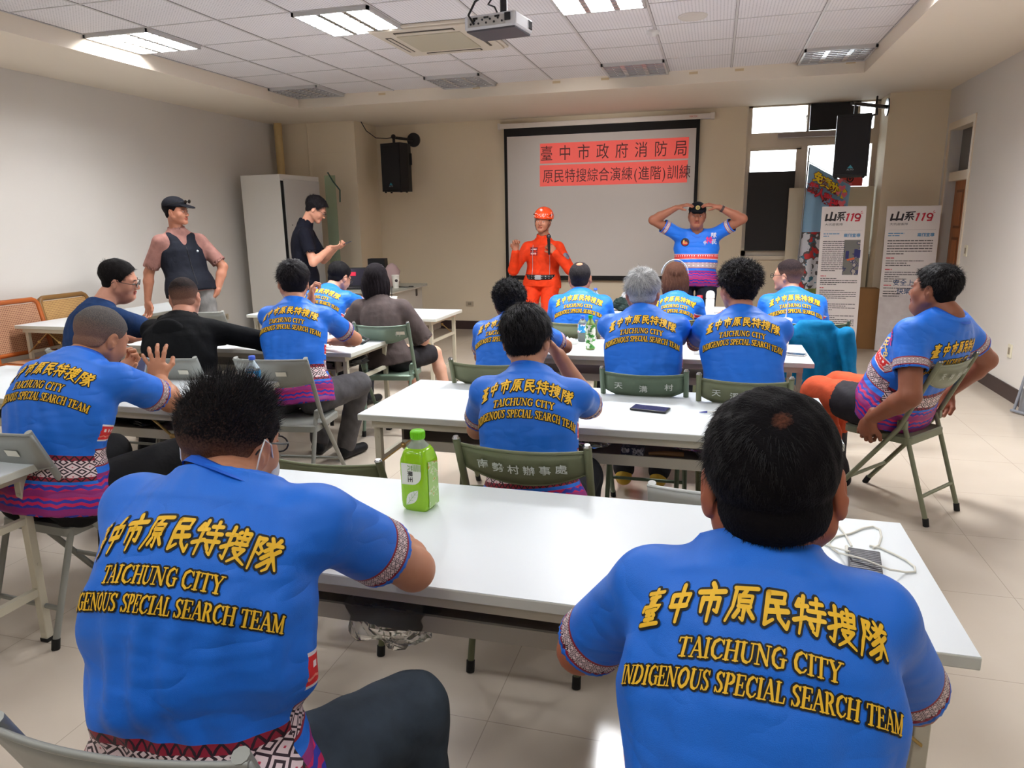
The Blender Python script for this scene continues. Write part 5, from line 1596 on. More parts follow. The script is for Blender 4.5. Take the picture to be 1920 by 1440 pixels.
def add_strands(q, pts, nrms, H, Mh, style, rs, n, L, wd, center):
    """thin tapering blades of hair"""
    sel = rs.randint(0, len(pts), n)
    p0 = pts[sel]; nn = nrms[sel]
    loc = (p0 - H) @ Mh
    if style == 'spiky':
        flow = np.stack([rs.normal(0, .35, n), rs.normal(0.15, .35, n), rs.normal(.6, .3, n)], 1); mixn = .9
    elif style in ('fluffy', 'curly'):
        flow = rs.normal(0, .7, (n, 3)); mixn = .75
    elif style == 'long':
        flow = np.stack([rs.normal(0, .12, n), rs.normal(0, .12, n), np.full(n, -1.2)], 1); mixn = .15
    else:
        w = center      # whorl
        rad = loc - w; rad /= (np.linalg.norm(rad, axis=1)[:, None] + 1e-6)
        sw = np.stack([-rad[:, 1], rad[:, 0], rad[:, 2] * 0], 1)
        flow = rad * 1.0 + sw * .45 + rs.normal(0, .20, (n, 3)); mixn = .13
        flow[:, 2] -= .15 + .9 * np.clip((.02 - loc[:, 2]) / .06, 0, 1)
    fl = flow @ Mh.T
    fl = fl - nn * (fl * nn).sum(1)[:, None] * (0 if style == 'spiky' else .8)
    fl /= (np.linalg.norm(fl, axis=1)[:, None] + 1e-6)
    d0 = nn * mixn + fl * (1 - .3 * mixn); d0 /= np.linalg.norm(d0, axis=1)[:, None]
    d1 = d0 + fl * .5 - nn * .25 + V3(0, 0, -.25) * (style != 'spiky'); d1 /= np.linalg.norm(d1, axis=1)[:, None]
    ll = (L * rs.uniform(.6, 1.25, n))[:, None]
    hgt = np.clip((loc[:, 2:3] + .09) / .12, .45, 1.0); ll = ll * (hgt if style not in ('long', 'curly') else 1)
    if style == 'spiky':
        ll = ll * np.clip((loc[:, 2:3] + .005) / .075, .12, 1.25)
    side = np.cross(d0, nn); side /= (np.linalg.norm(side, axis=1)[:, None] + 1e-6)
    side = side * wd
    a = p0 - nn * .004; b = a + d0 * ll * .5; c = b + d1 * ll * .5
    vs = np.concatenate([a - side, a + side, b + side * .7, b - side * .7, c + side * .1, c - side * .1])
    i = np.arange(n)
    f = np.concatenate([np.stack([i, i + n, i + 2 * n, i + 3 * n], 1), np.stack([i + 3 * n, i + 2 * n, i + 4 * n, i + 5 * n], 1)])
    q.append((vs, f, np.tile(1 + (rs.rand(n) < .35).astype(int), 2)))


def vnormals(v, f):
    n = np.cross(v[f[:, 2]] - v[f[:, 0]], v[f[:, 3]] - v[f[:, 1]])
    o = np.zeros_like(v)
    for k in range(4):
        np.add.at(o, f[:, k], n)
    return o / (np.linalg.norm(o, axis=1)[:, None] + 1e-12)


SEATED = dict(kind='seated')


def person(label, N, P, head, yaw, hyaw=0.0, hpitch=0.0, hroll=0.0, s=1.06, bulk=1.0, pyaw=None, sh_w=.168, hands=None, knees=None, feet=None,
           top='team', sleeve=.62, bottom=(40, 40, 44), shorts=False, skin_rgb=(196, 146, 116), hair='short', hair_rgb=(22, 20, 22), strands=1800, hl=.022, hwid=.0010, q=.0095, shoe=(24, 24, 26), glasses=False,
           hem=None, mask=False, cap=None, helmet=False, shrug=0.0, hunch=.03, print_on=True, belly=0.0, headscale=1.0, collar=None, face=True, sleeve_r=1.0, seed=1, whorl=(0, -.075, .07), group=None,
           stand=False, scalp=False, print_s=1.0, folds=1.0, hood=False, sh_tilt=0.0, vest=None, fem=False, forward_sh=.03):
    """N base of the neck, P middle of the pelvis, head centre of the head; all in metres in the room"""
    rs = np.random.RandomState(seed)
    N = V3(*N); P = V3(*P); H = V3(*head)
    pyaw = yaw if pyaw is None else pyaw
    Ry = rotm(yaw); Rp = rotm(pyaw); R_s, F_s = Ry[:, 0], Ry[:, 1]; R_p, F_p = Rp[:, 0], Rp[:, 1]
    g = P
    t = thing('person', label, 'person', (float(g[0]), float(g[1]), 0), 0, group)
    T0 = V3(float(g[0]), float(g[1]), 0)
    up = nrm(N - P)
    b = bulk
    # spine curve: bulges backwards by hunch
    K = 13
    ts = np.linspace(0, 1, K)
    B = nrm(F_s + F_p); back = -nrm(B - up * (B @ up))
    Pb = P - up * .05 * s
    sp = [Pb + (N - Pb) * a + back * hunch * 4 * a * (1 - a) * (.5 + a) for a in ts]
    sp = np.array(sp); slen = np.concatenate([[0], np.cumsum(np.linalg.norm(np.diff(sp, axis=0), axis=1))]); Ltot = slen[-1]
    #            hip      waist   rib     chest   shoulder  neck
    kt = [0, .12, .30, .50, .68, .82, .92, 1.0]
    rx = np.array([.172, .172, .150, .160, .170, .158, .115, .066]) * s * b
    rb = np.array([.112, .112, .098, .102, .106, .095, .075, .056]) * s * (.45 + .55 * b)
    rf = np.array([.105, .115, .112, .115, .118, .100, .075, .056]) * s * (.45 + .55 * b)
    rf[1:5] += belly * np.array([.7, 1, .8, .35])
    if fem:
        rx = rx * np.array([.96, .94, .84, .84, .86, .86, .9, .9])
    mids = (sp[1:] + sp[:-1]) / 2

    def torso_fn(grow, fold=0.0, lowflare=0.0, tlo=0.0):
        def fn(Pt):
            sh = Pt.shape[:-1]; Q = Pt.reshape(-1, 3)
            best = np.full(len(Q), 1e9); tt = np.zeros(len(Q)); cx = np.zeros((len(Q), 3)); ov = np.zeros(len(Q))
            for i in range(K - 1):
                a = sp[i]; d = sp[i + 1] - a; l2 = d @ d
                tr = ((Q - a) @ d) / l2; tc = np.clip(tr, 0, 1)
                c = a + tc[:, None] * d; dd = ((Q - c) ** 2).sum(1)
                m = dd < best
                best[m] = dd[m]; tt[m] = (slen[i] + tc[m] * (slen[i + 1] - slen[i])) / Ltot; cx[m] = c[m]
                o = np.zeros(m.sum())
                if i == 0:
                    o = np.maximum(-tr[m], 0) * math.sqrt(l2)
                if i == K - 2:
                    o = np.maximum(tr[m] - 1, 0) * math.sqrt(l2)
                ov[m] = o
            v = Q - cx
            w = tt[:, None]; Rr = R_p * (1 - w) + R_s * w; Rr /= np.linalg.norm(Rr, axis=1)[:, None]
            tan = np.stack([np.interp(tt, ts[:-1] + .5 / (K - 1), np.diff(sp[:, j])) for j in range(3)], 1); tan /= np.linalg.norm(tan, axis=1)[:, None]
            Ff = np.cross(tan, Rr); Ff /= np.linalg.norm(Ff, axis=1)[:, None]
            lx = (v * Rr).sum(1); ly = (v * Ff).sum(1)
            gr = grow + lowflare * np.clip(.35 - tt, 0, 1)
            ax = np.interp(tt, kt, rx) + gr
            ay = np.where(ly > 0, np.interp(tt, kt, rf), np.interp(tt, kt, rb)) + gr
            k0 = np.sqrt((lx / ax) ** 2 + (ly / ay) ** 2); k1 = np.sqrt((lx / ax ** 2) ** 2 + (ly / ay ** 2) ** 2)
            d2 = k0 * (k0 - 1) / np.maximum(k1, 1e-6)
            d2 = np.where(k0 < 1e-3, -np.minimum(ax, ay), d2)
            if fold:
                an = np.arctan2(lx, -ly); z = tt * Ltot
                f1 = np.sin(z * 34 + 1.6 * np.sin(an * 1.7 + ph[0]) + ph[1]) * np.exp(-((tt - .30) / .17) ** 2)
                f2 = np.sin(an * 7 + z * 9 + ph[2] + 1.2 * np.sin(z * 15 + ph[3])) * (.4 + .6 * np.exp(-((tt - .55) / .3) ** 2))
                f3 = np.sin((z * 26 + np.abs(lx) * 30) + ph[4]) * np.clip(np.abs(lx) / .12 - .5, 0, 1)
                d2 = d2 - fold * (np.maximum(f1, -.35) * 1.0 + .55 * f2 * f2 + .5 * f3)
            return np.maximum(d2, ov - grow * .2 - .004).reshape(sh), tt.reshape(sh), lx.reshape(sh), ly.reshape(sh)
        return fn
    ph = rs.uniform(0, 6.28, 8)
    # joints
    upN = nrm(N - sp[-4])
    shj, el, wr, hd, hn = {}, {}, {}, {}, {}
    UA, FA = .305 * s, .255 * s
    for i, sd in enumerate((-1, 1)):
        shj[sd] = N - upN * (.088 - shrug) * s + R_s * sd * sh_w * s * (.6 + .4 * b) + F_s * forward_sh * s + V3(0, 0, 1) * sd * sh_tilt
        hp = (hands or {}).get(sd)
        if hp is None:
            hp = dict(w=shj[sd] + F_s * .30 * s + V3(0, 0, -.30 * s) - R_s * sd * .05, pole=R_s * sd * .5 - F_s * .3 + V3(0, 0, -1))
        pole = hp.get('pole', R_s * sd * .6 + V3(0, 0, -1))
        if 'e' in hp:
            e_ = V3(*hp['e']); e_ = shj[sd] + nrm(e_ - shj[sd]) * UA
            w_ = V3(*hp['w']); w_ = e_ + nrm(w_ - e_) * FA
        else:
            e_, w_ = ik(shj[sd], V3(*hp['w']), UA, FA, pole)
        el[sd], wr[sd] = e_, w_
        dd = nrm(w_ - e_)
        hd[sd] = nrm(V3(*hp['d'])) if 'd' in hp else dd
        hn[sd] = V3(*hp['n']) if 'n' in hp else V3(0, 0, -1) + R_s * (-sd) * .3
    hipj, kn, an = {}, {}, {}
    for sd in (-1, 1):
        hipj[sd] = P + R_p * sd * .088 * s * b - V3(0, 0, .02)
        if stand:
            ft = (feet or {}).get(sd, P * V3(1, 1, 0) + R_p * sd * .13 + V3(0, 0, .09))
            ft = V3(*ft)
            k_, a_ = ik(hipj[sd], ft, .44 * s, .43 * s, F_p)
        else:
            kk = (knees or {}).get(sd, hipj[sd] + F_p * .42 * s + R_p * sd * .05 + V3(0, 0, -.02))
            k_ = V3(*kk); k_ = hipj[sd] + nrm(k_ - hipj[sd]) * min(.44 * s, np.linalg.norm(k_ - hipj[sd]))
            ft = (feet or {}).get(sd, (k_[0] - F_p[0] * .06, k_[1] - F_p[1] * .06, .09)); a_ = V3(*ft)
        kn[sd], an[sd] = k_, a_
    ar = (.46 + .54 * b)

    def arms(F, grow=0.0, k=.015, upto=1.0, start=0.0):
        for sd in (-1, 1):
            F.cone(shj[sd], el[sd], .047 * s * ar, .040 * s * ar, k, grow=grow)
            m = el[sd] + (wr[sd] - el[sd]) * .3
            F.cone(el[sd], m, .040 * s * ar, .041 * s * ar, k, grow=grow); F.cone(m, wr[sd], .041 * s * ar, .026 * s * (ar * .5 + .5), k, grow=grow)
    Mh = rotm(hyaw, hpitch, hroll); hs = s * headscale
    def hp_(x, y, z):
        return H + Mh @ (V3(x, y, z) * hs)
    # ---------------------------------------------------------------- body (one continuous skin)
    pts = np.array([N, P, H] + [x[k] for x in (el, wr, kn, an, shj) for k in (-1, 1)])
    lo, hi = pts.min(0) - .26, pts.max(0) + .2
    lo[2] = max(lo[2], 0.0)
    qb = max(q, .010)
    F = Field(lo, hi, qb)
    tf = torso_fn(-.012)
    F.add(lambda X: tf(X)[0], sp.min(0) - .24, sp.max(0) + .24, .02)
    arms(F)
    neck_top = hp_(0, -.022, -.055)
    F.cone(N - up * .03, neck_top, .060 * s * (.78 + .22 * b), .053 * s, .03)
    for sd in (-1, 1):
        F.cone(N - upN * .025, shj[sd] - upN * .005, .040 * s, .036 * s, .03)
        F.cone(hipj[sd], kn[sd], .078 * s * ar, .052 * s * ar, .02); F.cone(kn[sd], kn[sd] + (an[sd] - kn[sd]) * .3, .052 * s, .052 * s * ar, .02)
        F.cone(kn[sd] + (an[sd] - kn[sd]) * .3, an[sd], .052 * s * ar, .034 * s, .02)
    parts = [(*F.mesh(), 0)]
    # head at a finer step
    hq = min(max(q * .62, .0036), .0062)
    if q <= .006:
        hq = .0034
    Fh = Field(H - .17 * hs, H + .17 * hs, hq)
    def E(x, y, z, a, b_, c, k=.02, op='u'):
        Fh.ell(hp_(x, y, z), V3(a, b_, c) * hs, k * hs, op, M=Mh)
    def C(a, b_, r0, r1, k=.015, op='u'):
        Fh.cone(hp_(*a), hp_(*b_), r0 * hs, r1 * hs, k * hs, op)
    fat = 1 + .35 * (b - 1)
    E(0, -.016, .030, .075, .096, .083); E(0, .025, -.022, .064 * fat, .068, .080, .03)
    for sd in (-1, 1):
        C((sd * .052 * fat, -.005, -.050), (sd * .018, .072, -.092), .022 * fat, .018, .03)
        E(sd * .040 * fat, .056, -.030, .026, .024, .028, .025)
        C((sd * .012, .083, .022), (sd * .045, .068, .022), .010, .009, .015)
    E(0, .078, -.092, .022, .020, .016, .02)
    if face:
        for sd in (-1, 1):
            E(sd * .031, .098, .002, .017, .012, .011, .014, 's')
        C((0, .086, .010), (0, .106, -.026), .0080, .0115, .010); E(0, .102, -.032, .016, .012, .0085, .008)
        for sd in (-1, 1):
            E(sd * .013, .096, -.034, .008, .009, .007, .006)
            E(sd * .031, .0885, .0075, .0165, .006, .0042, .005)
        E(0, .093, -.056, .024, .010, .0060, .006); E(0, .091, -.066, .020, .010, .0065, .006); E(0, .104, -.0608, .020, .006, .0014, .003, 's')
    for sd in (-1, 1):      # ears
        Me = Mh @ np.array(rotm(sd * .45))
        Fh.ell(hp_(sd * .081, -.012, -.010), V3(.0075, .019, .033) * hs, .006 * hs, M=Me)
        Fh.ell(hp_(sd * .088, -.008, -.008), V3(.005, .010, .020) * hs, .004 * hs, 's', M=Me)
        C((sd * .074, -.008, -.016), (sd * .080, -.012, -.018), .010, .008, .008)
    Fh.cone(N - up * .02, neck_top, .060 * s * (.78 + .22 * b), .053 * s, .022)
    if b > 1.15:
        C((0, .03, -.10), (0, -.05, -.11), .045 * fat, .05 * fat, .03)
    hv, hf = Fh.mesh()
    # drop the cut-off slab at the borders of the little grid
    keep = (hv[hf].mean(1) - H) @ up > -.155 * hs
    hf = hf[keep]
    L_ = (hv[hf].mean(1) - H) @ Mh / hs
    lip = (np.abs(L_[:, 0]) < .023) & (L_[:, 2] < -.050) & (L_[:, 2] > -.073) & (L_[:, 1] > .088)
    parts.append((hv, hf, lip.astype(int)))
    for sd in (-1, 1):
        hp = (hands or {}).get(sd) or {}
        if hp.get('hide'):
            continue
        W = wr[sd]
        Fn = Field(W - .05 * s + np.minimum(hd[sd] * .18 * s, 0) - .07, W + .05 * s + np.maximum(hd[sd] * .18 * s, 0) + .07, .0036 if q < .0085 else .0046)
        Fn.cone(W - hd[sd] * .0, W + nrm(el[sd] - W) * .04, .0265 * s * (ar * .5 + .5), .029 * s * (ar * .5 + .5), .01)
        hand_parts(Fn, W, hd[sd], hn[sd], sd, s * (.9 if fem else 1) * (.7 + .3 * b), hp.get('curl', .5), hp.get('spread', .10), hp.get('thumb', .5), hp.get('grip', 0.0))
        parts.append((*Fn.mesh(), 0))
    v, f, mi = merge(parts)
    sk = skin('skin_%d_%d_%d' % skin_rgb, skin_rgb); lipm = mat('lips_%d' % skin_rgb[0], tuple(int(c * k) for c, k in zip(skin_rgb, (.86, .62, .62))), .5)
    np_mesh('body', v - T0, f, [sk, lipm], mi, t)
    if face:
        for sd in (-1, 1):
            e = MB(); c = hp_(sd * .031, .0845, .0015); n = 12; vs = []
            MM = Mh @ np.diag([.0125, .0080, .0052]) * hs
            e.ball((0, 0, 0), 1.0, 12); e.v = [tuple(c + MM @ V3(*p) - T0) for p in e.v]
            e.ball((0, 0, 0), 1.0, 10, 1); k0 = len(e.v) // 1
            st = 12 * 7
            e.v[st:] = [tuple(c + Mh @ (V3(p[0] * .0058, p[1] * .0048 + .0042, p[2] * .0050) * hs) - T0) for p in e.v[st:]]
            e.obj('eye', [mat('eye_white', (214, 206, 200), .2), mat('iris_dark', (30, 20, 18), .1)], t)
            bw = MB(); bw.tube([hp_(sd * (.014 + .012 * k), .094 - .003 * k - .004 * (k == 3), .0215 + .003 * math.sin(k)) - T0 for k in range(4)], [.0028 * hs, .0038 * hs, .0034 * hs, .0018 * hs], 6, flat=.6)
            bw.obj('eyebrow', mat('brow_dark', (34, 28, 28), .8), t)
    # ---------------------------------------------------------------- hair
    def hairmat():
        nm = 'hair_%d_%d_%d' % tuple(hair_rgb)
        fd = hair in ('buzz', 'spiky') or scalp
        if fd:
            nm += '_fade_%d' % skin_rgb[0]
        if nm in MATS:
            return MATS[nm]
        m = mat(nm, tuple(int(c * .85) for c in hair_rgb), .8, spec=.15)
        t_ = NT(m); bs = t_.N['Principled BSDF']
        tc = t_.N.new('ShaderNodeTexCoord'); n_ = t_.noise(tc.outputs['Object'], 260, 2)
        c_ = t_.mix(n_, tuple(int(c * .6) for c in hair_rgb), tuple(min(255, int(c * 1.15)) for c in hair_rgb))
        if fd:
            at = t_.N.new('ShaderNodeAttribute'); at.attribute_name = 'fade'
            k_ = t_.m('MULTIPLY', t_.m('MINIMUM', t_.m('MAXIMUM', t_.m('ADD', at.outputs['Fac'], t_.m('MULTIPLY', t_.m('SUBTRACT', n_, .5), .7)), 0.0), 1.0), .74)
            c_ = t_.mix(k_, c_, tuple(int(c * .86) for c in skin_rgb))
        t_.L.new(c_, bs.inputs['Base Color'])
        bp = t_.N.new('ShaderNodeBump'); bp.inputs['Strength'].default_value = .5; bp.inputs['Distance'].default_value = .004
        t_.L.new(n_, bp.inputs['Height']); t_.L.new(bp.outputs[0], bs.inputs['Normal'])
        return m
    if hair:
        gq = hq * 1.15
        ext = {'long': .16, 'bob': .15}.get(hair, 0)
        Fk = Field(H - V3(.16, .16, .17 + ext) * hs, H + V3(.16, .16, .17) * hs, gq)
        th = {'buzz': .0035, 'short': .006, 'neat': .016, 'spiky': .012, 'fluffy': .022, 'curly': .022, 'bald': .005, 'long': .014, 'bob': .016, 'white': .014}[hair]
        rough = {'fluffy': .007, 'curly': .009, 'short': .0025, 'neat': .003, 'spiky': .003, 'white': .004}.get(hair, .001)
        def cap_fn(X):
            q_ = ((X - H) @ Mh) / hs
            x, y, z = q_[..., 0], q_[..., 1], q_[..., 2]
            def el_(c, r):
                w = q_ - V3(*c); r = V3(*r); k0 = np.sqrt(((w / r) ** 2).sum(-1)); k1 = np.sqrt(((w / (r * r)) ** 2).sum(-1)); return k0 * (k0 - 1) / np.maximum(k1, 1e-9)
            taper = np.clip((z + .07) / .11, 0, 1)
            tk = .002 + th * taper
            d = el_((0, -.016, .030), (.075, .096, .083))
            d = np.minimum(d, el_((0, -.028, -.028), (.064, .062, .06))) - tk
            if hair in ('neat', 'short'):      # fuller top
                d = d - .006 * np.clip((z - .03) / .06, 0, 1)
            if rough:
                a = q_ * (60 if hair != 'curly' else 75)
                d = d - rough * taper * (np.sin(a[..., 0] * 1.7 + ph[0]) * np.sin(a[..., 1] * 1.3 + ph[1]) * np.sin(a[..., 2] * 1.5 + ph[2]) + .5 * np.sin(a[..., 0] * 3.1 + a[..., 2] * 2 + ph[3]) * np.sin(a[..., 1] * 2.9 + ph[4]))
            # hair line
            hl_ = np.interp(y, [-.12, -.075, -.045, -.020, .0, .018, .040, .070, .10], [-.068, -.066, -.050, -.012, .022, -.004, .042, .074, .088])
            cut = (hl_ - z) * .8
            if hair in ('long', 'bob'):
                zb = -.215 if hair == 'long' else -.165
                w = el_((0, -.034, -.05), (.114, .092, .165 if hair == 'long' else .158))
                w = np.maximum(w, (zb - z)); w = np.maximum(w, y - .035)
                fl = .0025 * np.sin(x * 260 + 3 * np.sin(z * 20)) ; w = w + fl
                cut = np.minimum(cut, 1) ; d = np.maximum(d, cut); return np.minimum(d, w) * hs
            return np.maximum(d, cut) * hs
        Fk.add(cap_fn, Fk.lo, Fk.lo + np.array(Fk.n) * gq, .001)
        if hair == 'bald':
            Fk.ell(hp_(0, -.050, .098), V3(.022, .030, .036) * hs, .014, 's', M=Mh)
        kv, kf = Fk.mesh(); kn_ = vnormals(kv, kf); kv0 = kv
        out = [(kv, kf, 0)]
        fcz = ((kv - H) @ Mh) / hs
        mcap = hairmat()
        light = hair_rgb[0] > 120
        mats = [mcap, mat('strand_%d_%d_%d' % tuple(hair_rgb), hair_rgb, .55, spec=.25), mat('strand_b_%d_%d_%d' % tuple(hair_rgb), tuple(int(c * .72) if light else int(c * 1.25 + 6) for c in hair_rgb), .5, spec=.3)]
        ok = np.where((fcz[:, 2] > -.07) & ((kn_ * (kv - H)).sum(1) > 0))[0] if hair not in ('long', 'bob') else np.arange(len(kv))
        if scalp:
            dk = np.linalg.norm(fcz - V3(*whorl), axis=1); ok = ok[(dk[ok] > .010) | (rs.rand(len(ok)) < .35)]
        if strands and not (cap or helmet):
            stl = {'spiky': 'spiky', 'fluffy': 'fluffy', 'curly': 'curly', 'long': 'long', 'bob': 'long'}.get(hair, 'comb')
            add_strands(out, kv[ok], kn_[ok], H, Mh, stl, rs, strands, hl * s, hwid, V3(*whorl) * hs)
        v_, f_, m_ = merge(out)
        sm = np.ones(len(f_), bool)
        ho = np_mesh('hair', v_ - T0, f_, mats, m_, t)
        zf_ = ((v_ - H) @ Mh)[:, 2] / hs; fa = np.clip((.055 - zf_) / .10, 0, 1) if hair == 'buzz' else np.clip((.02 - zf_) / .07, 0, 1)
        if scalp:
            dw = np.linalg.norm(((v_ - H) @ Mh) / hs - V3(*whorl) * 1.0, axis=1); fa = np.clip(1.0 - dw / .014, -.8, .38)
        fa[len(kv0):] = 0
        af = ho.data.attributes.new('fade', 'FLOAT', 'POINT'); af.data.foreach_set('value', fa.astype(np.float32))
    # ---------------------------------------------------------------- trousers or shorts, shoes
    qt = max(q, .0095)
    lo2 = np.minimum.reduce([hipj[-1], hipj[1], kn[-1], kn[1], an[-1], an[1]]) - .2; hi2 = np.maximum.reduce([hipj[-1], hipj[1], kn[-1], kn[1], an[-1], an[1]]) + .22
    lo2[2] = max(lo2[2], .03)
    Ft = Field(lo2, hi2, qt)
    tg = torso_fn(.004)
    Ft.add(lambda X: np.maximum(tg(X)[0], (tg(X)[1] - .30) * Ltot), sp.min(0) - .25, sp[4] + .25, .03)
    def legfold(r):
        return r
    for sd in (-1, 1):
        kx = .5 if shorts else 1.0
        Ft.cone(hipj[sd], kn[sd] if not shorts else hipj[sd] + (kn[sd] - hipj[sd]) * .80, .098 * s * ar, (.072 if not shorts else .082) * s * ar, .03)
        if not shorts:
            m = kn[sd] + (an[sd] - kn[sd]) * .5
            Ft.cone(kn[sd], m, .070 * s * ar, .064 * s, .02); Ft.cone(m, an[sd] + V3(0, 0, .01), .064 * s, .060 * s, .02)
    X_ = Ft
    ax = [X_.lo[i] + X_.h * np.arange(X_.n[i]) for i in range(3)]
    G = np.stack(np.meshgrid(*ax, indexing='ij'), -1)
    X_.d += (.0035 * np.sin(G[..., 2] * 48 + 4 * np.sin(G[..., 0] * 21 + ph[5])) * np.sin(G[..., 1] * 23 + G[..., 0] * 27 + ph[6])).astype(np.float32)
    v, f = Ft.mesh()
    np_mesh('trousers' if not shorts else 'shorts', v - T0, f, bottom if not isinstance(bottom, tuple) else cloth('trousers_%d_%d_%d' % bottom, bottom), None, t)
    for sd in (-1, 1):
        fd = nrm((kn[sd] - hipj[sd]) * V3(1, 1, 0)) if not stand else nrm(F_p + R_p * sd * .25)
        a = an[sd]; zf = a[2] - .09
        Fs = Field(a - V3(.24, .24, .10), a + V3(.24, .24, .08), .008 if q < .012 else .011)
        heel = V3(a[0], a[1], zf + .045) - fd * .035; toe = V3(a[0], a[1], zf + .035) + fd * .165
        Fs.cone(heel, toe, .042 * s, .036 * s, .02, flat=(V3(0, 0, 1), .9)); Fs.cone(heel + V3(0, 0, .02), a + V3(0, 0, .0), .042 * s, .045 * s, .02)
        Fs.add(lambda X: X[..., 2] - (zf + .006), Fs.lo, Fs.lo + np.array(Fs.n) * Fs.h, .004, 's')
        v, f = Fs.mesh()
        if len(f):
            o = np_mesh('shoe', v - T0, f, cloth('shoe_%d_%d' % shoe[:2], shoe, .5, .1), None, t)
    # ---------------------------------------------------------------- upper garment
    gr = .012 * s
    hemt = 0.02 if hem is None else hem
    allp = [N, P, sp[3]] + [shj[-1], shj[1]] + [shj[k] + (el[k] - shj[k]) * min(sleeve, 1) for k in (-1, 1)] + ([wr[-1], wr[1]] if sleeve > 1 else [])
    allp = np.array(allp); lo3 = allp.min(0) - .24; hi3 = allp.max(0) + .20
    Fg = Field(lo3, hi3, q)
    ff = torso_fn(gr, fold=.0062 * s * folds, lowflare=.05)
    Fg.add(lambda X: ff(X)[0], sp.min(0) - .27, sp.max(0) + .27, .02)
    for sd in (-1, 1):
        Fg.cone(N - upN * .022 * s, shj[sd] - upN * .010 * s, .053 * s, .047 * s * ar, .045)
    sl_end = {}
    for sd in (-1, 1):
        d = el[sd] - shj[sd]
        if sleeve <= 1:
            e = shj[sd] + d * sleeve; sl_end[sd] = e
            dn = nrm(d)
            def slv(X, a=shj[sd], e=e, dn=dn, r0=.057 * s * ar * sleeve_r, r1=.064 * s * ar * sleeve_r):
                q_ = X - a; L_ = e - a + dn * .05; t_ = np.clip((q_ @ L_) / (L_ @ L_), 0, 1); v_ = q_ - t_[..., None] * L_
                return np.maximum(np.sqrt((v_ * v_).sum(-1)) - (r0 + (r1 - r0) * t_), (X - e) @ dn)
            Fg.add(slv, np.minimum(shj[sd], e) - .11, np.maximum(shj[sd], e) + .11, .045)
            def cav(X, e=e, dn=dn, r0=.055 * s * ar * sleeve_r):
                q_ = X - e; al_ = q_ @ dn; v_ = q_ - al_[..., None] * dn
                return np.maximum(np.sqrt((v_ * v_).sum(-1)) - r0, np.maximum(al_ - .004, -al_ - .03))
            Fg.add(cav, e - .09, e + .09, .004, 's')
        else:
            Fg.cone(shj[sd], el[sd], .060 * s * ar, .054 * s * ar, .045); Fg.cone(el[sd], wr[sd] + nrm(el[sd] - wr[sd]) * .02, .056 * s * ar, .040 * s * ar, .02); sl_end[sd] = wr[sd]
    # neck opening
    nk = nrm(nrm(neck_top - N) * .55 + upN * .75)
    opn = .060 * s * (.78 + .22 * b)
    oc_ = N + F_s * .012
    def opening(X):
        q_ = X - oc_; al_ = q_ @ nk; v_ = q_ - al_[..., None] * nk
        return np.maximum(np.sqrt((v_ * v_).sum(-1)) - (opn + .004), -al_ - .022)
    Fg.add(opening, oc_ - .17, oc_ + .17, .008, 's')
    if collar:
        Fg.cone(N - nk * .005, N + nk * collar * s, opn + .022, opn + .016, .012)
        Fg.cone(N + nk * (collar * s - .012), N + nk * .14, opn + .002, opn + .010, .004, 's')
    else:
        n_ = 10
    if sleeve > 1 or sleeve_r > 1:
        pass
    # hem cut
    Fg.add(lambda X: (ff(X)[1] * Ltot - hemt), sp.min(0) - .3, sp[3] + .3, .006, 's') if False else None
    v, f = Fg.mesh()
    # surface parameters for the woven bands
    _, tt, lx, ly = ff(v)
    dT = ff(v)[0]
    hemv = tt * Ltot - 0.0
    fr = ((ly > -.01)).astype(float)
    uT = np.abs(np.arctan2(lx, -ly)) * .155
    sv = np.zeros((len(v), 3)); dS = np.full(len(v), 1e9)
    if sleeve <= 1:
        for sd in (-1, 1):
            d = nrm(el[sd] - shj[sd]); qv = v - sl_end[sd]; al = -(qv @ d); rad = qv + al[:, None] * d
            x_ = nrm(np.cross(d, V3(0.1, .2, 1))); y_ = np.cross(d, x_)
            a_ = np.abs(np.arctan2(rad @ x_, rad @ y_)) * .07
            dist = np.linalg.norm(rad, axis=1) - .062 * s * ar * sleeve_r
            inside = (al > -.03) & (al < .12) & (np.linalg.norm(rad, axis=1) < .12 * s * ar) & (np.linalg.norm(qv, axis=1) < .17)
            # only the sleeve, not the trunk: nearer the arm axis than the trunk surface
            inside &= (dist < dT + .02) | (al < .05)
            sv[inside, 0] = a_[inside]; sv[inside, 1] = al[inside]; sv[inside, 2] = 1
    gm = m_team if top == 'team' else top
    parts = [(v, f, 0)]
    mats = [gm]
    o = None
    if print_on and top == 'team':
        bv = BVHTree.FromPolygons([Vector(p) for p in v], [tuple(q_) for q_ in f])
        tanN = nrm(sp[-1] - sp[-5])
        Fwd = nrm(np.cross(tanN, R_s)); rr = .21 * s * (.5 + .5 * b)
        W_ = s * (.82 + .18 * b) * print_s
        for quads, off, mi_ in ((_INK, .0016, 1), (_GOLD, .0030, 2)):
            X = quads.reshape(-1, 2) * W_
            X = X * V3(.96, 1.0)[None, :2]
            pos = np.zeros((len(X), 3)); good = np.ones(len(X), bool)
            sfrom = Ltot + X[:, 1] / 1.0
            base = np.stack([np.interp(sfrom, slen, sp[:, j]) for j in range(3)], 1)
            a = X[:, 0] / rr
            dirs = -(np.cos(a)[:, None] * -Fwd + np.sin(a)[:, None] * R_s)
            org = base + Fwd * .085 - dirs * .6
            cache = {}
            for i in range(len(X)):
                key = (round(X[i, 0], 4), round(X[i, 1], 4))
                h = cache.get(key)
                if h is None:
                    hit = bv.ray_cast(Vector(org[i]), Vector(dirs[i]), .75)
                    h = (np.array(hit[0]), np.array(hit[1])) if hit[0] is not None else False
                    cache[key] = h
                if h is False:
                    good[i] = False
                else:
                    pos[i] = h[0] - dirs[i] * off
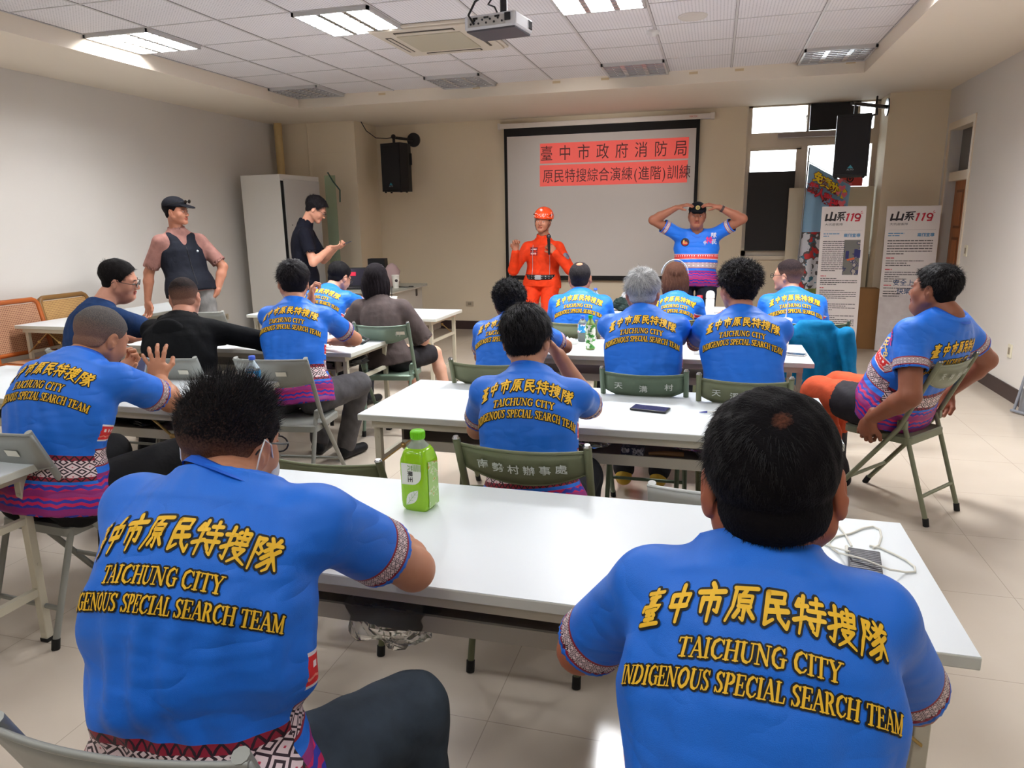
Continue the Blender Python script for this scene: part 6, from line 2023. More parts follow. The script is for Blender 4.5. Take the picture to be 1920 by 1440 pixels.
            gq_ = good.reshape(-1, 4).all(1)
            # drop quads stretched over an edge
            pq = pos.reshape(-1, 4, 3); ed = np.linalg.norm(pq[:, 0] - pq[:, 2], axis=1); e0 = np.linalg.norm(X.reshape(-1, 4, 2)[:, 0] - X.reshape(-1, 4, 2)[:, 2], axis=1)
            gq_ &= ed < e0 * 2.5 + .004
            if gq_.any():
                vv = pq[gq_].reshape(-1, 3); parts.append((vv, np.arange(len(vv)).reshape(-1, 4), mi_))
        mats += [m_ink, m_gold]
    v2, f2, m2 = merge(parts)
    nm = 'shirt' if top == 'team' else 'top'
    ob = np_mesh(nm, v2 - T0, f2, mats, m2, t)
    pad = len(v2) - len(v)
    A = np.concatenate([np.stack([uT, hemv, fr], 1), np.zeros((pad, 3))]).astype(np.float32)
    at_ = ob.data.attributes.new('torso_uv', 'FLOAT_VECTOR', 'POINT'); at_.data.foreach_set('vector', A.ravel())
    B_ = np.concatenate([sv, np.zeros((pad, 3))]).astype(np.float32)
    at_ = ob.data.attributes.new('sleeve_uv', 'FLOAT_VECTOR', 'POINT'); at_.data.foreach_set('vector', B_.ravel())
    # ribbed collar band of the jersey
    if not collar:
        cb = MB(); x_ = R_s; y_ = nrm(np.cross(nk, R_s)); n_ = 32
        bvs = BVHTree.FromPolygons([Vector(p) for p in v], [tuple(q_) for q_ in f]); hs_ = []
        for i in range(n_):
            a = 2 * PI * i / n_; rd = x_ * math.cos(a) + y_ * math.sin(a)
            c = N + F_s * .012 + rd * (opn + .016)
            h = bvs.ray_cast(Vector(c + nk * .12), Vector(-nk), .3)
            hs_.append((float((V3(*h[0]) - N) @ nk) if h[0] is not None else 0.0, rd))
        hh_ = np.array([h_[0] for h_ in hs_]); hh_ = np.clip(hh_, np.median(hh_) - .09, np.median(hh_) + .03)
        for _ in range(3):
            hh_ = (np.roll(hh_, 1) + hh_ * 2 + np.roll(hh_, -1)) / 4
        rings = [[], [], [], []]
        for (z_, (_, rd)) in zip(hh_, hs_):
            for k_, (dr, dz) in enumerate(((.026, -.024), (.013, -.004), (.004, .004), (.0005, -.014))):
                rings[k_].append(N + F_s * .012 + rd * (opn + dr) + nk * (z_ + dz) - T0)
        for rg in rings:
            cb.v.extend([tuple(p) for p in rg])
        for k_ in range(3):
            for i in range(n_):
                cb.f.append((k_ * n_ + i, k_ * n_ + (i + 1) % n_, (k_ + 1) * n_ + (i + 1) % n_, (k_ + 1) * n_ + i)); cb.mi.append(0); cb.sm.append(True)
        cb.obj('collar', mat('collar_blue', (30, 98, 214), .6) if top == 'team' else gm, t)
    # ---------------------------------------------------------------- extras
    if vest:
        Fv = Field(lo3, hi3, q)
        fv = torso_fn(gr + .012, fold=.003, lowflare=.06)
        Fv.add(lambda X: np.maximum(fv(X)[0], np.maximum((.0 - fv(X)[1]) * Ltot, (fv(X)[1] - .93) * Ltot)), sp.min(0) - .27, sp.max(0) + .27, .01)
        for sd in (-1, 1):
            Fv.cone(N - upN * .022 * s, shj[sd] - upN * .015 * s - R_s * sd * .03, .066 * s, .062 * s, .03)
            Fv.cone(shj[sd] + R_s * sd * .01 - F_s * .06, shj[sd] + R_s * sd * .02 + F_s * .09, .072 * s, .078 * s, .012, 's')
        Fv.cone(N + nk * .02, N + nk * .1, opn + .022, opn + .03, .01, 's')
        Fv.cone(N + F_s * .12 - upN * .0, N + F_s * .17 - upN * .16, .075, .012, .01, 's')
        v_, f_ = Fv.mesh(); vo = np_mesh('vest', v_ - T0, f_, cloth('vest_dark', (24, 26, 36), .75), None, t)
        e = MB(); bvv = BVHTree.FromPolygons([Vector(p) for p in v_], [tuple(q_) for q_ in f_]); ln = []
        for k_ in range(12):
            c = P + (N - P) * (.80 - .72 * k_ / 11)
            h = bvv.ray_cast(Vector(c + F_s * .6), Vector(-F_s), 1.0)
            if h[0] is not None:
                ln.append(Vector(h[0]) - Vector(T0))
        if len(ln) > 2:
            e.tube(ln, .004, 6); e.obj('zip', mat('zip_black', (12, 12, 14), .3), vo)
        e = MB(); h = bvv.ray_cast(Vector(N - upN * .19 - R_s * .10 + F_s * .6), Vector(-F_s), 1.0)
        if h[0] is not None:
            e.ball(Vector(h[0]) - Vector(T0), .012, 8); e.obj('chest_mark', mat('logo_white'), vo)
    if hood:
        Fo = Field(N - .26, N + .22, .009)
        pth = [N + R_s * .075 + F_s * .03 + upN * .01, N + R_s * .085 - F_s * .05 - upN * .01, N - F_s * .105 - upN * .035, N - R_s * .085 - F_s * .05 - upN * .01, N - R_s * .075 + F_s * .03 + upN * .01]
        for a_, b_ in zip(pth, pth[1:]):
            Fo.cone(a_, b_, .030, .032, .02)
        Fo.ell(N - F_s * .115 - upN * .10, (.115, .04, .10), .04, M=Ry)
        Fo.ell(N - F_s * .095 - upN * .04, (.05, .03, .035), .02, 's', M=Ry)
        Fo.d += 0
        v_, f_ = Fo.mesh(); np_mesh('hood', v_ - T0, f_, gm, None, t)
    def E2(mb, name, m):
        return mb.obj(name, m, t)
    if glasses:
        gmx = glasses if not isinstance(glasses, bool) else mat('glasses_black')
        e = MB()
        for sd in (-1, 1):
            ring = [hp_(sd * .034 + .024 * math.cos(a), .108 - .10 * abs(.024 * math.cos(a)) , .000 + .0165 * math.sin(a)) - T0 for a in [k * PI / 7 for k in range(14)]]
            e.tube(ring, .0019 * hs, 6, closed=True)
            e.tube([hp_(sd * .058, .104, .006) - T0, hp_(sd * .076, .07, .006) - T0, hp_(sd * .083, -.01, .010) - T0, hp_(sd * .082, -.030, -.012) - T0], .0020 * hs, 6)
        e.tube([hp_(-.010, .107, .004) - T0, hp_(0, .110, .007) - T0, hp_(.010, .107, .004) - T0], .0018 * hs, 6)
        E2(e, 'eyeglasses', gmx)
        e = MB()
        for sd in (-1, 1):
            e.add([hp_(sd * .034 + .023 * math.cos(a), .107, .0155 * math.sin(a)) - T0 for a in [k * PI / 7 for k in range(14)]], [tuple(range(14))])
        E2(e, 'lens', mat('lens_clear', (240, 245, 250), .05, trans=.95, ior=1.02))
    if mask:
        Fm = Field(H - .16 * hs, H + .16 * hs, .004)
        Fm.ell(hp_(0, .045, -.055), V3(.070, .078, .058) * hs, .01, M=Mh)
        Fm.add(lambda X: -(((X - H) @ Mh)[..., 1] / hs - .03), Fm.lo, Fm.lo + np.array(Fm.n) * .004, .004, 's') if False else None
        Fm.add(lambda X: (((X - H) @ Mh)[..., 1] - .048 * hs), Fm.lo, Fm.lo + np.array(Fm.n) * .004, .004, 's')
        v, f = Fm.mesh(); mo = np_mesh('face_mask', v - T0, f, cloth('mask_white', (226, 230, 234), .8), None, t)
        e = MB()
        for sd in (-1, 1):
            e.tube([hp_(sd * .064, .055, -.035) - T0, hp_(sd * .083, .012, .006) - T0, hp_(sd * .090, -.020, .018) - T0, hp_(sd * .094, -.034, -.010) - T0, hp_(sd * .088, -.030, -.045) - T0, hp_(sd * .082, -.004, -.085) - T0, hp_(sd * .070, .03, -.10) - T0, hp_(sd * .055, .052, -.085) - T0], .0017 * hs, 6)
        e.obj('ear_loop', mat('loop_white', (236, 236, 234), .7), mo)
    if cap:
        Fc = Field(H - .16 * hs, H + .21 * hs, .0055)
        Fc.ell(hp_(0, -.012, .045), V3(.088, .108, .086) * hs, .01, M=Mh)
        Fc.add(lambda X: (((X - H) @ Mh)[..., 2] / hs - .042) * hs, Fc.lo, Fc.lo + np.array(Fc.n) * Fc.h, .004, 's')
        Fc.ell(hp_(0, .105, .050), V3(.068, .075, .007) * hs, .008, M=Mh @ rotm(0, .22))
        v, f = Fc.mesh(); co = np_mesh('cap', v - T0, f, cloth('cap_black', (16, 17, 24), .8), None, t)
        if cap == 'badge':
            e = MB(); c = hp_(0, .100, .086); M = frame_M(c - T0, tuple(Mh[:, 0]), tuple(Mh @ nrm(V3(0, -.35, 1))))
            e.poly([(.022 * math.cos(k * PI / 8), .022 * math.sin(k * PI / 8)) for k in range(16)], .004, M, 0)
            e.poly([(.014 * math.cos(k * PI / 8), .014 * math.sin(k * PI / 8)) for k in range(16)], .0052, M, 1)
            e.poly([(.008 * math.cos(k * PI / 3), .008 * math.sin(k * PI / 3)) for k in range(6)], .006, M, 0)
            e.obj('badge', [mat('badge_gold', (190, 165, 90), .4), mat('badge_dark', (40, 44, 60), .5)], co)
        if cap == 'sunglasses':
            e = MB()
            for sd in (-1, 1):
                c = hp_(sd * .034, .112, .088); Mx = Mh
                e.ball((0, 0, 0), 1, 12); k_ = len(e.v) - 12 * 7
                e.v[k_:] = [tuple(c + Mx @ (V3(*p) * V3(.028, .006, .018)) * hs - T0) for p in e.v[k_:]]
                e.tube([hp_(sd * .060, .10, .09) - T0, hp_(sd * .088, .04, .075) - T0, hp_(sd * .095, -.03, .055) - T0], .003, 6)
            e.tube([hp_(-.01, .116, .09) - T0, hp_(.01, .116, .09) - T0], .003, 6)
            e.obj('sunglasses', mat('sunglass_black', (16, 16, 18), .1), co)
    if helmet:
        Fc = Field(H - .19 * hs, H + .24 * hs, .0055)
        Fc.ell(hp_(0, -.014, .052), V3(.106, .128, .104) * hs, .01, M=Mh)
        Fc.add(lambda X: (((X - H) @ Mh)[..., 2] / hs - .028 - .10 * np.minimum(((X - H) @ Mh)[..., 1] / hs, 0) * 1.6 * -0.2) * hs, Fc.lo, Fc.lo + np.array(Fc.n) * Fc.h, .006, 's')
        Fc.ell(hp_(0, .095, .040), V3(.075, .04, .010) * hs, .012, M=Mh)
        Fc.cone(hp_(0, -.12, .10), hp_(0, .09, .135), .016 * hs, .016 * hs, .02)
        v, f = Fc.mesh(); co = np_mesh('helmet', v - T0, f, mat('helmet_orange', (236, 74, 24), .25, coat=.3), None, t)
        e = MB(); 
        for sd in (-1, 1):
            e.tube([hp_(sd * .086, .04, .035) - T0, hp_(sd * .080, .035, -.04) - T0, hp_(sd * .055, .05, -.095) - T0, hp_(0, .065, -.115) - T0], .0055, 6, flat=.4)
            e.tube([hp_(sd * .092, -.02, .03) - T0, hp_(sd * .085, .01, -.02) - T0, hp_(sd * .075, .04, -.055) - T0], .0045, 6, flat=.4)
        e.obj('chin_strap', mat('strap_black'), co)
        e = MB()
        for sd in (-1, 1):
            for k in range(5):
                c = hp_(sd * (.100 - .002 * k), -.03 + .022 * k, .075 + .008 * math.sin(k)); e.ball(c - T0, .0075, 8)
        e.obj('vent', mat('vent_black', (30, 24, 24), .6), co)
        e = MB(); rs2 = random.Random(5)
        for k in range(26):
            a = rs2.uniform(-1.25, 1.25); z_ = rs2.uniform(.045, .085)
            e.ball(hp_(.108 * math.sin(a), .128 * math.cos(a) - .012, z_) - T0, .0042, 6)
        e.obj('reflective_print', mat('reflect_white', (240, 225, 215), .4), co)
        e = MB(); c = hp_(0, .098, .125); e.ball(c - T0, (.018, .010, .016), 10); e.obj('crest', mat('crest_white', (236, 200, 190), .4), co)
    t['_'] = 0
    del t['_']
    return t, dict(shj=shj, el=el, wr=wr, hp=hp_, T0=T0, Mh=Mh, sp=sp, R=R_s, F=F_s, N=N, hd=hd, kn=kn, an=an, hipj=hipj, surf=(v2, f2))


def decal(t, T0, surf, c, d, xd, polys, mats, name, off=.003):
    """flat shapes laid onto the cloth: polys = [(points, material index)] around the point c seen along direction d"""
    bv = BVHTree.FromPolygons([Vector(p) for p in surf[0]], [tuple(q_) for q_ in surf[1]])
    d = nrm(d); xd = nrm(xd - d * (xd @ d)); yd = nrm(np.cross(xd, d)); yd = yd if yd[2] > 0 else -yd
    mb = MB()
    for lay, (pts, mi) in enumerate(polys):
        out = []
        for x, y in pts:
            o = c - d * .5 + xd * x + yd * y
            h = bv.ray_cast(Vector(o), Vector(d), 1.0)
            if h[0] is None:
                out = None; break
            out.append(np.array(h[0]) - d * (off + .0006 * mi) - T0)
        if out:
            mb.add(out, [tuple(range(len(out)))], mi)
    if mb.v:
        return mb.obj(name, mats, t)


def stroke_polys(ch, cx, cy, size, w, mi, slant=.1):
    q = []
    for st in HZ[ch]:
        stroke_quads([(cx + (x - 50) * size / 100, cy + (50 - y) * size / 100) for x, y in st], w, w * .8, 0, q, .012)
    return [([tuple(p) for p in qq], mi) for qq in q]
# ================================================================ the people in the room
HIDE = dict(hide=True)
BRN = (188, 134, 104)
g_team = 'team members in blue printed shirts'
C = {}
fast = False


def add(key, *a, **k):
    if ONLY and key not in ONLY:
        return
    C[key] = person(*a, seed=len(C) * 7 + 3, **k)[1]


ONLY = None
X, Y, Z = V3(1, 0, 0), V3(0, 1, 0), V3(0, 0, 1)
add('P1', 'near left man in a blue team shirt wearing a white mask and dark glasses', (-.888, 1.11, 1.118), (-.885, .955, .57), (-.937, 1.20, 1.168), R_(-4), R_(2), R_(16), R_(4),
    s=1.09, bulk=1.13, q=.0058, sleeve=.64, hunch=.05, shrug=.02, knees={1: (-.60, 1.27, .55), -1: (-1.05, 1.30, .55)}, feet={1: (-.60, 1.30, .10), -1: (-1.05, 1.35, .10)},
    hands={1: dict(e=(-.60, 1.42, .79), w=(-.80, 1.62, .79), d=(-1, .2, 0), n=(0, 0, -1)), -1: dict(e=(-1.22, 1.40, .79), w=(-1.02, 1.60, .79), d=(1, .25, .0), n=(0, 0, -1))},
    bottom=cloth('jeans_dark', (58, 68, 78), .85), skin_rgb=(196, 142, 112), hair='spiky', hair_rgb=(20, 18, 20), strands=9000, hl=.027, hwid=.00055, glasses=True, mask=True, folds=2.3, headscale=.95, group=g_team)
add('P2', 'near right man in a blue team shirt seen from behind, black hair with a whorl', (.082, 1.05, 1.115), (.09, .84, .57), (.098, 1.08, 1.21), R_(3), R_(2), R_(14), R_(-5),
    s=.97, bulk=1.06, q=.0058, sleeve=.84, hunch=.05, headscale=1.19, print_s=.955, sh_w=.155, scalp=True, folds=1.5,
    hands={1: dict(e=(.33, 1.15, .86), w=(.17, 1.40, .84), d=(-.6, .6, -.1), n=(0, 0, -1)), -1: dict(e=(-.185, 1.15, .86), w=(.0, 1.40, .84), d=(.5, .7, -.1), n=(0, 0, -1))},
    bottom=(34, 34, 40), skin_rgb=(176, 108, 78), hair='short', hair_rgb=(15, 13, 15), strands=15000, hl=.024, hwid=.0006, whorl=(.010, -.098, .082), group=g_team)
add('P3', 'grey-haired man in a blue team shirt bent over a phone at the left table', (-2.50, 2.33, 1.07), (-2.52, 2.12, .57), (-2.49, 2.43, 1.145), R_(-2), R_(6), R_(30), R_(4),
    s=1.10, bulk=1.16, q=.008, sleeve=.70, hunch=.055,
    hands={1: dict(e=(-2.33, 2.66, .80), w=(-2.58, 2.82, .90), d=(-.38, .25, .85), n=(-.5, .8, .1), curl=.25, spread=.22, thumb=.3), -1: dict(e=(-2.85, 2.60, .82), w=(-2.84, 2.80, .88), d=(.35, .5, .5), n=(.2, -.5, .8), curl=.9)},
    knees={1: (-2.33, 2.62, .57), -1: (-2.70, 2.60, .57)}, bottom=(18, 18, 20), skin_rgb=(190, 136, 104), hair='buzz', hair_rgb=(104, 100, 98), strands=3500, hl=.007, hwid=.0007, group=g_team)
add('P4', 'man in a plain navy shirt with black glasses talking to his neighbour', (-3.90, 3.84, 1.11), (-3.86, 3.64, .57), (-3.83, 3.95, 1.26), R_(20), R_(56), R_(14), R_(10),
    s=1.10, bulk=1.22, q=.0095, top=cloth('navy_tee', (30, 56, 98)), sleeve=.75, bottom=(30, 30, 34), skin_rgb=(206, 152, 128), hair='short', hair_rgb=(24, 20, 20), strands=2500, hl=.022, glasses=True,
    hands={1: dict(w=(-3.82, 4.36, .82), pole=(.6, -.2, -1)), -1: dict(w=(-4.02, 4.42, .82), pole=(-.8, 0, -1))})
add('P5', 'man with cropped hair in a black hoodie leaning on the left table', (-3.27, 3.82, 1.03), (-3.12, 3.62, .56), (-3.30, 3.92, 1.155), R_(-10), R_(-26), R_(12), R_(-3),
    s=1.08, bulk=1.2, q=.0095, top=cloth('hoodie_black', (14, 15, 18)), sleeve=2, hood=True, bottom=(26, 26, 28), skin_rgb=(196, 144, 120), hair='buzz', hair_rgb=(34, 28, 28), strands=2500, hl=.006,
    hands={1: dict(e=(-2.80, 4.10, .84), w=(-2.85, 4.42, .80), d=(-.3, .8, .1), curl=.6), -1: dict(e=(-3.48, 4.15, .82), w=(-3.22, 4.45, .80), d=(.6, .6, 0), curl=.5)})
add('P8', 'man in blue team shirt and grey trousers, elbow on the table with the black strap', (-2.55, 4.02, 1.11), (-2.45, 3.82, .57), (-2.595, 4.08, 1.24), R_(-8), R_(-36), R_(10), R_(4),
    s=1.08, bulk=1.06, q=.0082, sleeve=.68, hunch=.045, bottom=(84, 82, 84), skin_rgb=(198, 146, 118), hair='neat', hair_rgb=(24, 20, 24), strands=4500, hl=.030, hwid=.0009, glasses=True,
    hands={1: dict(e=(-2.28, 4.36, .80), w=(-2.58, 4.46, .79), d=(-1, .1, 0), n=(0, 0, -1)), -1: dict(w=(-2.62, 4.32, 1.10), pole=(-1, 0, -1), d=(0, .2, 1), curl=1.2)},
    knees={1: (-2.25, 4.22, .56), -1: (-2.60, 4.26, .56)}, feet={1: (-2.42, 4.30, .09), -1: (-2.66, 4.36, .09)}, group=g_team)
add('P9', 'man in a blue team shirt bent over the table left of the woman in brown', (-3.18, 5.56, 1.05), (-3.16, 5.34, .57), (-3.15, 5.68, 1.15), R_(6), R_(16), R_(26), R_(3),
    s=1.06, bulk=1.05, q=.011, sleeve=.68, hunch=.06, skin_rgb=(200, 150, 124), hair='short', hair_rgb=(22, 20, 22), strands=1800, hl=.020, glasses=True, bottom=(40, 40, 46), group=g_team,
    hands={1: dict(w=(-2.98, 6.12, .80), pole=(.9, 0, -1)), -1: dict(w=(-3.25, 6.1, .80), pole=(-.9, 0, -1))})
add('P10', 'woman with straight dark hair in a brown loose shirt on the teal green chair', (-2.56, 5.22, 1.02), (-2.46, 5.14, .56), (-2.60, 5.27, 1.165), R_(-8), R_(-20), R_(4), R_(0),
    s=1.02, bulk=1.0, q=.0095, top=cloth('brown_loose_shirt', (84, 74, 72), .9), sleeve=1.0, sleeve_r=1.35, shorts=True, bottom=(44, 42, 44), skin_rgb=(214, 170, 146), hair='bob', hair_rgb=(24, 18, 22), strands=2500, hl=.05, hwid=.001, fem=True,
    hands={1: dict(e=(-2.28, 5.30, .76), w=(-2.30, 5.52, .70), d=(-.4, .9, -.1)), -1: dict(e=(-2.86, 5.25, .76), w=(-2.70, 5.5, .70), d=(.4, .8, 0))},
    knees={1: (-2.22, 5.52, .54), -1: (-2.50, 5.56, .54)}, feet={1: (-2.08, 5.48, .09), -1: (-2.44, 5.62, .09)}, shoe=(90, 84, 80))
add('P13', 'curly-haired man in a blue team shirt, half hidden by the middle man', (-1.17, 4.20, 1.01), (-1.16, 3.98, .57), (-1.21, 4.28, 1.11), R_(2), R_(0), R_(14), 0,
    s=1.06, bulk=1.05, q=.0095, sleeve=.68, hunch=.05, skin_rgb=(150, 100, 76), hair='curly', hair_rgb=(20, 18, 20), strands=5000, hl=.020, hwid=.0012, group=g_team,
    hands={1: dict(e=(-.88, 4.48, .80), w=(-1.12, 4.66, .79), d=(-1, .2, 0)), -1: dict(w=(-1.30, 4.62, .80), pole=(-.9, 0, -1))})
add('P14', 'black-haired man in blue team shirt resting his chin on his hand at the second table', (-.668, 2.63, 1.025), (-.615, 2.46, .57), (-.697, 2.70, 1.145), R_(-3), R_(4), R_(16), R_(-3),
    s=1.06, bulk=.98, q=.0072, sleeve=.68, hunch=.05, skin_rgb=(196, 146, 116), hair='neat', hair_rgb=(18, 15, 17), strands=7000, hl=.040, hwid=.0008, whorl=(.015, -.03, .11), group=g_team, bottom=(38, 40, 46),
    hands={1: dict(e=(-.47, 2.93, .82), w=(-.585, 2.865, 1.03), d=(-.55, -.25, .75), n=(-.7, -.5, -.3), curl=1.3, thumb=.8), -1: dict(w=(-.80, 3.02, .80), pole=(-.9, 0, -1))})
add('P15', 'balding man in a blue team shirt facing the speaker', (-1.02, 5.70, 1.03), (-1.00, 5.52, .57), (-1.035, 5.75, 1.15), R_(-4), R_(-4), R_(4), 0,
    s=1.06, bulk=1.12, q=.0105, sleeve=.68, hunch=.04, skin_rgb=(180, 126, 98), hair='bald', hair_rgb=(44, 40, 42), strands=1800, hl=.022, group=g_team)
add('P16', 'white-haired man in a blue team shirt on the green chair, back to the camera', (-.375, 4.08, 1.09), (-.33, 3.88, .57), (-.385, 4.15, 1.195), R_(0), R_(-3), R_(10), 0,
    s=1.08, bulk=1.12, q=.0082, sleeve=.68, hunch=.045, skin_rgb=(186, 126, 98), hair='white', hair_rgb=(188, 188, 188), strands=6000, hl=.034, hwid=.0010, group=g_team, shoe=(196, 160, 60), feet={1: (-.26, 4.14, .13), -1: (-.47, 4.14, .13)},
    hands={1: dict(w=(-.25, 4.62, .80), pole=(.9, -.1, -1)), -1: dict(w=(-.50, 4.64, .80), pole=(-.9, -.1, -1))})
add('P17', 'brown-haired woman with a pale hairband in a blue team shirt', (-.29, 6.02, 1.00), (-.28, 5.84, .57), (-.305, 6.08, 1.135), R_(2), R_(-8), R_(4), 0,
    s=1.0, bulk=.96, q=.0105, sleeve=.7, skin_rgb=(214, 168, 142), hair='long', hair_rgb=(86, 56, 44), strands=1800, hl=.05, fem=True, group=g_team)
add('P18', 'fluffy-haired man in a blue team shirt on the olive chair', (.155, 4.02, 1.10), (.19, 3.82, .57), (.135, 4.10, 1.235), R_(4), R_(-26), R_(4), R_(0),
    s=1.08, bulk=1.10, q=.0082, sleeve=.68, hunch=.045, skin_rgb=(188, 130, 106), hair='fluffy', hair_rgb=(22, 18, 20), strands=6000, hl=.034, hwid=.0011, group=g_team,
    hands={1: dict(w=(.30, 4.62, .80), pole=(.9, -.1, -1)), -1: dict(w=(.02, 4.55, .95), pole=(-.9, -.1, -1), d=(.3, -.3, .9), curl=.9)})
add('P19', 'man with faded hair and glasses in a blue team shirt, turned toward the speaker', (.585, 5.96, 1.03), (.66, 5.76, .57), (.56, 6.02, 1.16), R_(2), R_(-58), R_(2), R_(-4),
    s=1.06, bulk=1.06, q=.0105, sleeve=.7, skin_rgb=(206, 156, 132), hair='buzz', hair_rgb=(36, 28, 32), strands=2500, hl=.012, glasses=True, group=g_team)
add('P20', 'big man in blue team shirt sitting sideways on the right, gripping his chair', (1.185, 4.145, 1.105), (1.02, 4.31, .58), (1.115, 4.205, 1.222), R_(-46), R_(-50), R_(-2), R_(3),
    s=1.10, bulk=1.38, q=.0072, sleeve=.60, hunch=.0, belly=.05, pyaw=R_(-51), skin_rgb=(150, 98, 74), hair='short', hair_rgb=(18, 15, 17), strands=6000, hl=.026, hwid=.001, headscale=1.0, group=g_team,
    hands={-1: dict(e=(.98, 3.93, .78), w=(.86, 4.06, .56), d=(-.2, .25, -.8), n=(.5, .5, 0), curl=1.1, thumb=.6), 1: dict(e=(1.52, 4.52, .78), w=(1.34, 4.62, .56), d=(-.2, .1, -.9), n=(-.6, -.5, 0), curl=1.1)},
    knees={-1: (.63, 4.50, .58), 1: (.78, 4.72, .57)}, feet={-1: (.78, 4.50, .09), 1: (.80, 4.78, .09)}, bottom=(198, 84, 52))
m_dk = (30, 32, 40)
add('P6', 'standing man in black cap and dark vest, hand on hip, by the left wall', (-4.97, 5.90, 1.56), (-4.86, 5.88, 1.02), (-4.93, 5.87, 1.745), R_(118), R_(78), R_(4), R_(4),
    s=1.06, bulk=1.12, q=.0095, top=cloth('pinkish_brown_shirt', (150, 108, 100)), sleeve=.85, collar=.012, vest=True, stand=True, bottom=(132, 130, 128), skin_rgb=(190, 134, 108), hair='short', hair_rgb=(22, 18, 20), strands=0, cap='sunglasses',
    hands={1: dict(e=(-5.13, 5.70, 1.25), w=(-5.19, 5.68, 1.0), d=(0, 0, -1), n=(0, -1, 0)), -1: dict(e=(-4.70, 6.12, 1.25), w=(-4.69, 6.04, 1.00), d=(-.5, -.3, -.8), n=(-1, -.5, 0))})
add('P7', 'standing young man in a black polo shirt reading his phone by the cabinet', (-4.25, 7.0, 1.60), (-4.27, 6.98, 1.03), (-4.13, 7.04, 1.76), R_(66), R_(66), R_(34), 0,
    s=1.06, bulk=.96, q=.0105, top=cloth('polo_black', (14, 15, 26)), sleeve=.72, collar=.03, stand=True, bottom=(22, 22, 28), skin_rgb=(206, 152, 126), hair='neat', hair_rgb=(20, 17, 20), strands=3000, hl=.03, glasses=True,
    hands={1: dict(w=(-3.95, 6.98, 1.36), pole=(0, -.6, -1), d=(.9, .2, .1), n=(0, .3, 1), curl=.7), -1: dict(w=(-3.98, 7.14, 1.35), pole=(-.3, .4, -1), d=(.9, -.2, .1), n=(0, -.3, 1), curl=.8)})
add('P11', 'presenter in an orange rescue suit and orange helmet speaking into a microphone', (-1.87, 8.05, 1.40), (-1.89, 8.05, .92), (-1.86, 8.0, 1.60), R_(184), R_(186), R_(2), R_(-6),
    s=1.02, bulk=1.12, q=.0085, top=cloth('rescue_orange', (236, 62, 24), .7), sleeve=2, collar=.03, stand=True, bottom=cloth('rescue_orange', (236, 62, 24), .7), skin_rgb=(180, 124, 98), hair='short', hair_rgb=(28, 24, 24), strands=0, helmet=True,
    hands={1: dict(e=(-2.16, 7.95, 1.12), w=(-2.12, 7.78, 1.32), d=(.05, -.1, .9), n=(.5, -.8, 0), curl=1.1, thumb=.8), -1: dict(e=(-1.58, 7.94, 1.14), w=(-1.81, 7.80, 1.40), d=(-.55, .1, .65), n=(-.3, .6, -.2), curl=1.2, thumb=.8)})
add('P12', 'heavy standing man in blue team shirt and black cap, both hands on his head', (-.19, 8.05, 1.47), (-.19, 8.03, .94), (-.195, 7.98, 1.64), R_(178), R_(178), R_(8), R_(-2),
    s=1.04, bulk=1.28, q=.0085, belly=.05, sleeve=.62, stand=True, bottom=(24, 26, 40), skin_rgb=(164, 108, 84), hair='short', hair_rgb=(20, 17, 18), strands=0, cap='badge', print_on=False, group=g_team, shrug=.06,
    hands={1: dict(e=(-.62, 7.93, 1.58), w=(-.36, 7.88, 1.74), d=(.95, .0, .30), n=(.2, .3, -1), curl=.35), -1: dict(e=(.24, 7.93, 1.58), w=(-.03, 7.88, 1.74), d=(-.95, .0, .30), n=(-.2, .3, -1), curl=.35)})

m_silver = mat('reflective_tape', (176, 176, 180), .35, .3)
def ring_on(t, J, a, b, r, w, name, m):
    q = MB(); d = nrm(b - a)
    q.tube([a - J['T0'], a + d * w * .5 - J['T0'], a + d * w - J['T0']], r, 18, caps=False); return q.obj(name, m, t)
def root(key):
    return next(o for o in bpy.data.objects if o.name.startswith('person') and o.parent is None and abs(o.location.x - C[key]['T0'][0]) < 1e-5 and abs(o.location.y - C[key]['T0'][1]) < 1e-5)
def rect(x0, y0, x1, y1, mi, nx=1):
    return [([(x0 + (x1 - x0) * i / nx, y0), (x0 + (x1 - x0) * (i + 1) / nx, y0), (x0 + (x1 - x0) * (i + 1) / nx, y1), (x0 + (x1 - x0) * i / nx, y1)], mi) for i in range(nx)]
def circ(cx, cy, r, mi, n=12):
    return [([(cx + r * math.cos(2 * PI * k / n), cy + r * math.sin(2 * PI * k / n)) for k in range(n)], mi)]
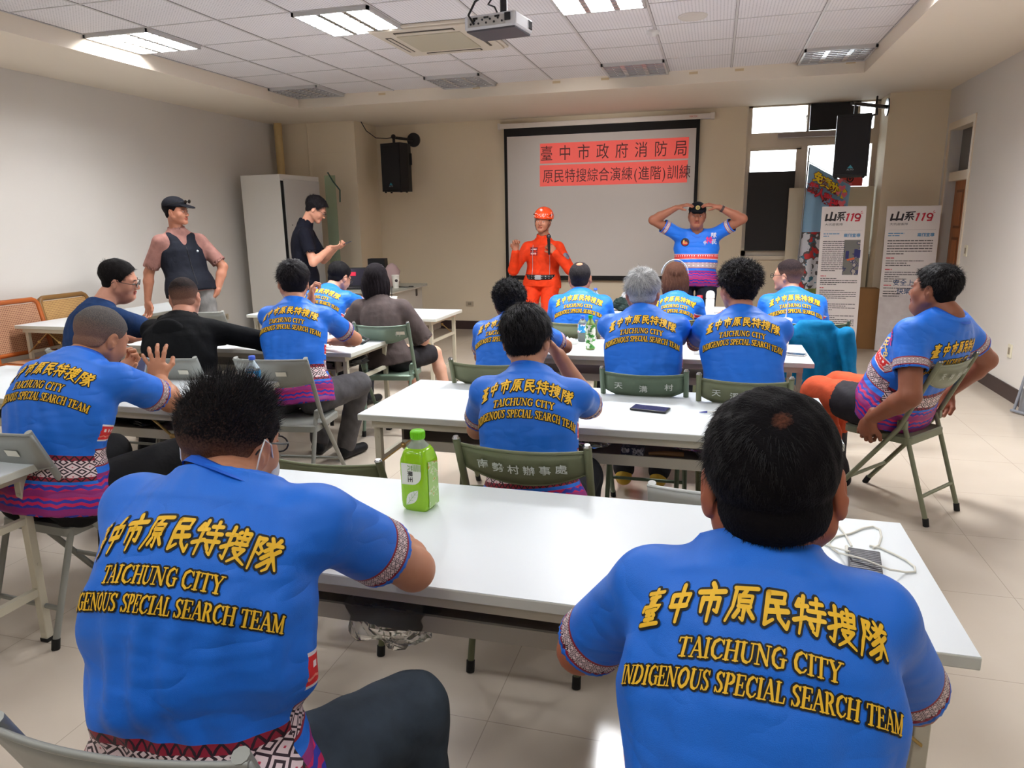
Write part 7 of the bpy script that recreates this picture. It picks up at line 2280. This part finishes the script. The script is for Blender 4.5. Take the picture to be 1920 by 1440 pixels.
if 'P11' in C:
    J = C['P11']; t = root('P11'); Fd = J['F']; R1 = J['R']
    Pn = J['sp'][1]
    q = MB(); pts = []
    for k in range(28):
        a = 2 * PI * k / 28; pts.append(Vector(V3(-1.89, 8.05, .985) + R1 * math.cos(a) * .182 + Fd * math.sin(a) * .138 - J['T0']))
    q.tube(pts, .026, 8, closed=True, flat=.35)
    # a wide strap: stack two rows for height
    q2 = MB(); n_ = len(pts); up_ = Vector((0, 0, .028))
    q2.add([p + up_ for p in pts] + [p - up_ for p in pts], [(k, (k + 1) % n_, n_ + (k + 1) % n_, n_ + k) for k in range(n_)], 0, True)
    bo = q2.obj('belt', mat('belt_black', (24, 22, 24), .5), t)
    bo.modifiers.new('thick', 'SOLIDIFY').thickness = .008
    q = MB()
    for k in range(0, 28):
        for dz in (-.012, .012):
            c = pts[k] + Vector((0, 0, dz)); o_ = (c - Vector((0, 0, c.z))); ctr = Vector((0, 0, c.z)); nn = (c - Vector(V3(-1.89, 8.05, .985) - J['T0'])); nn.z = 0
            q.ball(c + nn.normalized() * .004, .007, 6)
    q.obj('eyelet', m_silver, bo)
    q = MB(); c = Vector(V3(-1.89, 8.05, .985) + Fd * .148 - J['T0']); q.box(c, (.07, .02, .05), bev=.004); q.obj('buckle', m_silver, bo)
    S = J['surf']
    c = J['N'] - V3(0, 0, .13) + R1 * .085
    decal(t, J['T0'], S, c, -Fd, -R1, rect(-.045, .004, .045, .045, 0) + rect(-.045, -.045, .045, -.002, 0) + sum([rect(-.036 + .018 * k, .016, -.024 + .018 * k, .032, 1) + rect(-.036 + .018 * k, -.032, -.024 + .018 * k, -.014, 1) for k in range(4)], []), [mat('patch_maroon', (110, 20, 30), .7), mat('patch_thread', (230, 200, 200), .7)], 'name_patch')
    for sd in (-1, 1):
        a, b = J['shj'][sd], J['el'][sd]; d = nrm(b - a)
        decal(t, J['T0'], S, a + (b - a) * .38, -nrm(R1 * sd + Fd * .9), nrm(np.cross(R1, V3(0, 0, 1))) * 0 + Fd * -sd, circ(0, 0, .036, 0) + circ(0, 0, .026, 1) + circ(0, 0, .012, 2, 6), [mat('patch_grey', (120, 118, 130), .7), mat('patch_blue', (50, 60, 110), .7), mat('patch_gold', (200, 170, 90), .6)], 'shoulder_patch')
        e1, w1 = J['el'][sd], J['wr'][sd]
        ring_on(t, J, e1 + (w1 - e1) * .62, w1, .0465, .022, 'cuff_stripe', m_silver)
        ring_on(t, J, a + (b - a) * .66, b, .060, .020, 'sleeve_stripe', m_silver)
        q = MB(); ln = []
        bvs = BVHTree.FromPolygons([Vector(p) for p in S[0]], [tuple(x) for x in S[1]])
        for k in range(9):
            h = bvs.ray_cast(Vector(J['N'] + R1 * sd * .10 - V3(0, 0, .06 + .045 * k) + Fd * .6), Vector(-Fd), 1.0)
            if h[0] is not None: ln.append(Vector(h[0]) - Vector(J['T0']))
        if len(ln) > 3: q.tube(ln, .007, 6, flat=.4); q.obj('front_seam_stripe', m_silver, t)
    w = J['wr'][-1]; hd = J['hd'][-1]; c = w + hd * .085 + V3(.0, -.035, .02)
    mic = thing('microphone', 'black handheld microphone held to the mouth of the presenter', 'microphone', tuple(c))
    MB().cyl((0, 0, -.11), (-.005, .0, .06), .012, .018, 14).obj('handle', mat('mic_black', (24, 24, 26), .35), mic)
    MB().ball((-.005, .005, .085), .026, 14).obj('grille', mat('mic_grille', (70, 70, 74), .4, .7), mic)
if 'P12' in C:
    J = C['P12']; t = root('P12'); Fd = J['F']; R1 = J['R']; S = J['surf']
    c = J['N'] - V3(0, 0, .10)
    decal(t, J['T0'], S, c + R1 * .12, -Fd, -R1, circ(0, -.01, .044, 0) + circ(0, -.01, .033, 1) + rect(-.02, -.024, .02, .012, 2) + circ(0, .0, .014, 0, 6), [mat('emblem_black', (30, 26, 30), .6), mat('emblem_red', (190, 40, 50), .6), mat('emblem_gold', (214, 180, 90), .6)], 'chest_emblem')
    pk = [mat('print_white', (226, 226, 232), .6), mat('print_pink', (230, 50, 130), .6)]
    decal(t, J['T0'], S, c - R1 * .13 + V3(0, 0, .03), -Fd, -R1, stroke_polys('隊', .04, .03, .055, .007, 0) + stroke_polys('民', .045, -.035, .06, .007, 0) + stroke_polys('特', -.005, -.02, .07, .010, 1) + stroke_polys('中', -.045, -.045, .045, .006, 0), pk, 'chest_lettering')
    w = J['wr'][-1]; d = nrm(J['el'][-1] - w)
    wt = MB(); wt.tube([w + d * .02 - J['T0'], w + d * .045 - J['T0']], .036, 16); wo = wt.obj('wristwatch', mat('watch_brown', (60, 40, 36), .4), t)
if 'P20' in C:
    J = C['P20']; t = root('P20'); Fd = J['F']; R1 = J['R']; S = J['surf']
    c = J['N'] - V3(0, 0, .13)
    dl = nrm(-Fd * .75 + R1 * .65)
    decal(t, J['T0'], S, c - R1 * .12, dl, nrm(np.cross(dl, V3(0, 0, 1))), stroke_polys('特', .0, .01, .085, .012, 1) + stroke_polys('民', -.055, -.03, .075, .009, 0) + stroke_polys('中', -.02, -.085, .05, .007, 0), [mat('print_cream_gold', (236, 200, 120), .6), mat('print_pink')], 'chest_lettering')
    tr = [c_ for c_ in t.children if c_.name.startswith('trousers')][0]
    tr.data.materials.append(cloth('trousers_panel_dark', (52, 50, 54), .8))
    hj, kj = J['hipj'][-1], J['kn'][-1]; dd = kj - hj; L2 = dd @ dd
    for p in tr.data.polygons:
        c_ = np.array(p.center) + J['T0']; u = (c_ - hj) @ dd / L2
        side = (c_ - hj) @ (-R1)
        if (u < .62 and side > .0 and c_[2] > .3) or c_[2] < .28:
            p.material_index = 1
if 'P17' in C:
    J = C['P17']; t = root('P17'); q = MB()
    q.tube([J['hp'](.108 * math.sin(a), .012, .020 + .122 * math.cos(a)) - J['T0'] for a in [(-1.5 + 3.0 * k / 14) for k in range(15)]], .0085, 8, flat=.5)
    q.obj('hairband', mat('hairband_pale_blue', (186, 200, 220), .5), t)
if 'P7' in C:
    J = C['P7']; c = (J['wr'][1] + J['wr'][-1]) / 2 + V3(.13, .02, .035)
    phone(float(c[0]), float(c[1]), float(c[2]), 0, 'phone held level by the young man in the black polo', (60, 60, 66), (120, 124, 130), tilt=(R_(20), 0, R_(-66)))
if 'P3' in C:
    phone(-2.79, 2.92, .885, 0, 'phone in a clear case held by the grey-haired man', (150, 156, 176), (96, 110, 150), tilt=(R_(58), R_(0), R_(14)))
    J = C['P3']
# jacket hanging on the chair of the man with glasses
J_ = Field(V3(.42, 5.22, .30), V3(1.02, 5.62, .98), .011)
ang = R_(6)
J_.ell((.70, 5.42, .72), (.235, .055, .16), .04, M=rotm(-ang)); J_.ell((.70, 5.44, .56), (.22, .05, .22), .05, M=rotm(-ang))
J_.cone((.50, 5.41, .80), (.475, 5.40, .50), .055, .045, .03); J_.cone((.91, 5.39, .80), (.955, 5.38, .52), .055, .05, .03); J_.cone((.62, 5.42, .86), (.80, 5.42, .86), .03, .03, .03)
ax = [J_.lo[i] + J_.h * np.arange(J_.n[i]) for i in range(3)]; G = np.stack(np.meshgrid(*ax, indexing='ij'), -1)
J_.d += (.008 * np.sin(G[..., 0] * 62 + 3 * np.sin(G[..., 2] * 9)) * np.clip((.9 - G[..., 2]) * 3, 0, 1)).astype(np.float32)
v, f = J_.mesh(); o = np_mesh('jacket', v, f, cloth('jacket_teal', (0, 110, 160), .7), None); tag(o, 'teal jacket hung over the chair back at the right end of the third table', 'jacket')
